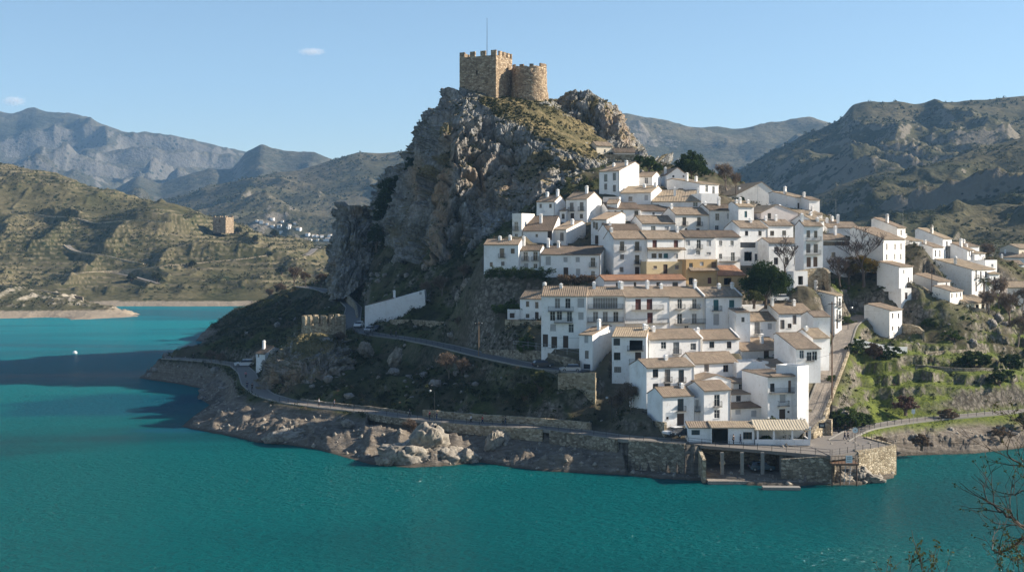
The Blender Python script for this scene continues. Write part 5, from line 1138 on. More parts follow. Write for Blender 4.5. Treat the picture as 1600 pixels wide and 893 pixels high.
# columns under the deck
cm = MB().box(-.28, .28, -.28, .28, -.5, 4.5)
cl = cm.mesh('column', M['concrete'])
for px, lb in ((1128, 'concrete column under the quay deck nearest the rubble wall'), (1159, 'concrete column under the quay deck beside the small yellow machine'), (1191, 'concrete column under the quay deck in front of the blue grey car'), (1222, 'concrete column under the quay deck next to the dark plaque')):
    x, y, z = PZ(px, 705, 5.); o = inst('column', cl, None, (x, y-.2 if px < 1200 else y+.6, .4)); tag(o, lb, 'column', 'columns under the quay deck')
# ------------------------------------------------------------------ masonry walls
def wall_run(name, pts, hts, thick, mat, label, top=.0, step=2.5, cat='wall', group=None, cap=None, drape=None):
    """a masonry wall along pts (its top edge), reaching hts below it"""
    p = resample(pts, step)
    if drape is not None:
        p[:, 2] = [ground(a_, b_)+drape for a_, b_, _ in p]
        for _ in range(2): p[1:-1, 2] = .25*p[:-2, 2]+.5*p[1:-1, 2]+.25*p[2:, 2]
    n = len(p); d = np.linspace(0, 1, n); h = np.interp(d, np.linspace(0, 1, len(hts)), hts); a, b = offs(p, -thick/2), offs(p, thick/2)
    jit = [random.uniform(-.06, .06) for _ in range(n)]
    V = [(x, y, z+top+j) for (x, y, z), j in zip(a, jit)]+[(x, y, z+top+j) for (x, y, z), j in zip(b, jit)]+[(x, y, z-hh) for (x, y, z), hh in zip(b, h)]+[(x, y, z-hh) for (x, y, z), hh in zip(a, h)]
    fs = []
    for k in range(4):
        k2 = (k+1) % 4; fs += [(k*n+i, k2*n+i, k2*n+i+1, k*n+i+1) for i in range(n-1)]
    fs += [(0, n, 2*n, 3*n), (n-1, 4*n-1, 3*n-1, 2*n-1)]
    o = MB().add(V, fs).build(name, mat); return tag(o, label, cat, group)
pl4 = offs(pl, 2.35)
def cut(arr, px0, px1):
    q = (arr[:, 0]/arr[:, 1]*F+800); return arr[(q > px0) & (q < px1)]
wall_run('retaining_wall', cut(pl4, 975, 1094), [5.6, 5.6], .8, M['stone'], 'tall rubble wall dropping from the quay into the water left of the columns', top=.02)
wall_run('retaining_wall', cut(pl4, 858, 974), [2.4, 3.2], .7, M['stone'], 'low rubble wall under the promenade between steps and tall quay wall', top=.02)
wall_run('retaining_wall', cut(pl4, 690, 855), [1.6, 2.3], .6, M['stone_warm'], 'low tan wall under the promenade above the leaning slab rock', top=.02)
wall_run('retaining_wall', cut(pl4, 540, 640), [1.3, 1.3], .6, M['stone'], 'low grey wall under the promenade left of the brown path tree', top=.02)
bl = offs(pl, -2.5)
wall_run('garden_wall', cut(bl, 655, 935), [1.2, 1.2], .6, M['stone_warm'], 'dry stone wall along the inner side of the promenade', top=1.5)
wall_run('garden_wall', cut(bl, 470, 650), [.8, .8], .5, M['stone'], 'broken low stone kerb wall at the foot of the dark bank', top=.6)
# walls beneath the quay
wall_run('quay_wall', [PZ(1220.5, 716, 4.1), PZ(1260, 714.5, 4.45), PZ(1300, 711.8, 4.85)], [5.5, 5.5], .9, M['stone'], 'rubble quay wall with the dark plaque right of the columns', top=0.)
wall_run('quay_wall', [PZ(1338, 706, 4.95), PZ(1397, 697, 4.95)], [5.8, 5.8], .9, M['stone_warm'], 'sunlit bastion wall at the corner of the plaza', top=.25)
wall_run('quay_wall', [PZ(1397.5, 696.5, 4.95), PZ(1372, 689, 4.95), PZ(1352, 684, 4.95)], [5.8, 4.5], .8, M['stone_warm'], 'return wall of the bastion with a white kerb facing the shore path', top=.25)
wall_run('undercroft_wall', [(33., 219.5, 4.0), (33.3, 229.6, 5.)], [4.6, 5.6], .6, M['stone_warm'], 'side wall of the open undercroft beside the first column')
wall_run('undercroft_wall', [(33.2, 229.8, 5.), (52, 228.6, 4.4)], [5.6, 5.], .6, M['stone'], 'shaded back wall of the undercroft under the quay deck')
wall_run('quay_wall', [PZ(1302, 713, 4.6), PZ(1302, 708, 4.6), PZ(1338, 702, 4.6)], [4.6, 4.6], .5, M['stone'], 'dark recessed wall behind the timber deck')
mb = MB(); x, y, z = PZ(1235, 762, .3); mb.box(-4.5, 1.7, -.9, .8, -.7, .35); o = mb.build('landing_slab', M['concrete']); o.location = (x, y+.6, .1); o.rotation_euler = (0, 0, -.06); tag(o, 'concrete landing slab reaching into the water below the plaque wall', 'landing')
# big retaining walls of the upper road
ru = offs(pu, -2.9) if False else None
A_, B_, C_ = P(828, 577, 278), P(872, 581, 271), P(930, 583, 263)
wall_run('retaining_wall', [P(700, 546, 296.5), P(760, 562, 275), P(800, 571, 266), P(872, 583, 256)], [2.5, 6.2], .8, M['stone'], 'long shaded retaining wall below the upper road and dark parked car', top=.15)
wall_run('retaining_wall', [P(873, 583, 254.5), P(905, 583, 252.5), P(931, 582, 251.5)], [6.8, 6.8], .8, M['stone_warm'], 'sunlit square retaining wall right under the silver car', top=.1)
wall_run('retaining_wall', [P(545, 524, 334), P(590, 527, 333), P(640, 533, 319), P(700, 546, 297)], [2.2, 2.2], .6, M['stone'], 'low stone wall holding the upper road right of the turret', top=.15)
wall_run('garden_wall', [P(610, 505, 346), P(660, 506, 338), P(720, 512, 322), P(760, 522, 304)], [2.2, 3.], .6, M['stone_warm'], 'uphill stone wall with battered piers behind the upper road', top=1.1)
wall_run('garden_wall', [P(790, 499, 284), P(846, 502, 279)], [3., 3.], .6, M['stone_warm'], 'brown terrace wall under the detached house', top=.1)
wall_run('garden_wall', [P(755, 548, 285), P(845, 550, 268), P(905, 566, 261)], [2.5, 2.5], .6, M['stone'], 'rough bank wall between the tallest house and the upper road', top=.4)
wall_run('garden_wall', [P(1182, 440, 293), P(1232, 443, 294), P(1293, 430, 299), P(1296, 443, 294)], [4., 4.], .6, M['stone_warm'], 'rubble wall carrying the tall bright house above the street', top=2.4)
wall_run('garden_wall', [P(998, 660, 243), P(1040, 664, 234)], [2.5, 2.5], .5, M['stone_warm'], 'rubble wall left of the shaded balcony house on the promenade', top=.6)
wall_run('garden_wall', [P(1410, 525, 303), P(1440, 523, 300), P(1443, 535, 296)], [5, 5], .5, M['stone_warm'], 'ruined stone enclosure wall on the green slope', drape=2.2)
wall_run('garden_wall', [P(1332, 552, 283), P(1375, 541, 285), P(1417, 533, 287)], [2.5, 2.5], .35, M['white'], 'white stepped garden wall below the lone house', drape=1.3)
wall_run('garden_wall', [P(1445, 560, 288), P(1490, 552, 292), P(1540, 548, 298)], [2.5, 2.5], .6, M['stone'], 'dry stone terrace wall across the middle of the green slope', drape=.7)
wall_run('garden_wall', [P(1430, 585, 281), P(1500, 592, 278), P(1570, 585, 282)], [2., 2.], .6, M['stone'], 'long low terrace wall on the lower green slope', drape=.6)
wall_run('garden_wall', [P(1400, 482, 311), P(1450, 478, 314), P(1452, 488, 311)], [2.2, 2.2], .5, M['stone_warm'], 'sunlit rubble wall behind the lone house', drape=1.6)
wall_run('garden_wall', [P(1500, 492, 310), P(1555, 490, 312)], [2.6, 2.6], .5, M['stone_warm'], 'garden wall beneath the cream porch house', drape=1.3)
wall_run('street_wall', [tuple(q) for q in offs(ps, 2.1)[2:22]], [2.5, 2.5], .45, M['stone_warm'], 'curved stone parapet along the right side of the street', top=.45)
wall_run('garden_wall', [P(1268, 690, 236.5), P(1276, 672, 240), P(1291, 658, 244), P(1300, 668, 241)], [2.2, 2.6], .8, M['stone_warm'], 'ochre stone corner wall at the foot of the street', top=1.6)
wall_run('garden_wall', [P(752, 420, 345), P(790, 421, 336)], [3, 3], .5, M['stone_warm'], 'rubble terrace under the far left house of the village', top=.1)
wall_run('garden_wall', [P(540, 462, 430), P(556, 480, 398), P(558, 498, 372)], [2, 3], .6, M['stone'], 'grey wall bending round the road behind the turret', top=1.2)
hl = wall_run('headland_wall', [P(-90, 447, 832), P(0, 447, 828), P(60, 455, 818), P(130, 466, 806)], [6, 6], 1., M['stone'], 'long dark retaining wall on the left headland', top=1.)
# low white house with sloping parapet, half sunk in the hillside
o = empty('long_white_house', P(570, 513, 350)); tag(o, 'low white building with long sloping roofline half buried in the dark hillside', 'house')
q = lambda px, py: ((px-570)/F*350, HC+(YH-py)/F*350-o.location.z)
prof = [q(570, 516), q(668, 516), q(663, 453), q(617, 466), q(570, 478)]
mb = MB(); n = 5; mb.add([(x, 0, z) for x, z in prof]+[(x, 7, z) for x, z in prof], [(0, 1, 2, 3, 4), (9, 8, 7, 6, 5)]+[(i, (i+1) % n+0, (i+1) % n+5, i+5)[::-1] for i in range(n)]); mb.build('wall', M['white'], o)
mb = MB(); corr(mb, (q(570, 478)[0]+.3, 6.9, q(570, 478)[1]+.18), (0, -6.7, 0), (q(617, 466)[0]-.6, 0, q(617, 466)[1]-q(570, 478)[1])); mb.build('roof', M['tile_dark'], o)
inst('chimney', chimney_mesh(2.6), o, (q(615, 0)[0], 2.2, q(0, 467)[1]-.3)); add_window(o, 's', q(657, 0)[0], -.05, q(0, 460)[1], .7, .8, M['wood'])
house('n', 400, 414, 552, 578, 541, 'w404,550,.6,.9 s411,569,1.2,2.2', '404,530', 'small white chapel like house with round chimney against the rock by the water path', name='small_white_house', yaw=-38, xs=432, Y=343, L=5, rt='tile_dark', rf=.7, group=None)
# ------------------------------------------------------------------ pergola of the bar
o = empty('pergola', PZ(1222, 695, 5.15)); tag(o, 'bar terrace with corrugated awning on white posts above a low white wall', 'pergola')
bx, by, bz = o.location; q = lambda px, Y: (px-800)/F*Y-bx
xa, xb = q(1180, by), q(1266, by)
mb = MB(); mb.box(xa, xb, -.1, .12, 0, 1.05); mb.box(xb-.22, xb, .121, 4., 0, 1.05); mb.build('parapet', M['white'], o)
for px in (1184, 1209, 1238, 1264): inst('post', MB().box(-.16, .16, -.1, .16, 1.051, 2.7).mesh('post', M['white']), o, (q(px, by), .02, 0))
mb = MB(); corr(mb, (xa-.1, 4.2, 4.0), (xb-xa+.2, 0, 0), (0, -4.6, -1.25), per=.5, amp=.05, thick=.06); mb.build('awning', M['awning'], o)
mb = MB(); mb.box(xa, xb, 4.2, 4.35, 0, 4.); mb.build('rear_wall', M['white'], o)
mb = MB(); mb.box(xb-.2, xb+.1, -.2, .2, 1.06, 3.3); mb.build('corner_pier', M['white'], o)
sg = empty('sign', PZ(1265, 664, 7.4)); sg.location.y = by-.25; sg.location.z = HC+(YH-664)/F*by; tag(sg, 'small square dark sign with pale lines beside the street foot', 'sign')
MB().box(-.6, .6, -.05, .05, -.45, .5).build('panel', M['iron'], sg); MB().box(-.35, .35, -.07, -.051, .1, .18).box(-.3, .3, -.07, -.051, -.12, -.04).build('lettering', M['lamp_glass'], sg)
for i, (px, z_, lb) in enumerate([(1197, 1.1, 'green potted plant on the bar terrace near the left post'), (1222, 1.1, 'leafy potted plant in the middle of the bar terrace'), (1252, 1.1, 'small pale flowering pot near the right end of the bar terrace')]): pass
# plaque, deck with ladder, signs
pq = empty('plaque', PZ(1231, 729, 3.)); x, y, z = P(1231, 728, PZ(1231, 715, 4.2)[1]-.55); pq.location = (x, y, z); tag(pq, 'dark plaque with two pale lines of lettering on the rubble quay wall', 'plaque')
MB().box(-.72, .72, -.04, .04, -.62, .55).build('panel', M['iron'], pq)
mb = MB()
for zz, n in ((.18, 7), (-.22, 7)):
    for i in range(n): mb.box(-.52+i*.15, -.43+i*.15, -.06, -.041, zz-.05, zz+.06)
mb.build('lettering', M['shut_grey'], pq)
dk = empty('timber_deck', PZ(1318, 722, 3.6)); dk.location = P(1318, 722, 217.5); tag(dk, 'rusty timber viewing deck hung between quay wall and bastion', 'deck')
mb = MB()
for i in range(12): mb.box(-2.3, 2.3, -1.2+i*.24, -.99+i*.24, -.08, 0)
mb.box(-2.3, 2.3, -1.25, -1.1, -.3, -.081); mb.build('floor', M['wood_mid'], dk)
mb = MB()
for x in np.linspace(-2.3, 2.3, 9): mb.box(x-.03, x+.03, -1.2, -1.14, 0, 1.3)
mb.box(-2.33, 2.33, -1.235, -1.201, 1.25, 1.32); mb.box(-2.33, 2.33, -1.235, -1.201, .6, .66)
mb.build('railing', M['wood_mid'], dk)
mb = MB()
for s in (-.45, .45): mb.tube([(s+.6, -.9, -.1), (s+.1, -1.6, -3.4)], .05, 5)
for i in range(6): mb.tube([(.12+i*.08, -1.52+i*.11, -2.9+i*.5), (1.02+i*.08, -1.52+i*.11, -2.9+i*.5)], .035, 4)
mb.build('ladder', M['steel'], dk)
for sx in (-2.1, -.7, 2.1): inst('post', MB().tube([(0, 0, -4), (0, 0, -.3)], .12, 6).mesh('post', M['wood']), dk, (sx, -.6, 0))
wsn = empty('notice_board', (dk.location.x+.6, dk.location.y-1.32, dk.location.z+.75)); tag(wsn, 'white notice board with grey printed lines on the timber deck railing', 'sign')
MB().box(-.55, .55, -.03, .03, -.6, .65).build('panel', M['lamp_glass'], wsn)
mb = MB()
for i, zz in enumerate((.4, .15, 0, -.3)): mb.box(-.38, .38-.1*(i % 2), -.045, -.031, zz-.04, zz+.04)
mb.build('lettering', M['concrete'], wsn)
rs = empty('road_sign', PZ(1336, 704, 5.0)); tag(rs, 'round white road sign on a dark pole at the plaza edge', 'road sign')
MB().tube([(0, 0, 0), (0, 0, 3.9)], .05, 6).build('pole', M['iron'], rs); mb = MB(); mb.tube([(0, -.07, 3.6), (0, -.11, 3.6)], .48, 20); mb.build('disc', M['lamp_glass'], rs); mb = MB(); mb.tube([(0, -.112, 3.6), (0, -.118, 3.6)], .1, 10); mb.build('symbol', M['red_light'], rs)
s2 = empty('road_sign', P(1427, 660, PZ(1427, 660, 5.2)[1]-1.2)); tag(s2, 'small blue white sign on a pole beside the shore path', 'road sign')
MB().tube([(0, 0, -.8), (0, 0, 2.6)], .04, 6).build('pole', M['steel'], s2); MB().box(-.35, .35, -.08, -.05, 1.8, 2.7).build('disc', M['lamp_glass'], s2)
# ------------------------------------------------------------------ railings: one thing per stretch
def railing(pts, label, step=2.4, h=1.0, mat=None, cat='railing'):
    p = resample(pts, step); o = empty('railing', tuple(p[0])); tag(o, label, cat); m = mat or M['iron']
    q = p-p[0]; mb = MB()
    for z in (h, h*.52): mb.tube([tuple(a+np.array([0, 0, z])) for a in q], .028, 4)
    mb.build('rail', m, o); pm = MB().box(-.035, .035, -.035, .035, -.1, h+.06).mesh('post', m)
    for a in q: inst('post', pm, o, tuple(a))
pe_ = offs(pl, 2.0)
railing(cut(pe_, 975, 1076), 'black railing along the quay edge above the tall rubble wall')
railing([PZ(1076, 692, 5.55), PZ(1100, 695, 5.46), PZ(1200, 703, 5.16), PZ(1297, 711, 4.92)], 'black railing along the edge of the quay deck over the columns')
railing(cut(pe_, 640, 974), 'black railing on the outer side of the promenade beside the three walkers', 2.8)
railing(cut(pe_, 430, 640), 'thin dark railing on the shaded left part of the promenade', 3.2)
railing(cut(pe_, 270, 370), 'railing at the far tip of the promenade', 3.5)
railing([PZ(1300, 711, 5.0), PZ(1340, 705, 5.0), PZ(1396, 697, 5.05)], 'black railing on top of the bastion wall', 2.0)
railing([PZ(1394, 696, 5.1), PZ(1358, 686, 5.1), PZ(1346, 681, 5.3), PZ(1341, 675, 5.5)], 'black railing from the bastion corner to the shore path', 1.7)
railing(offs(pr_, 1.6)[2:], 'black railing along the shore path above the bare pale bank', 2.3)
railing(offs(ps, 1.75)[1:20], 'handrail along the right side of the climbing street', 3.)
railing(offs(pu, -2.2)[20:70], 'dark railing along the outer edge of the upper road', 3.5)
railing([P(802, 541, 274), P(850, 546, 265), P(905, 556, 262)], 'wire fence in front of the tallest row house', 2.5, 1.2, M['steel'], 'fence')
# fishing pier on the tip
o = empty('viewing_platform', PZ(283, 572, 4.2)); tag(o, 'small concrete platform with railing over the rocky tip', 'platform')
mb = MB(); mb.box(-1.5, 9, -1.6, 1.6, -.5, 0); mb.box(-.6, .6, -.8, .8, -4.2, -.501); mb.build('slab', M['concrete'], o)
mb = MB()
for z in (.5, 1.): mb.tube([(9, -1.5, z), (-1.4, -1.5, z), (-1.4, 1.5, z)], .04, 4)
for x in np.linspace(-1.4, 9, 6): mb.box(x-.04, x+.04, -1.54, -1.46, 0, 1.05)
mb.build('railing', M['steel'], o); o.rotation_euler = (0, 0, .45)
# ------------------------------------------------------------------ lamps, poles, antennas
def street_lamp(p, h, label, side=1):
    o = empty('street_lamp', p); tag(o, label, 'street lamp', 'street lamps')
    MB().tube([(0, 0, -.3), (0, 0, h*.3), (0, 0, h)], [.09, .07, .045], 6).build('pole', M['iron'], o)
    MB().tube([(0, 0, h), (side*.35, 0, h+.18), (side*.8, 0, h+.2)], .04, 5).build('arm', M['iron'], o)
    mb = MB(); mb.lathe([(.02, h+.34), (.2, h+.28), (.3, h+.12), (.26, h+.06)], 10, (side*.85, 0)); l = mb.build('lamp_head', M['steel'], o); MB().lathe([(.24, h+.059), (.16, h-.06), (.02, h-.08)], 10, (side*.85, 0)).build('lamp_lens', M['lamp_glass'], l)
street_lamp(tuple(cut(pe_, 672, 684)[0]), 6.0, 'street lamp standing by the promenade beside the lit bush', -1)
street_lamp(tuple(np.array(PZ(957, 676, 5.6))+[0, 2.6, 0]), 6.2, 'street lamp on the promenade in front of the bare garden bush', -1)
street_lamp(P(484, 463, 470), 5., 'distant street lamp beside the dark left slope above the turret', 1)
street_lamp(P(1325, 512, 292), 4.5, 'street lamp with pale head at the street bend', 1)
def pole(p, h, label, cross=True, mat='wood_pole', r=.13):
    o = empty('utility_pole', p); tag(o, label, 'utility pole', 'utility poles')
    MB().tube([(0, 0, -1), (0, 0, h)], [r, r*.7], 7).build('pole', M[mat], o)
    if cross:
        MB().box(-.8, .8, -.06, .06, h-.5, h-.38).build('crossbar', M['wood'], o); c = MB()
        for x in (-.7, 0, .7): c.lathe([(.05, h-.379), (.07, h-.3), (.03, h-.2)], 6, (x, 0))
        c.build('insulator', M['lamp_glass'], o)
pole(P(748, 560, 278.5), 8., 'wooden utility pole beside the upper road')
pole(P(1300, 622, 252), 19., 'tall brown utility pole standing at the edge of the climbing street', True, 'wood_mid', .17)
pole(P(1456, 490, 313), 11.5, 'dark utility pole in front of the grey house', False, 'wood', .12)
def antenna(p, h, label):
    o = empty('antenna', p); tag(o, label, 'antenna', 'roof antennas'); MB().tube([(0, 0, 0), (0, 0, h)], .04, 5).build('mast', M['steel'], o); mb = MB(); mb.tube([(-1., 0, h-.25), (.6, 0, h-.1)], .03, 4)
    for i in range(6): mb.box(-.9+i*.26-.012, -.9+i*.26+.012, -.35, .35, h-.24+i*.025-.02, h-.24+i*.025)
    mb.build('aerial', M['steel'], o)
antenna(P(1411, 353, 336), 4.4, 'tall roof antenna above the upper tall block')
antenna(P(1306, 340, 352), 5., 'thin mast antenna on the hilltop right of the crowning gable')
antenna(P(1043, 258, 360), 2.8, 'roof antenna beside the gable house chimney')
antenna(P(1184, 316, 352), 4.5, 'slim roof antenna in front of the shaded lilac gable')
def wire(a, b, label, sag=.6):
    a, b = np.array(a), np.array(b); p = [tuple(a*(1-t)+b*t-np.array([0, 0, sag*4*t*(1-t)])) for t in np.linspace(0, 1, 12)]
    tag(MB().tube(p, .018, 4).build('cable', M['iron']), label, 'cable', 'overhead cables')
tp = np.array(P(1300, 622, 252))+[0, 0, 18.6]
wire(tp, P(1165, 505, 264), 'cable from the tall street pole to the teal shutter house'); wire(tp, P(1390, 482, 300), 'cable from the tall street pole to the lone house', 1.); wire(np.array(P(748, 560, 278.5))+[0, 0, 7.6], P(905, 528, 262), 'cable from the roadside pole to the narrow corner house', .8)
wire(P(742, 425, 312), P(1008, 405, 293), 'slack cable crossing from the dark slope to the terrace house', 1.5); wire(P(1208, 566, 250), P(1302, 552, 254), 'cable pair between tall terrace house and street pole', .5); wire(P(1456, 428, 313), P(1530, 440, 328), 'cable from the dark pole to the large white house', .6)
# ------------------------------------------------------------------ cars
def car_proto(mat):
    o = empty('parked_car'); L, W, H = 4.2, 1.74, 1.48
    lo = [(-2.1, .42), (-2.08, .78), (-1.15, .92), (-.35, .95), (1.7, .95), (2.08, .88), (2.12, .45), (1.9, .26), (-1.9, .26)]
    mb = MB(); n = len(lo)
    for s in (1,):
        V = []
        for y, k in ((-W/2+.06, .97), (-W/2, 1.), (W/2, 1.), (W/2-.06, .97)): V += [(x*k, y, z) for x, z in lo]
        fs = [tuple(range(n)), tuple(range(4*n-1, 3*n-1, -1))]
        for r in range(3): fs += [(r*n+i, r*n+n+i, r*n+n+(i+1) % n, r*n+(i+1) % n) for i in range(n)]
        mb.add(V, fs)
    cab0 = [(-1.2, .93), (1.95, .93), (1.6, 1.44), (-.35, 1.46)]
    rf = MB().add([(-.42, -.62, 1.43), (1.62, -.62, 1.41), (1.62, .62, 1.41), (-.42, .62, 1.43), (-.3, -.55, 1.49), (1.5, -.55, 1.48), (1.5, .55, 1.48), (-.3, .55, 1.49)], [(4, 5, 6, 7), (0, 1, 5, 4), (1, 2, 6, 5), (2, 3, 7, 6), (3, 0, 4, 7), (0, 3, 2, 1)])
    mb.build('body', mat, o); rf.build('roof', mat, o)
    g = MB().add([(-1.15, -.8, .935), (1.95, -.8, .935), (1.95, .8, .935), (-1.15, .8, .935), (-.42, -.62, 1.429), (1.6, -.62, 1.409), (1.6, .62, 1.409), (-.42, .62, 1.429)], [(0, 1, 5, 4), (1, 2, 6, 5), (2, 3, 7, 6), (3, 0, 4, 7)]); g.build('window', M['glass'], o)
    p = MB()
    for x in (-.02, .75): 
        for s in (-1, 1): p.box(x, x+.09, s*.77-.03 if s > 0 else -.8, s*.8 if s > 0 else -.77+.03, .95, 1.2)
    for sx in (-1.32, 1.32):
        for s in (-1, 1):
            w = MB().tube([(0, -.1, 0), (0, .1, 0)], .31, 14).build('wheel', M['rubber'], o); w.location = (sx, s*.8, .31); r = MB().tube([(0, -.112, 0), (0, .112, 0)], .18, 10).build('rim', M['steel'], w)
    for s in (-1, 1):
        h = MB().box(-.03, .05, -.17, .17, -.08, .08).build('headlight', M['lamp_glass'], o); h.location = (-2.08, s*.58, .66)
        h = MB().box(-.05, .03, -.12, .12, -.12, .12).build('taillight', M['red_light'], o); h.location = (2.1, s*.66, .72)
        m_ = MB().box(-.08, .08, -.08, .08, 0, .13).build('mirror', mat, o); m_.location = (-.85, s*.93, .93)
    return o
protos = {}
def car(matn, p, rz, label, s=1.):
    if matn not in protos: protos[matn] = car_proto(M[matn]); o = protos[matn]
    else: o = copy_tree(protos[matn])
    o.location = p; o.rotation_euler = (0, 0, rz); o.scale = (s, s, s); return tag(o, label, 'car', 'parked cars')
def on(px, py, Y, dz=0):
    p = P(px, py, Y); return (p[0], p[1], ground(p[0], p[1])+dz)
car('car_dark', P(848, 573, 263), math.pi+.25, 'dark estate car parked beside the bank wall on the upper road')
car('car_silver', P(891, 580, 258), .12, 'silver car parked by the door of the narrow corner house')
car('car_white', P(561, 511, 352), 1.45, 'white van like car parked first left of the low white building', 1.1)
car('car_silver', P(577, 518, 340), 1.35, 'pale car parked in front of the low white building')
car('car_dark', P(590, 516, 345), 1.2, 'dark car tucked at the corner of the low white building')
car('car_blue', P(1318, 451, 323), 2.9, 'dark blue car parked left of the two white cars under the trees')
car('car_white', P(1355, 447, 322), 3.0, 'white hatchback parked directly below the golden leaved tree')
car('car_silver', P(1377, 446, 322), 3.0, 'pale silver car parked at the right end below the six window house')
car('car_white', P(382, 572, 361), .2, 'white van by the small chapel like house on the water path', 1.35)
car('car_blue', (43.6, 223.6, 1.45), 3.2, 'blue grey car in the undercroft behind the columns', 1.05)
car('car_dark', P(1067, 681, 231.8), .5, 'dark covered car at the left end of the bar by the rubble wall')
car('car_white', P(1053, 679, 234.2), .6, 'white car beside the dark covered car near the promenade wall')
car('car_white', P(1217, 470, 281), .3, 'white car half hidden behind the big green tree')
# motor scooter by the street foot
o = empty('scooter', PZ(1305, 676, 5.02)); tag(o, 'black motor scooter parked at the foot of the green bank', 'scooter'); o.scale = (1.1,)*3
for x in (-.65, .65): w = MB().tube([(0, -.06, 0), (0, .06, 0)], .27, 12).build('wheel', M['rubber'], o); w.location = (x, 0, .27)
MB().xprism([(-.14, .25), (.14, .25), (.16, .7), (-.16, .7)], -.75, -.1).xprism([(-.12, .22), (.12, .22), (.12, .32), (-.12, .32)], -.1, .45).xprism([(-.18, .3), (.18, .3), (.2, .95), (-.2, .95)], .42, .55).build('body', M['car_dark'], o)
MB().box(-.8, -.05, -.15, .15, .701, .8).build('seat', M['rubber'], o); MB().tube([(.65, 0, .3), (.5, 0, .96), (.42, 0, 1.05)], .035, 5).tube([(.42, -.3, 1.07), (.42, .3, 1.07)], .025, 5).build('handlebar', M['iron'], o)
# small yellow machine in the undercroft
o = empty('cement_mixer', (35.4+1.5, 224.5, 1.5)); tag(o, 'small yellow machine standing in the undercroft between two columns', 'mixer')
MB().lathe([(.25, .75), (.5, .95), (.55, 1.2), (.3, 1.55), (.28, 1.56)], 14).build('drum', M['yellow'], o); mb = MB()
for a in (0, 2.1, 4.2): mb.tube([(.2*math.cos(a), .2*math.sin(a), .8), (.6*math.cos(a), .6*math.sin(a), 0)], .05, 5)
mb.build('stand', M['iron'], o)
# ------------------------------------------------------------------ people: a skinned body with clothes as children
def skin_obj(name, joints, edges, mat, parent):
    me = bpy.data.meshes.new(name); me.from_pydata([j[:3] for j in joints], edges, []); o = bpy.data.objects.new(name, me); link(o, parent)
    m_ = o.modifiers.new('skin', 'SKIN'); m_.use_smooth_shade = True
    for i, j in enumerate(joints): me.skin_vertices[0].data[i].radius = (j[3], j[3]*(j[4] if len(j) > 4 else 1))
    me.skin_vertices[0].data[0].use_root = True
    s = o.modifiers.new('sub', 'SUBSURF'); s.levels = 1; s.render_levels = 1
    me.materials.append(mat); return o
PER = []
def person(p, rz, label, top='black', legs='jeans', stride=.25, h=1.72, hair=True):
    o = empty('person', p); tag(o, label, 'person', 'people on the roads and quays'); k = h/1.72; st = stride
    J = [(0, 0, .92, .13, .8), (0, 0, 1.15, .14, .75), (0, 0, 1.38, .15, .62), (0, .0, 1.48, .06), (0, .02, 1.56, .085, 1.), (0, .02, 1.66, .095, 1.05),
         (.09, 0, .86, .085), (.1, st*.5, .48, .06), (.1, st*.9-.02, .08, .045), (.1, st*.9+.14, .04, .04),
         (-.09, 0, .86, .085), (-.1, -st*.3, .48, .06), (-.1, -st*.9-.05, .1, .045), (-.1, -st*.9+.1, .04, .04),
         (.2, 0, 1.4, .055), (.25, -.05-st*.2, 1.13, .045), (.25, .05-st*.35, .9, .035), (.25, .08-st*.35, .8, .035),
         (-.2, 0, 1.4, .055), (-.25, -.02+st*.2, 1.13, .045), (-.25, .1+st*.4, .9, .035), (-.25, .13+st*.4, .8, .035)]
    E = [(0, 1), (1, 2), (2, 3), (3, 4), (4, 5), (0, 6), (6, 7), (7, 8), (8, 9), (0, 10), (10, 11), (11, 12), (12, 13), (2, 14), (14, 15), (15, 16), (16, 17), (2, 18), (18, 19), (19, 20), (20, 21)]
    skin_obj('body', J, E, M['skin'], o)
    g = 1.16
    jk = [0, 1, 2, 14, 15, 16, 18, 19, 20]; mp = {a: i for i, a in enumerate(jk)}
    skin_obj('jacket', [(*J[a][:3], J[a][3]*g+.012, *(J[a][4:])) for a in jk], [(mp[a], mp[b]) for a, b in E if a in mp and b in mp], M['cloth_'+top], o)
    jk = [0, 6, 7, 8, 10, 11, 12]; mp2 = {a: i for i, a in enumerate(jk)}
    skin_obj('trousers', [(*J[a][:3], J[a][3]*g+.008, *(J[a][4:])) for a in jk], [(mp2[a], mp2[b]) for a, b in E if a in mp2 and b in mp2], M['cloth_'+legs], o)
    if hair: MB().lathe([(.085, 1.6), (.112, 1.68), (.1, 1.75), (.05, 1.79), (.01, 1.795)], 10, (0, .0)).build('hair', M['hair'], o, True)
    o.rotation_euler = (0, 0, rz); o.scale = (k, k, k); return o
def onpath(arr, px, side=0.):
    q = (arr[:, 0]/arr[:, 1]*F+800); i = int(np.argmin(np.abs(q-px))); p = arr[i].copy(); p[0] = (px-800)/F*p[1]; p[1] += side; p[2] += .01; return tuple(p)
person(PZ(1320, 687, 5.02), 1.4, 'person in dark clothes walking in front across the plaza', 'black', 'navy', .3, 1.8)
person(np.array(PZ(1325, 686.5, 5.02)), 1.5, 'person in navy walking close behind the other on the plaza', 'navy', 'black', .25, 1.74)
person(PZ(1321, 671, 5.2), .4, 'person in dark coat standing where the shore path begins', 'black', 'black', .1, 1.75)
person(PZ(1146, 694, 5.35), 1., 'person in black standing before the garage opening of the bar', 'black', 'black', .1, 1.8)
person(PZ(1157, 693, 5.32), -1.6, 'person in dark jacket near the left bar window', 'navy', 'jeans', .2, 1.7)
person(onpath(pl, 736, -.3), 1.5, 'walker in a white top on the promenade by the dry stone wall', 'pale', 'black', .3)
person(onpath(pl, 754, -.2), 1.5, 'walker in a red jacket on the promenade', 'red', 'navy', .3)
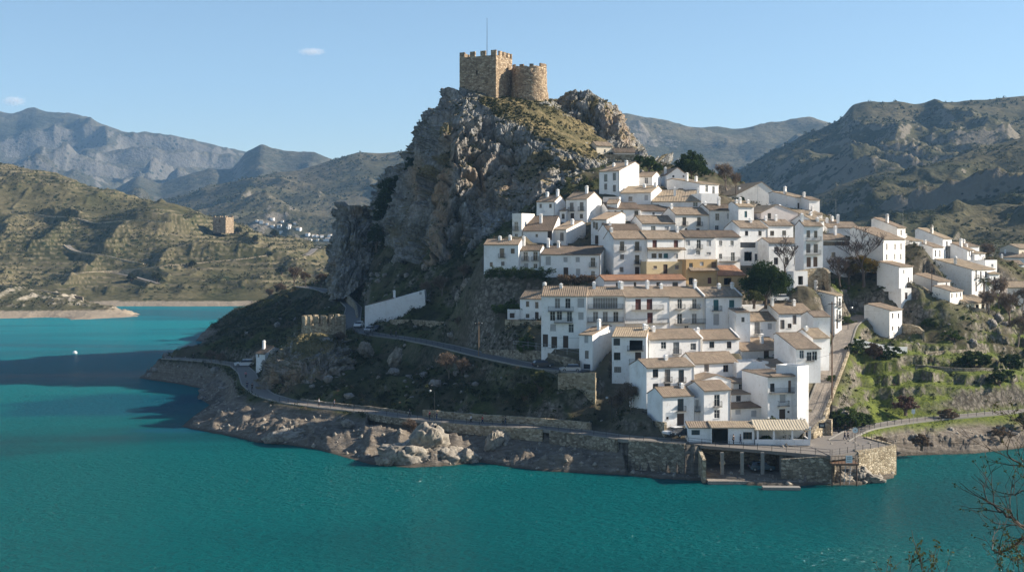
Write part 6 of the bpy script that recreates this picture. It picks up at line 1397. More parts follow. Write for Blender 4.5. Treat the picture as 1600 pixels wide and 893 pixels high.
person(onpath(pl, 786, 0), 1.6, 'walker in olive on the promenade, left of a close pair', 'olive', 'black', .25)
person(onpath(pl, 789.5, .4), 1.5, 'walker in black on the promenade, right of a close pair', 'black', 'jeans', .2)
person(onpath(pl, 640, .2), -1.5, 'dark dressed walker on the promenade left of the brown path tree', 'navy', 'black', .3)
person(onpath(pl, 671, .5), 1.3, 'walker in a dark red coat close to the promenade lamp', 'red', 'black', .2)
person(onpath(pl, 682, .6), 1.4, 'walker in navy just right of the promenade lamp', 'navy', 'jeans', .2)
person(onpath(pl, 498, .3), -1.2, 'person in a pale jacket on the shaded promenade under the turret rock', 'pale', 'black', .2)
person(onpath(pl, 522, .3), -1.2, 'person in grey blue clothes on the shaded promenade under the turret rock', 'jeans', 'black', .2)
pz = np.array(PZ(394, 609, 6.45)); person(pz, 0, 'person in black walking at the bend of the water path', 'black', 'black', .3)
person(np.array(PZ(386, 606, 6.5)), .2, 'person in navy walking at the bend of the water path', 'navy', 'navy', .3)
person(np.array(PZ(384, 590, 6.72)), .2, 'person in pink walking behind the pair at the bend', 'pinkc', 'black', .2)
person(np.array(PZ(302, 560.5, 6.55)), 1.2, 'distant dark person standing near the promenade tip', 'black', 'black', .1)
person(onpath(pu, 611, -.5), 1.5, 'person in black strolling on the upper road, left of two', 'black', 'black', .25, 1.8)
person(onpath(pu, 619, -.4), 1.5, 'person in dark blue strolling on the upper road, right of two', 'navy', 'black', .25, 1.75)
# small moored buoy far out on the water
x, y, z = PZ(117, 552, 0.); o = empty('buoy', (x, y, 0)); tag(o, 'tiny white buoy floating alone on the far turquoise water', 'buoy')
MB().lathe([(.05, -.3), (.75, -.1), (.9, .3), (.6, .85), (.2, 1.05)], 14).build('float', M['lamp_glass'], o); MB().tube([(0, 0, 1.), (0, 0, 1.7)], .06, 6).build('top_mark', M['iron'], o)
# ------------------------------------------------------------------ roads on the far hill, read from the picture and laid on the slope
def far_track(pxs, w, label_name='track', mat=None, raise_=.12):
    pts = [hit_ground(a, b, LHG, 855., 1400.) for a, b in pxs]
    p = resample(pts, 6.); z = np.array([LHG(a, b) for a, b, _ in p]); p[:, 2] = z+raise_
    for _ in range(6): p[1:-1, 2] = .25*p[:-2, 2]+.5*p[1:-1, 2]+.25*p[2:, 2]
    dd, ex = seg_dist(LHV[:, :2], p); m_ = 1-sstep(w/2+1.5, w/2+5., dd); LHV[:, 2] = LHV[:, 2]*(1-m_)+(ex[:, 0]-.35)*m_
    ribbon(label_name, [tuple(a) for a in p], w, mat or M['paving'], 5., .4, kerb=False); return p
tr1 = far_track([(105, 383), (112, 393), (140, 399), (175, 404), (205, 409), (228, 413)], 4.5)
tr2 = far_track([(80, 432), (120, 427), (160, 424), (210, 421), (250, 415), (310, 411), (370, 408), (415, 400)], 5)
tr3 = far_track([(165, 425), (190, 428), (220, 434), (248, 444)], 3.5)
tr4 = far_track([(20, 332), (60, 335), (120, 338), (200, 343), (260, 349)], 4.)
tr5 = far_track([(430, 392), (460, 398), (490, 392), (512, 382)], 5.)
lh.data.vertices.foreach_set('co', np.ascontiguousarray(LHV, dtype=np.float32).ravel()); lh.data.update()
for pp, lb in ((tr1, 'curving retaining wall of the hairpin track on the far hill'), (tr2, 'long stone wall below the main track on the far hill'), (tr4, 'straight stone wall high on the far terraced hill')):
    wall_run('track_wall', [tuple(a) for a in offs(pp, 2.6)], [3.6, 3.6], .8, M['stone_warm'], lb, top=.5, step=6)
# tiny village far up the valley
vm = MB(); vm.box(-5, 5, -4, 4, -4, 6); vme = vm.mesh('wall', M['white']); rmb = MB(); rmb.xprism([(-4.6, 6.01), (4.6, 6.01), (0, 8.2)], -5.3, 5.3); rme = rmb.mesh('roof', M['tile_gold'])
for i in range(34):
    px = random.uniform(395, 472) if i < 18 else random.uniform(470, 520); py = 352+random.uniform(-8, 12)+(px-430)*.02 if i < 18 else 374+random.uniform(-4, 6); Y = 1480+random.uniform(-20, 60)
    o = empty('valley_house', on_range('mountain_valley_side', px, py), random.uniform(-.6, .6)); s = random.uniform(.32, .6); o.scale = (s, s, s*.9)
    tag(o, 'tiny pale house in the distant valley village beyond the far hill', 'house', 'distant valley village houses'); inst('wall', vme, o); inst('roof', rme, o)
# ------------------------------------------------------------------ plants
def leaf_cloud(rng, centers, radii, per, size, flat_=.7):
    """leaf-sized quads scattered through clumps"""
    n = len(centers)*per; c = np.repeat(centers, per, 0); r = np.repeat(radii, per, 0)
    d = rng.normal(size=(n, 3)); d /= np.linalg.norm(d, axis=1, keepdims=True); d *= (rng.random((n, 1))**.45); p = c+d*r*np.array([1, 1, flat_])
    a = rng.normal(size=(n, 3)); a /= np.linalg.norm(a, axis=1, keepdims=True); b = np.cross(a, rng.normal(size=(n, 3))); b /= np.linalg.norm(b, axis=1, keepdims=True)
    s = size*(.6+.8*rng.random((n, 1))); a *= s; b *= s*.55
    V = np.stack([p-a, p+b, p+a, p-b], 1).reshape(-1, 3); return V, np.arange(n*4).reshape(-1, 4)
def crown(seed, rx, ry, rz, clumps, per, size, bottom=.15):
    rng = np.random.default_rng(seed); d = rng.normal(size=(clumps*3, 3)); d /= np.linalg.norm(d, axis=1, keepdims=True); d = d[d[:, 2] > -bottom*3][:clumps]
    rad = .35+.65*rng.random((len(d), 1))**.5; lump = .5+.95*vn(d*1.9+seed, seed)[:, None]
    c = d*rad*lump*np.array([rx, ry, rz]); r = (.16+.17*rng.random((len(d), 1)))*min(rx, rz)*np.ones((1, 3))
    return leaf_cloud(rng, c, r, per, size)
def branches(seed, h, spread, depth, r0, up=.45, lean=(0, 0), nkids=(3, 4), first=.3, minr=.02):
    rng = random.Random(seed); mb = MB()
    def grow(p, d, L, r, k):
        n = 3; pts = [p]; rr = [r]; q = p
        for i in range(n):
            d = (d+Vector((rng.uniform(-.22, .22), rng.uniform(-.22, .22), rng.uniform(-.05, .16)))).normalized(); q = q+d*(L/n); pts.append(q); rr.append(max(minr*.8, r*(1-.38*(i+1)/n)))
        mb.tube(pts, rr, 5 if k < 2 else 3, False)
        if k >= depth: return
        for j in range(rng.randint(*nkids)):
            t = rng.uniform(.45, 1.) if k else rng.uniform(.7, 1.)
            i = min(int(t*n), n-1); b = pts[i].lerp(pts[i+1], t*n-i); an = rng.uniform(0, 6.28)
            side = Vector((math.cos(an), math.sin(an), rng.uniform(-.1, .5)))*spread; nd = (d*(1-.25*spread)+side+Vector((0, 0, up*.4))).normalized()
            grow(b, nd, L*rng.uniform(.6, .85), max(minr, rr[i]*rng.uniform(.5, .68)), k+1)
    grow(Vector((0, 0, 0)), Vector((lean[0], lean[1], 1)).normalized(), h*first, r0, 0)
    k = h/max(v_[2] for v_ in mb.v); mb.v = [(x*k, y*k, z*k-.3) for x, y, z in mb.v]
    return mb
TR = {}
def leafy(key, mat, h, rx, rz, clumps=110, per=55, size=.2, trunk=.25, seed=0, bare=.4):
    k = (key, mat)
    if k not in TR:
        t = MB(); rng = random.Random(seed); t.tube([(0, 0, -.6), (.1, .05, h*.25), (rng.uniform(-.3, .3), rng.uniform(-.3, .3), h*bare+.8)], [trunk*1.3, trunk, trunk*.7], 8)
        for i in range(7):
            a = i*.9+rng.random(); t.tube([(0, 0, h*bare*.75), (math.cos(a)*rx*.35, math.sin(a)*rx*.35, h-rz*1.2), (math.cos(a)*rx*.75, math.sin(a)*rx*.75, h-rz*rng.uniform(.5, 1.3))], [trunk*.5, trunk*.3, .04], 5)
        V, Q = crown(seed, rx, rx, rz, clumps, per, size); V[:, 2] += h-rz
        o = npmesh('crown', V, Q, M[mat]); me = o.data; bpy.data.objects.remove(o); TR[k] = (t.mesh('trunk', M['bark']), me)
    return TR[k]
def tree(key, mat, p, label, h, rx, rz, sc=1., rz_=0, name='leafy_tree', cat='tree', group='trees', **kw):
    t, c = leafy(key, mat, h, rx, rz, **kw); o = empty(name, p, rz_); o.scale = (sc,)*3 if not hasattr(sc, '__len__') else sc; tag(o, label, cat, group); inst('trunk', t, o); inst('crown', c, o); return o
def gp(px, py, Y, dz=-.15): p = P(px, py, Y); return (p[0], p[1], min(p[2]+1.5, max(p[2]-3., ground(p[0], p[1])))+dz)
tree('round', 'leaf_dark', P(1080, 285, 368), 'large dark round tree on the hilltop behind the gable house', 8.5, 5.2, 4., clumps=170, per=70, size=.24, seed=1)
tree('broad', 'leaf_dark', P(1196, 478, 279), 'big dark green tree in the middle of the village, taller than the roofs around it', 9.5, 5.0, 4.6, clumps=190, per=80, size=.2, seed=2, bare=.2)
tree('gold', 'leaf_gold', P(1349, 445, 312), 'golden leaved tree above the parked white cars', 7.8, 3.4, 3.3, clumps=110, per=70, size=.18, seed=3)
tree('olivebush', 'leaf_olive', P(1178, 478, 273), 'yellowish bush glowing in front of the big dark green tree', 3.6, 1.9, 1.7, clumps=50, per=60, size=.16, seed=4, bare=.1)
tree('goldbrown', 'leaf_brown', P(1326, 448, 313), 'brown half bare tree left of the golden leaved tree', 7.2, 2.6, 2.9, clumps=80, per=36, size=.16, seed=5)
tree('small', 'leaf_dark', P(1155, 330, 350), 'dark shrub tree left of the crowning gable', 3.6, 2.1, 1.7, clumps=60, per=60, size=.2, seed=6, bare=.1)
for i, (px, py, Y, s, lb) in enumerate([(1014, 268, 372, 1.1, 'green bush right of the stone terrace'), (1028, 272, 372, .8, 'smaller green bush next to the one by the terrace'), (1000, 258, 398, .8, 'dark bush at the right end of the stone terrace')]):
    tree('small', 'leaf_mid', P(px, py, Y), lb, 3.6, 2.1, 1.7, s, i, name='bush', cat='bush', seed=6, clumps=60, per=60, size=.2, bare=.1)
for i, (px, py, Y, s, lb) in enumerate([(608, 340, 432, 1.25, 'tall dark evergreen on the left shoulder of the crag'), (597, 362, 430, 1.0, 'lower dark evergreen beneath the shoulder evergreen'), (588, 392, 428, .9, 'dark evergreen between spur and crag'), (625, 318, 432, .9, 'evergreen tucked against the crag edge'), (642, 275, 434, .6, 'small dark bush clinging to the crag edge under the ledge')]):
    tree('ever', 'leaf_dark', P(px, py, Y), lb, 10., 3.2, 4.6, s, i*1.3, name='evergreen_tree', seed=8, clumps=120, per=60, size=.24, bare=.1)
# palm
def palm(p, label):
    o = empty('palm_tree', p); tag(o, label, 'palm', 'trees'); MB().tube([(0, 0, -.5), (.1, 0, 2), (.05, 0, 4.6)], [.3, .24, .22], 8).build('trunk', M['bark'], o); mb = MB(); rng = random.Random(5)
    for i in range(34):
        a = i*2.4; el = rng.uniform(-.5, 1.2); L = rng.uniform(1.9, 2.6); c0 = Vector((.05, 0, 4.6)); d = Vector((math.cos(a)*math.cos(el), math.sin(a)*math.cos(el), math.sin(el)))
        sp = [c0+d*(L*t)+Vector((0, 0, -1.1*t*t)) for t in np.linspace(0, 1, 8)]; sd = d.cross(Vector((0, 0, 1))).normalized()
        for k in range(1, 7):
            for s in (-1, 1):
                w = .55*math.sin(math.pi*min(1, k/7+.12)); q = sp[k]; mb.poly(q, q+(sp[k+1]-q)*.55, q+sd*s*w+(sp[k+1]-q)*1.2-Vector((0, 0, .18)))
        mb.tube(sp, .03, 3)
    mb.build('crown', M['leaf_olive'], o)
palm(P(1537, 468, 318), 'palm tree with drooping fronds in front of the large white house')
# bare trees
BT = {}
def bare(key, mat, p, label, sc=1., rz=0, group='bare winter trees', name='bare_tree', cat='tree', haze=None, **kw):
    if (key, mat) not in BT: BT[(key, mat)] = branches(**kw).mesh('limbs', M[mat])
    o = empty(name, p, rz); o.scale = (sc,)*3; tag(o, label, cat, group); inst('limbs', BT[(key, mat)], o)
    if haze:
        hk = ('hz', key, haze)
        if hk not in BT:
            rng = np.random.default_rng(len(BT)); v = np.array([q.co for q in BT[(key, mat)].vertices]); top = v[v[:, 2] > v[:, 2].max()*.32]; c = top[rng.integers(0, len(top), 300)]
            V, Q = leaf_cloud(rng, c, np.full((300, 3), .6), 9, .13); oo = npmesh('twigs', V, Q, M[haze]); BT[hk] = oo.data; bpy.data.objects.remove(oo)
        inst('twigs', BT[hk], o)
    return o
big_ = dict(seed=3, h=15, spread=.75, depth=5, r0=.24, first=.24, minr=.03)
med_ = dict(seed=8, h=9, spread=.85, depth=5, r0=.15, first=.2, minr=.024)
bsh_ = dict(seed=15, h=6, spread=.95, depth=5, r0=.08, first=.2, minr=.016, nkids=(3, 5))
bare('big', 'twig_dark', P(1351, 445, 309), 'tall bare tree against the huge shaded house side', 1., 0, **big_)
bare('big', 'twig_dark', P(1226, 440, 287), 'wide bare tree before the brown roofed five window house', .72, 2., **big_)
bare('med', 'twig_dark', P(1313, 446, 306), 'bare tree left of the half bare brown tree, shading the dark arcade', .85, 1., **med_)
bare('med', 'twig', P(1135, 296, 372), 'brown bare tree right of the large dark round hilltop tree', .9, .5, haze='leaf_brown', **med_)
bare('med', 'twig', P(1150, 302, 366), 'second brown bare tree near the crowning gable', .7, 2.5, haze='leaf_brown', **med_)
bare('med', 'twig_dark', P(683, 196, 432), 'little bare tree alone on the skyline of the crag shoulder', .55, 1.2, **med_)
for i, (px, py, Y, s, lb) in enumerate([(690, 450, 352, 1.05, 'pale brown bare tree under the crag, left of a matching pair'), (665, 455, 358, .9, 'pale brown bare tree under the crag, farther left and lower'), (725, 432, 352, .9, 'pale bare tree at the upper end of the slope left of the village'),
    (752, 425, 349, .7, 'small pale bare tree touching the far left house'), (700, 592, 279, 1.1, 'large brown bare tree on the bank below the upper road'), (722, 602, 276, .85, 'brown bare tree right of the large bank tree'),
    (640, 672, 254, .75, 'pale brown bare tree growing at the promenade edge'), (985, 655, 246, 1.05, 'wide bare bush before the weathered white house'), (962, 652, 247, .8, 'bare bush behind the second promenade lamp'), (1000, 650, 246, .75, 'bare bush squeezed against the shaded balcony house'),
    (720, 528, 305, .75, 'pinkish bare tree beside the upper road bend'), (330, 566, 372, .8, 'dark bare bushy tree near the promenade tip'), (345, 574, 366, .8, 'dark bare tree between tip and chapel like house'), (530, 522, 319, .7, 'pale twiggy shrub growing at the turret foot')]):
    bare('bsh', 'twig', gp(px, py, Y), lb, s, i*1.7, haze='leaf_brown', name='bare_tree', **bsh_)
for i, (px, py, Y, s, lb) in enumerate([(460, 455, 560, 1.5, 'bare tree on the shore behind the turret, tallest of its clump'), (440, 462, 600, 1.3, 'bare tree left of the tallest one behind the turret'), (478, 452, 540, 1.1, 'bare tree nearest the rock spur behind the turret'), (422, 470, 640, 1.1, 'bare low tree at the end of the clump behind the turret'), (500, 446, 520, 1.0, 'bare tree at the foot of the rock spur')]):
    bare('med', 'twig_dark', gp(px, py, Y), lb, s*.75, i*1.1, haze='leaf_brown', **med_)
for i, (px, py, Y, s, lb) in enumerate([(1562, 478, 322, .95, 'bare brown tree right of the palm'), (1578, 492, 318, 1., 'bare brown tree before the lilac right border house'), (1596, 470, 326, .8, 'bare tree cut by the right border above the slope'), (1546, 506, 310, .8, 'bare tree below the cream porch house'), (1545, 400, 430, .9, 'bare tree beyond the roof terrace house'), (1590, 520, 306, .9, 'bare tree low at the right border')]):
    bare('med', 'twig', gp(px, py, Y), lb, s, i*2.1, haze='leaf_brown', **med_)
# single shrubs on the green slope
SHR = [(1338, 556, 279, 1.1, 'leaf_dark', 'dark round shrub in front of the white stepped garden wall'), (1322, 505, 297, .9, 'leaf_mid', 'green shrub at the street bend below the lone house'), (1366, 562, 279, 1.15, 'leaf_purple', 'purplish shrub under the white stepped wall'), (1388, 562, 280, 1.3, 'leaf_dark', 'tall dark shrub right of the purplish shrub'), (1310, 460, 312, 1., 'leaf_mid', 'green shrub below the dark blue parked car'),
       (1524, 575, 284, 1.6, 'leaf_dark', 'large dark green shrub rising from the middle terrace'), (1560, 598, 277, 1.5, 'leaf_dark', 'broad dark shrub low on the right terraces'), (1415, 618, 262, 1.2, 'leaf_purple', 'brownish purple shrub above the rocky bank'), (1325, 652, 249, 1.5, 'leaf_mid', 'bright green bush above the parked scooter'), (1302, 645, 249, 1.1, 'leaf_dark', 'dark bush against the street parapet'),
       (1350, 640, 253, 1.2, 'leaf_mid', 'green bush left of the rocky bank on the slope'), (1375, 678, 240, .9, 'leaf_brown', 'brown reed like bush inside the path railing'), (1388, 682, 239, .8, 'leaf_olive', 'olive bush near the bastion return wall'), (1440, 672, 247, .9, 'leaf_brown', 'dry brown bush under the shore path railing'), (1400, 450, 318, 1.1, 'leaf_dark', 'dark shrub below the low annex'),
       (1382, 470, 312, .9, 'leaf_olive', 'olive shrub behind the lone white house'), (1505, 520, 304, 1.2, 'leaf_dark', 'dark shrub beneath the porch house garden wall'), (1480, 630, 263, .9, 'leaf_brown', 'dry bush above the middle of the shore path'), (1565, 660, 257, 1.1, 'leaf_brown', 'brown bush hanging over the pale bank at right'), (1600, 640, 264, 1., 'leaf_olive', 'olive bush at the right border by the shore path'),
       (1450, 520, 302, 1.1, 'leaf_dark', 'dark shrub by the ruined enclosure'), (1490, 540, 297, 1., 'leaf_mid', 'green shrub beyond the ruined enclosure'), (1300, 575, 262, .7, 'leaf_mid', 'small shrub on the street parapet'), (1580, 560, 292, 1.2, 'leaf_dark', 'dark shrub on the far right terrace'), (1208, 668, 236, .9, 'leaf_olive', 'spiky olive plant before the dark doorway'), (1197, 693, 231, .55, 'leaf_mid', 'green potted plant under the bar awning near the left post'), (1222, 693, 231, .55, 'leaf_olive', 'leafy potted plant under the middle of the bar awning'),
       (822, 530, 273, 1.3, 'leaf_mid', 'bright green bush below the detached house terrace'), (845, 612, 256, 1.5, 'leaf_olive', 'sunlit yellow green bush on the bank above the promenade'), (820, 620, 257, 1.2, 'leaf_olive', 'second yellow green bush lower on the bank'), (800, 484, 291, 1.0, 'leaf_mid', 'long green hedge top left of the flat shed'), (475, 508, 329, 1., 'leaf_olive', 'olive bush inside the turret left corner'), (855, 432, 305, 1.1, 'leaf_brown', 'brown hanging shrub under the long low house'), (885, 440, 302, 1.2, 'leaf_brown', 'second brown shrub under the long low house'), (910, 440, 301, 1., 'leaf_brown', 'third brown shrub near the terrace row start'),
       (780, 425, 330, .8, 'leaf_olive', 'olive shrub in front of the far left house'), (1520, 420, 350, .7, 'leaf_dark', 'dark shrub beside the roof terrace'), (1160, 348, 333, .8, 'leaf_dark', 'dark shrub behind the bright cube house')]
for i, (px, py, Y, s, m, lb) in enumerate(SHR):
    k_ = i % 3; tree('shrub%d' % k_, m, gp(px, py, Y, -.4), lb, 3.0, 2.0, 1.6, (s*random.uniform(.8, 1.35), s*random.uniform(.8, 1.2), s*random.uniform(.65, 1.1)), i*1.9, name='shrub', cat='shrub', group='single shrubs', seed=12+k_*5, clumps=46+14*k_, per=60, size=.14, bare=.02)
def hedge(a, b, hgt, label, mat):
    rng = np.random.default_rng(int(abs(a[0])*10)); a, b = np.array(a), np.array(b); n = 90; t_ = rng.random((n, 1)); c = a+(b-a)*t_+rng.normal(size=(n, 3))*np.array([.3, .45, 0])+np.array([0, 0, 1])*rng.random((n, 1))*hgt
    V, Q = leaf_cloud(rng, c, np.full((n, 3), .75), 60, .16); o = npmesh('hedge', V, Q, M[mat]); tag(o, label, 'hedge')
hedge(P(757, 433, 293), P(868, 436, 291), 2.4, 'long dark hedge below the left end houses of the village', 'leaf_dark'); hedge(P(872, 441, 289), P(940, 443, 288), 1.6, 'brown dry hedge hanging below the long low white house', 'leaf_brown')
hedge(P(772, 486, 290), P(812, 485, 287), 1.2, 'clipped green hedge on the wall left of the flat shed', 'leaf_mid')
# ------------------------------------------------------------------ ground cover nobody could count
def scatter(name, pts, smin, smax, mat, per, size, seed, tall=.75, nv=10):
    """low scrub: many small leafy tufts as one mass"""
    rng = np.random.default_rng(seed); pts = np.array(pts); n = len(pts)
    if n == 0: return
    r = (smin+(smax-smin)*rng.random(n)**2)[:, None]; V, Q = leaf_cloud(rng, pts+np.array([0, 0, 1.])*r*.35, r*np.ones((1, 3)), per, size, tall)
    o = npmesh(name, V, Q, M[mat]); return tag(o, kind='stuff')
rng = np.random.default_rng(5)
N = len(q_); idx = rng.random(N)
area = np.gradient(X_, axis=1)*np.gradient(gy, axis=0); area = np.abs(area).ravel()
okk = ta['ins'] & (ta['rd'] > 1.) & (ta['urban'] < np.where(ph_ > 1180, .97, .8)) & (A_BARE < .3) & (q_[:, 1] < 700) & ~inside(q_, plaza)
ph = ph_
clump_ = fbm(np.stack([q_[:, 0]*.05, q_[:, 1]*.05, np.zeros(N)], 1), 4, 77)
dens = np.where(ph < 930, .4, .18)*sstep(.34, .52, clump_)*(1-A_GREEN*.6)*(1+np.minimum(T_SLOPE, 2.))
sel = okk & (idx < dens*area)
print('scrub', sel.sum())
P3 = np.stack([q_[sel, 0], q_[sel, 1], tz[sel]], 1); kind_ = rng.random(len(P3))
scatter('scrub', P3[kind_ < .7], .35, 1.5, 'leaf_scrub', 46, .15, 1); scatter('scrub', P3[(kind_ >= .7) & (kind_ < .88)], .3, 1.2, 'leaf_olive', 40, .14, 2); scatter('scrub', P3[kind_ >= .88], .3, 1.3, 'leaf_brown', 40, .13, 3)
# grass tufts on the green slope
sel = okk & (A_GREEN > .35) & (idx > .3) & (rng.random(N) < .8*area) & (q_[:, 1] < 345)
print('grass', sel.sum())
scatter('grass', np.stack([q_[sel, 0], q_[sel, 1], tz[sel]], 1), .15, .4, 'leaf_mid', 9, .11, 4)
# small stones on the bare shore
sel = ta['ins'] & (A_BARE > .6) & (ta['rd'] > .4) & (rng.random(N) < .55*area) & (q_[:, 1] < 400) & (tz > .2)
pp = np.stack([q_[sel, 0], q_[sel, 1], tz[sel]], 1); print('stones', len(pp))
ico = np.array([(1, 0, 0), (-1, 0, 0), (0, 1, 0), (0, -1, 0), (0, 0, 1), (0, 0, -1)]); icf = np.array([(0, 2, 4), (2, 1, 4), (1, 3, 4), (3, 0, 4), (2, 0, 5), (1, 2, 5), (3, 1, 5), (0, 3, 5)])
s_ = (.08+.55*rng.random(len(pp))**7)[:, None, None]; Vs = pp[:, None]+ico[None]*s_*(.6+.8*rng.random((len(pp), 6, 3))); Vs = Vs.reshape(-1, 3)
Fs = (np.arange(len(pp))[:, None, None]*6+icf[None]).reshape(-1, 3)
tag(npmesh('rubble', Vs, Fs, SHM, attrs=dict(crack=np.zeros(len(Vs)))), kind='stuff')
# rock outcrops and fallen blocks on the dark bank, the right slope and the right shore
sel = ta['ins'] & (ta['rd'] > 1.5) & (ta['urban'] < .5) & (q_[:, 1] < 420) & (rng.random(N) < np.where(ph_ < 930, .035, .03)*area*sstep(.45, .6, fbm(np.stack([q_[:, 0]*.09, q_[:, 1]*.09, np.zeros(N)], 1), 3, 99))*(1+T_SLOPE))
pp = np.stack([q_[sel, 0], q_[sel, 1], tz[sel]], 1); print('blocks', len(pp)); Vb, Fb = [], []
for i_, c_ in enumerate(pp):
    r_ = .3+1.3*rng.random()**4; dn = rng.normal(size=(26, 3)); dn /= np.linalg.norm(dn, axis=1, keepdims=True); bm_ = bmesh.new()
    for q__ in dn*np.array([1., .85, .8])*r_*(.85+.3*rng.random((26, 1))): bm_.verts.new(q__)
    h_ = bmesh.ops.convex_hull(bm_, input=bm_.verts); bm_.verts.index_update(); o_ = len(Vb)
    Vb += [tuple(np.array(v_.co)+c_) for v_ in bm_.verts]; Fb += [[o_+v_.index for v_ in f_.verts] for f_ in bm_.faces]; bm_.free()
tag(npmesh('rubble', np.array(Vb), np.array([f_ for f_ in Fb if len(f_) == 3]), CM, attrs=dict(crack=np.zeros(len(Vb)), veg=np.zeros(len(Vb)), ochre=np.full(len(Vb), .25))), kind='stuff')
# scrub on the rock ledges and on the far hills
def ledge(Q_, N_, veg, n, seed, smin, smax):
    rng = np.random.default_rng(seed); k = np.where((veg > .45) & (Q_[:, 1] < 450) & (fbm(Q_*.12, 3, seed) > .45))[0]
    if len(k) == 0: return
    k = rng.choice(k, min(n, len(k)), replace=False); scatter('scrub', Q_[k], smin, smax, 'leaf_scrub', 42, .15, seed)
ledge(CQ, CN, CV, 1500, 21, .3, 1.1); ledge(OQ, ON, OV, 60, 22, .3, .8)
def hill_scrub(V, sl, n, seed, smin, smax, size, per, cond, mat='leaf_far'):
    rng = np.random.default_rng(seed); k = np.where(cond & (sl < 1.1) & (fbm(V*np.array([.02, .02, 0]), 4, seed) > .42))[0]; w = (V[k, 1]**2); w = w/w.sum()
    k = rng.choice(k, min(n, len(k)), replace=False, p=w); scatter('scrub', V[k]+rng.normal(size=(len(k), 3))*np.array([1, 1, 0]), smin, smax, mat, per, size, seed, .8)
hill_scrub(LHV, LHS, 4200, 31, .7, 2.2, .5, 16, (LHV[:, 2] > 8) & (LHV[:, 1] < 1260)); hill_scrub(HDV, HDS, 250, 32, .6, 1.8, .4, 16, HDV[:, 2] > 5)
for nm_, cnt, sz, sd_ in (('mountain_near_right', 5200, .9, 41), ('mountain_right', 4200, 1.5, 42), ('mountain_valley_side', 3000, 1.6, 43)):
    px0_, dpx_, Xr, Yr_, Zr = RG[nm_]; Vr = np.stack([Xr.ravel(), Yr_.ravel(), Zr.ravel()], 1); near_ = Vr[:, 1] < 2600
    hill_scrub(Vr, np.zeros(len(Vr)), cnt, sd_, sz*1.2, sz*3.2, sz, 12, near_)
# trees one can tell apart on the far hill
for i, (px, py, s, lb) in enumerate([(372, 366, 1., 'round dark tree right of the watchtower'), (398, 378, .9, 'bare looking tree on the far shelf meadow'), (430, 372, 1.2, 'dark tree at the far meadow edge'), (245, 440, 1.1, 'tree at the end of the lowest far track'), (205, 440, 1., 'grey tree by the far shore'), (300, 418, .9, 'dark tree below the main far track'), (30, 470, .9, 'dark tree under the headland wall'), (440, 430, 1.2, 'dark tree on the far shore slope near the rock spur')]):
    p = hit_ground(px, py, LHG, 860., 1300.); tree('small', 'leaf_far', p, lb, 3.6, 2.1, 1.7, s*1.6, i, name='round_tree', seed=6, group='trees on the far hill', clumps=60, per=60, size=.2, bare=.1)
# ------------------------------------------------------------------ water
ny_, nx_ = 2, 2
wv = MB().add([(-4200, -60, 0), (4200, -60, 0), (4200, 1409, 0), (-4200, 1409, 0)], [(0, 1, 2, 3)])
t = NT('lake_water'); p = t.pos()
w1 = t.noise(t.mapv(p, (1.1, 1.9, 1), (0, 0, .35)), .42, 4, .6, .4); w2 = t.noise(t.mapv(p, (1, 1.6, 1), (0, 0, -.3)), 1.5, 3, .6); patch = t.noise(t.mapv(p, (.35, 1., 1), (0, 0, .12)), .009, 4, .55, .8)
h = t.math('ADD', t.math('MULTIPLY', w1, 1.), t.math('MULTIPLY', w2, .5))
col = t.mix(t.ramp(patch, (.42, 0.), (.56, 1.)), (.0006, .046, .052), (.002, .092, .095))
# silt makes the bay behind the point milkier
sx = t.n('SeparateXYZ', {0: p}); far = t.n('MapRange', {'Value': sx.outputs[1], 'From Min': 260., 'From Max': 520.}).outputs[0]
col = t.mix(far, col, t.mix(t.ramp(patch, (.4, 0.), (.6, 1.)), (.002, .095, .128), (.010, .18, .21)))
for (cx_, cy_, rx_, ry_) in ((-103, 330, 34, 30), (-72, 284, 14, 6)):   # dark reflection and crag shade off the point, painted into the colour
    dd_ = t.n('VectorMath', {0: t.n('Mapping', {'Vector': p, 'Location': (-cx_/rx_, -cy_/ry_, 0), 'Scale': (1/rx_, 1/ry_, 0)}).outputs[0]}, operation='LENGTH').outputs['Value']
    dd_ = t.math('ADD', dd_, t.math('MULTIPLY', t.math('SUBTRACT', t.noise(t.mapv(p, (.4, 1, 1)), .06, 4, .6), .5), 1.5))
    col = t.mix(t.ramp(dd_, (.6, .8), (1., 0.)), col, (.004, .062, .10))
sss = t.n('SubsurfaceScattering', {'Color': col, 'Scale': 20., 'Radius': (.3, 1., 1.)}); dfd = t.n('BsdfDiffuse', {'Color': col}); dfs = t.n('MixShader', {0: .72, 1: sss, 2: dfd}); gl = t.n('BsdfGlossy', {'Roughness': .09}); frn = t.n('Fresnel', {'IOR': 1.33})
bs = t.n('MapRange', {'Value': patch, 'From Min': .4, 'From Max': .6, 'To Min': .35, 'To Max': 1.})
bp = t.n('Bump', {'Height': h, 'Distance': 1.7}); t.set(bp.inputs['Strength'], bs.outputs[0]); t.set(gl.inputs['Normal'], bp.outputs[0]); t.set(dfd.inputs['Normal'], bp.outputs[0]); t.set(frn.inputs['Normal'], bp.outputs[0])
mxs = t.n('MixShader', {0: t.math('MULTIPLY', frn, .62), 1: dfs, 2: gl}); t.t.links.new(mxs.outputs[0], t.out.inputs[0])   # steep little waves hide part of the mirror image
tag(wv.build('water', t.m), kind='structure')
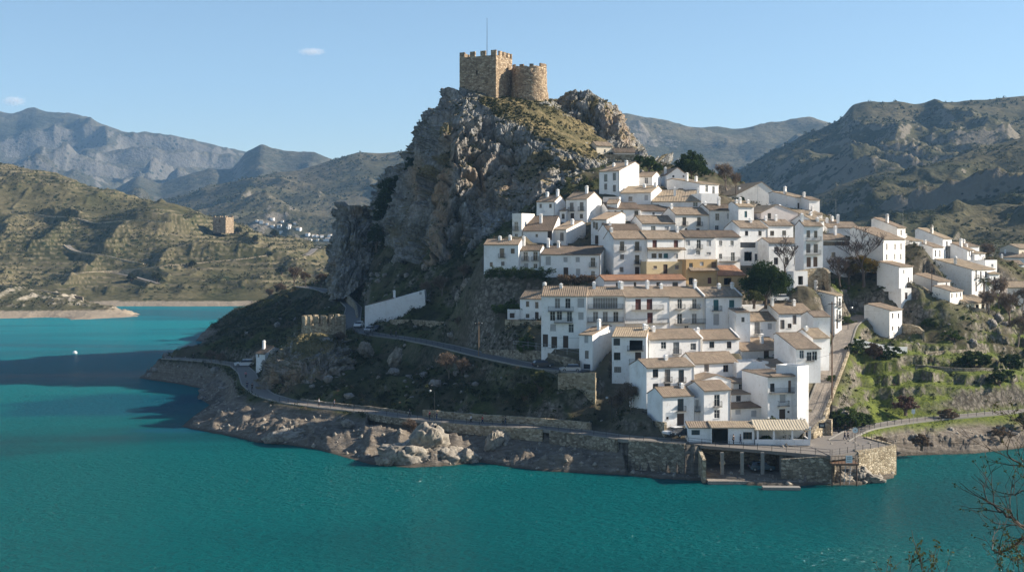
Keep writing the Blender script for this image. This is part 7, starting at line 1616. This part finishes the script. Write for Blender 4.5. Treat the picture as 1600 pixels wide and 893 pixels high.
# ------------------------------------------------------------------ the viewpoint slope and its shrubs
xs = np.linspace(-60, 60, 90); ys = np.linspace(-14, 62, 70); gx2, gy2 = np.meshgrid(xs, ys); b3 = np.stack([gx2.ravel(), gy2.ravel(), np.zeros(gx2.size)], 1)
nz = 36.6-.36*np.clip(gy2.ravel(), -20, 4)-(.64)*np.clip(gy2.ravel()-4, 0, 99)+(fbm(b3*.2, 4, 9)-.5)*.9
tag(npmesh('near_slope', np.stack([gx2.ravel(), gy2.ravel(), nz], 1), gridq(70, 90), T_OBJ.data.materials[0], attrs=dict(bare=np.zeros(len(nz)), rock=np.zeros(len(nz)), green=np.full(len(nz), .4), urban=np.zeros(len(nz))), smooth=True), kind='structure')
def twig_tree(name, root, limbs, label, leafm_, seed, leaf=.02, dens=.5, cat='tree'):
    """limbs: polylines of world points with start radius; side twigs grow from them; small leaves sit at the tips"""
    rng = random.Random(seed); o = empty(name, root); tag(o, label, cat); mb = MB(); tips = []; R0 = Vector(root)
    def side(pts, r, depth):
        for i in range(1, len(pts)):
            for _ in range(rng.choice([1, 1, 2]) if depth < 2 else rng.choice([0, 1, 1])):
                if rng.random() > (.62 if depth == 0 else .5): continue
                d0 = (pts[i]-pts[i-1]).normalized(); d = (d0*.8+Vector((rng.uniform(-1, 1), rng.uniform(-.8, .8), rng.uniform(-.55, 1.))) * .75).normalized(); L = rng.uniform(.13, .36)*(.75**depth); q = pts[i]; pp = [q]
                for s in range(3): d = (d+Vector((rng.uniform(-.25, .25), rng.uniform(-.25, .25), rng.uniform(-.1, .25)))).normalized(); q = q+d*(L/3); pp.append(q)
                rr = max(.0022, r*(.5 if depth == 0 else .62)); mb.tube(pp, [rr, rr*.85, rr*.7, .0016], 4, False); tips.append(pp[-1]); tips.append(pp[2])
                if depth < 2: side(pp, rr, depth+1)
    for pts, r in limbs:
        pts = [Vector(p_)-R0 for p_ in pts]; fine = []
        for i in range(len(pts)-1):
            for s in range(3):
                q = pts[i].lerp(pts[i+1], s/3); fine.append(q+Vector((rng.uniform(-.012, .012), rng.uniform(-.02, .02), rng.uniform(-.015, .015))) if fine else q)
        fine.append(pts[-1]); n = len(fine); mb.tube(fine, [max(.003, r*(1-.8*i/n)) for i in range(n)], 6, False); side(fine[n//4:], r*.5, 0); tips.append(fine[-1])
    mb.build('limbs', M['twig_dark'], o); nr = np.random.default_rng(seed); T = np.array([tuple(q) for q in tips]); T = T[nr.random(len(T)) < dens]
    V, Q = leaf_cloud(nr, T, np.full((len(T), 3), leaf*2.2), 5, leaf, 1.); npmesh('leaves', V, Q, M[leafm_], o); return o
Y = 11.
_P = P
def P(px, py, Y): return _P(1612+(px-1600)*.62, py, Y)
lim = [([(5.4, 11.6, 33.2), (5.3, 11.4, 36.2), P(1700, 800, Y), P(1640, 745, Y)], .10), ([P(1705, 880, Y), P(1640, 850, Y-.2), P(1600, 838, Y-.3), P(1565, 846, Y-.2), P(1530, 862, Y), P(1500, 858, Y+.1)], .022), ([P(1660, 850, Y), P(1600, 825, Y-.2), P(1560, 815, Y-.3), P(1530, 800, Y-.2), P(1505, 790, Y-.1), P(1488, 782, Y)], .020),
       ([P(1690, 760, Y+.3), P(1640, 745, Y+.2), P(1600, 738, Y+.2), P(1565, 722, Y+.1), P(1538, 708, Y)], .018), ([P(1690, 790, Y), P(1640, 770, Y-.3), P(1605, 760, Y-.2), P(1570, 770, Y-.2), P(1540, 772, Y-.1)], .012), ([P(1680, 720, Y), P(1630, 700, Y+.2), P(1595, 690, Y), P(1575, 660, Y)], .012)]
twig_tree('bare_branch_tree', (5.4, 11.6, 33.), lim, 'sparse dark twigged tree reaching in over the water from the lower right corner', 'leaf_olive', 4, .011, .3)
P = _P
Y = 9.
lim = [([(2.9+i*.16, 9.+.1*(i % 3), 34.6), P(1440+i*14-40, 965, Y+.1*(i % 3)), P(1432+i*16-40, 938+9*((i*7) % 4), Y+.1*(i % 3))], .012) for i in range(6)]
twig_tree('foreground_shrub', (3.1, 9.1, 34.5), lim, 'olive leaved shrub top poking in at the bottom edge below the bastion', 'leaf_olive', 9, .012, .9, 'shrub')
lim = [([(3.9+i*.1, 9.6, 34.4), P(1570+i*22, 920, 9.4), P(1580+i*22, 893-6*i, 9.4)], .01) for i in range(3)]
twig_tree('foreground_shrub', (4.0, 9.6, 34.4), lim, 'small brownish shrub top in the lower right corner under the bare twigs', 'leaf_olive', 12, .012, .8, 'shrub')
# ------------------------------------------------------------------ air, clouds, light, camera
hz = MB().box(-4600, 4600, -90, 8600, -30, 1150); t = NT('air'); v = t.t.nodes.new('ShaderNodeVolumePrincipled'); v.inputs['Color'].default_value = (.34, .62, 1., 1); v.inputs['Density'].default_value = 6.5e-5; v.inputs['Anisotropy'].default_value = .1
t.t.links.new(v.outputs[0], t.out.inputs['Volume']); tag(hz.build('haze', t.m), kind='stuff')
def cloud(px, py, Y, rx, rz, label, seed):
    o = boulder_mesh('cloud', rx, rx*.5, rz, seed, None, 40, .5); o.data.materials.clear(); o.location = P(px, py, Y); tag(o, label, 'cloud', 'small clouds')
    t = NT('cloud_vapour'); v = t.t.nodes.new('ShaderNodeVolumePrincipled'); tc = t.n('TexCoord').outputs['Object']
    gr = t.math('SUBTRACT', 1., t.n('VectorMath', {0: t.mapv(tc, (1/rx/1.05, 2/rx/1.05, 1/rz/1.05))}, operation='LENGTH').outputs['Value']); n = t.noise(tc, 5./rx, 5, .6)
    d = t.math('MAXIMUM', t.math('SUBTRACT', t.math('ADD', t.math('MULTIPLY', n, 1.3), t.math('MULTIPLY', gr, 1.1)), .85), 0.)
    t.set(v.inputs['Density'], t.math('MULTIPLY', d, .022)); v.inputs['Color'].default_value = (1, .97, .95, 1); t.t.links.new(v.outputs[0], t.out.inputs['Volume']); o.data.materials.append(t.m)
cloud(487, 81, 9500, 125, 36, 'small wispy pinkish cloud left of the castle in the open sky', 5)
cloud(22, 158, 9500, 110, 48, 'small pale cloud above the far left mountain ridge', 6)
EL, AZ = R(28), R(8)          # sun low on the right and slightly behind the village
to = Vector((math.cos(EL)*math.cos(AZ), math.cos(EL)*math.sin(AZ), math.sin(EL)))
sl_ = bpy.data.lights.new('sun', 'SUN'); sl_.energy = 4.2; sl_.angle = R(.53); sl_.color = (1., .90, .76); so = link(bpy.data.objects.new('sun', sl_)); so.rotation_euler = to.to_track_quat('Z', 'Y').to_euler()
w = bpy.data.worlds.new('World'); SC.world = w; w.use_nodes = True; nt = w.node_tree; nt.nodes.clear()
sk = nt.nodes.new('ShaderNodeTexSky'); sk.sky_type = 'NISHITA'; sk.sun_disc = False; sk.sun_elevation = EL; sk.sun_rotation = math.pi/2-AZ; sk.altitude = 300; sk.air_density = 1.; sk.dust_density = .15; sk.ozone_density = 2.
bg = nt.nodes.new('ShaderNodeBackground'); bg.inputs['Strength'].default_value = .054; ow = nt.nodes.new('ShaderNodeOutputWorld'); nt.links.new(sk.outputs[0], bg.inputs[0]); nt.links.new(bg.outputs[0], ow.inputs[0])
cam = bpy.data.cameras.new('camera'); co = link(bpy.data.objects.new('camera', cam)); cam.sensor_width = 36; cam.lens = 36*F/1600; cam.shift_y = -(446.5-YH)/1600; cam.clip_start = .5; cam.clip_end = 20000
co.location = (0, 0, HC); co.rotation_euler = (math.pi/2, 0, 0); SC.camera = co
SC.view_settings.view_transform = 'Standard'; SC.view_settings.look = 'None'; SC.view_settings.exposure = 1.38; SC.view_settings.gamma = 1
SC.cycles.use_denoising = True; SC.cycles.max_bounces = 6; SC.cycles.volume_bounces = 1; SC.cycles.transparent_max_bounces = 8
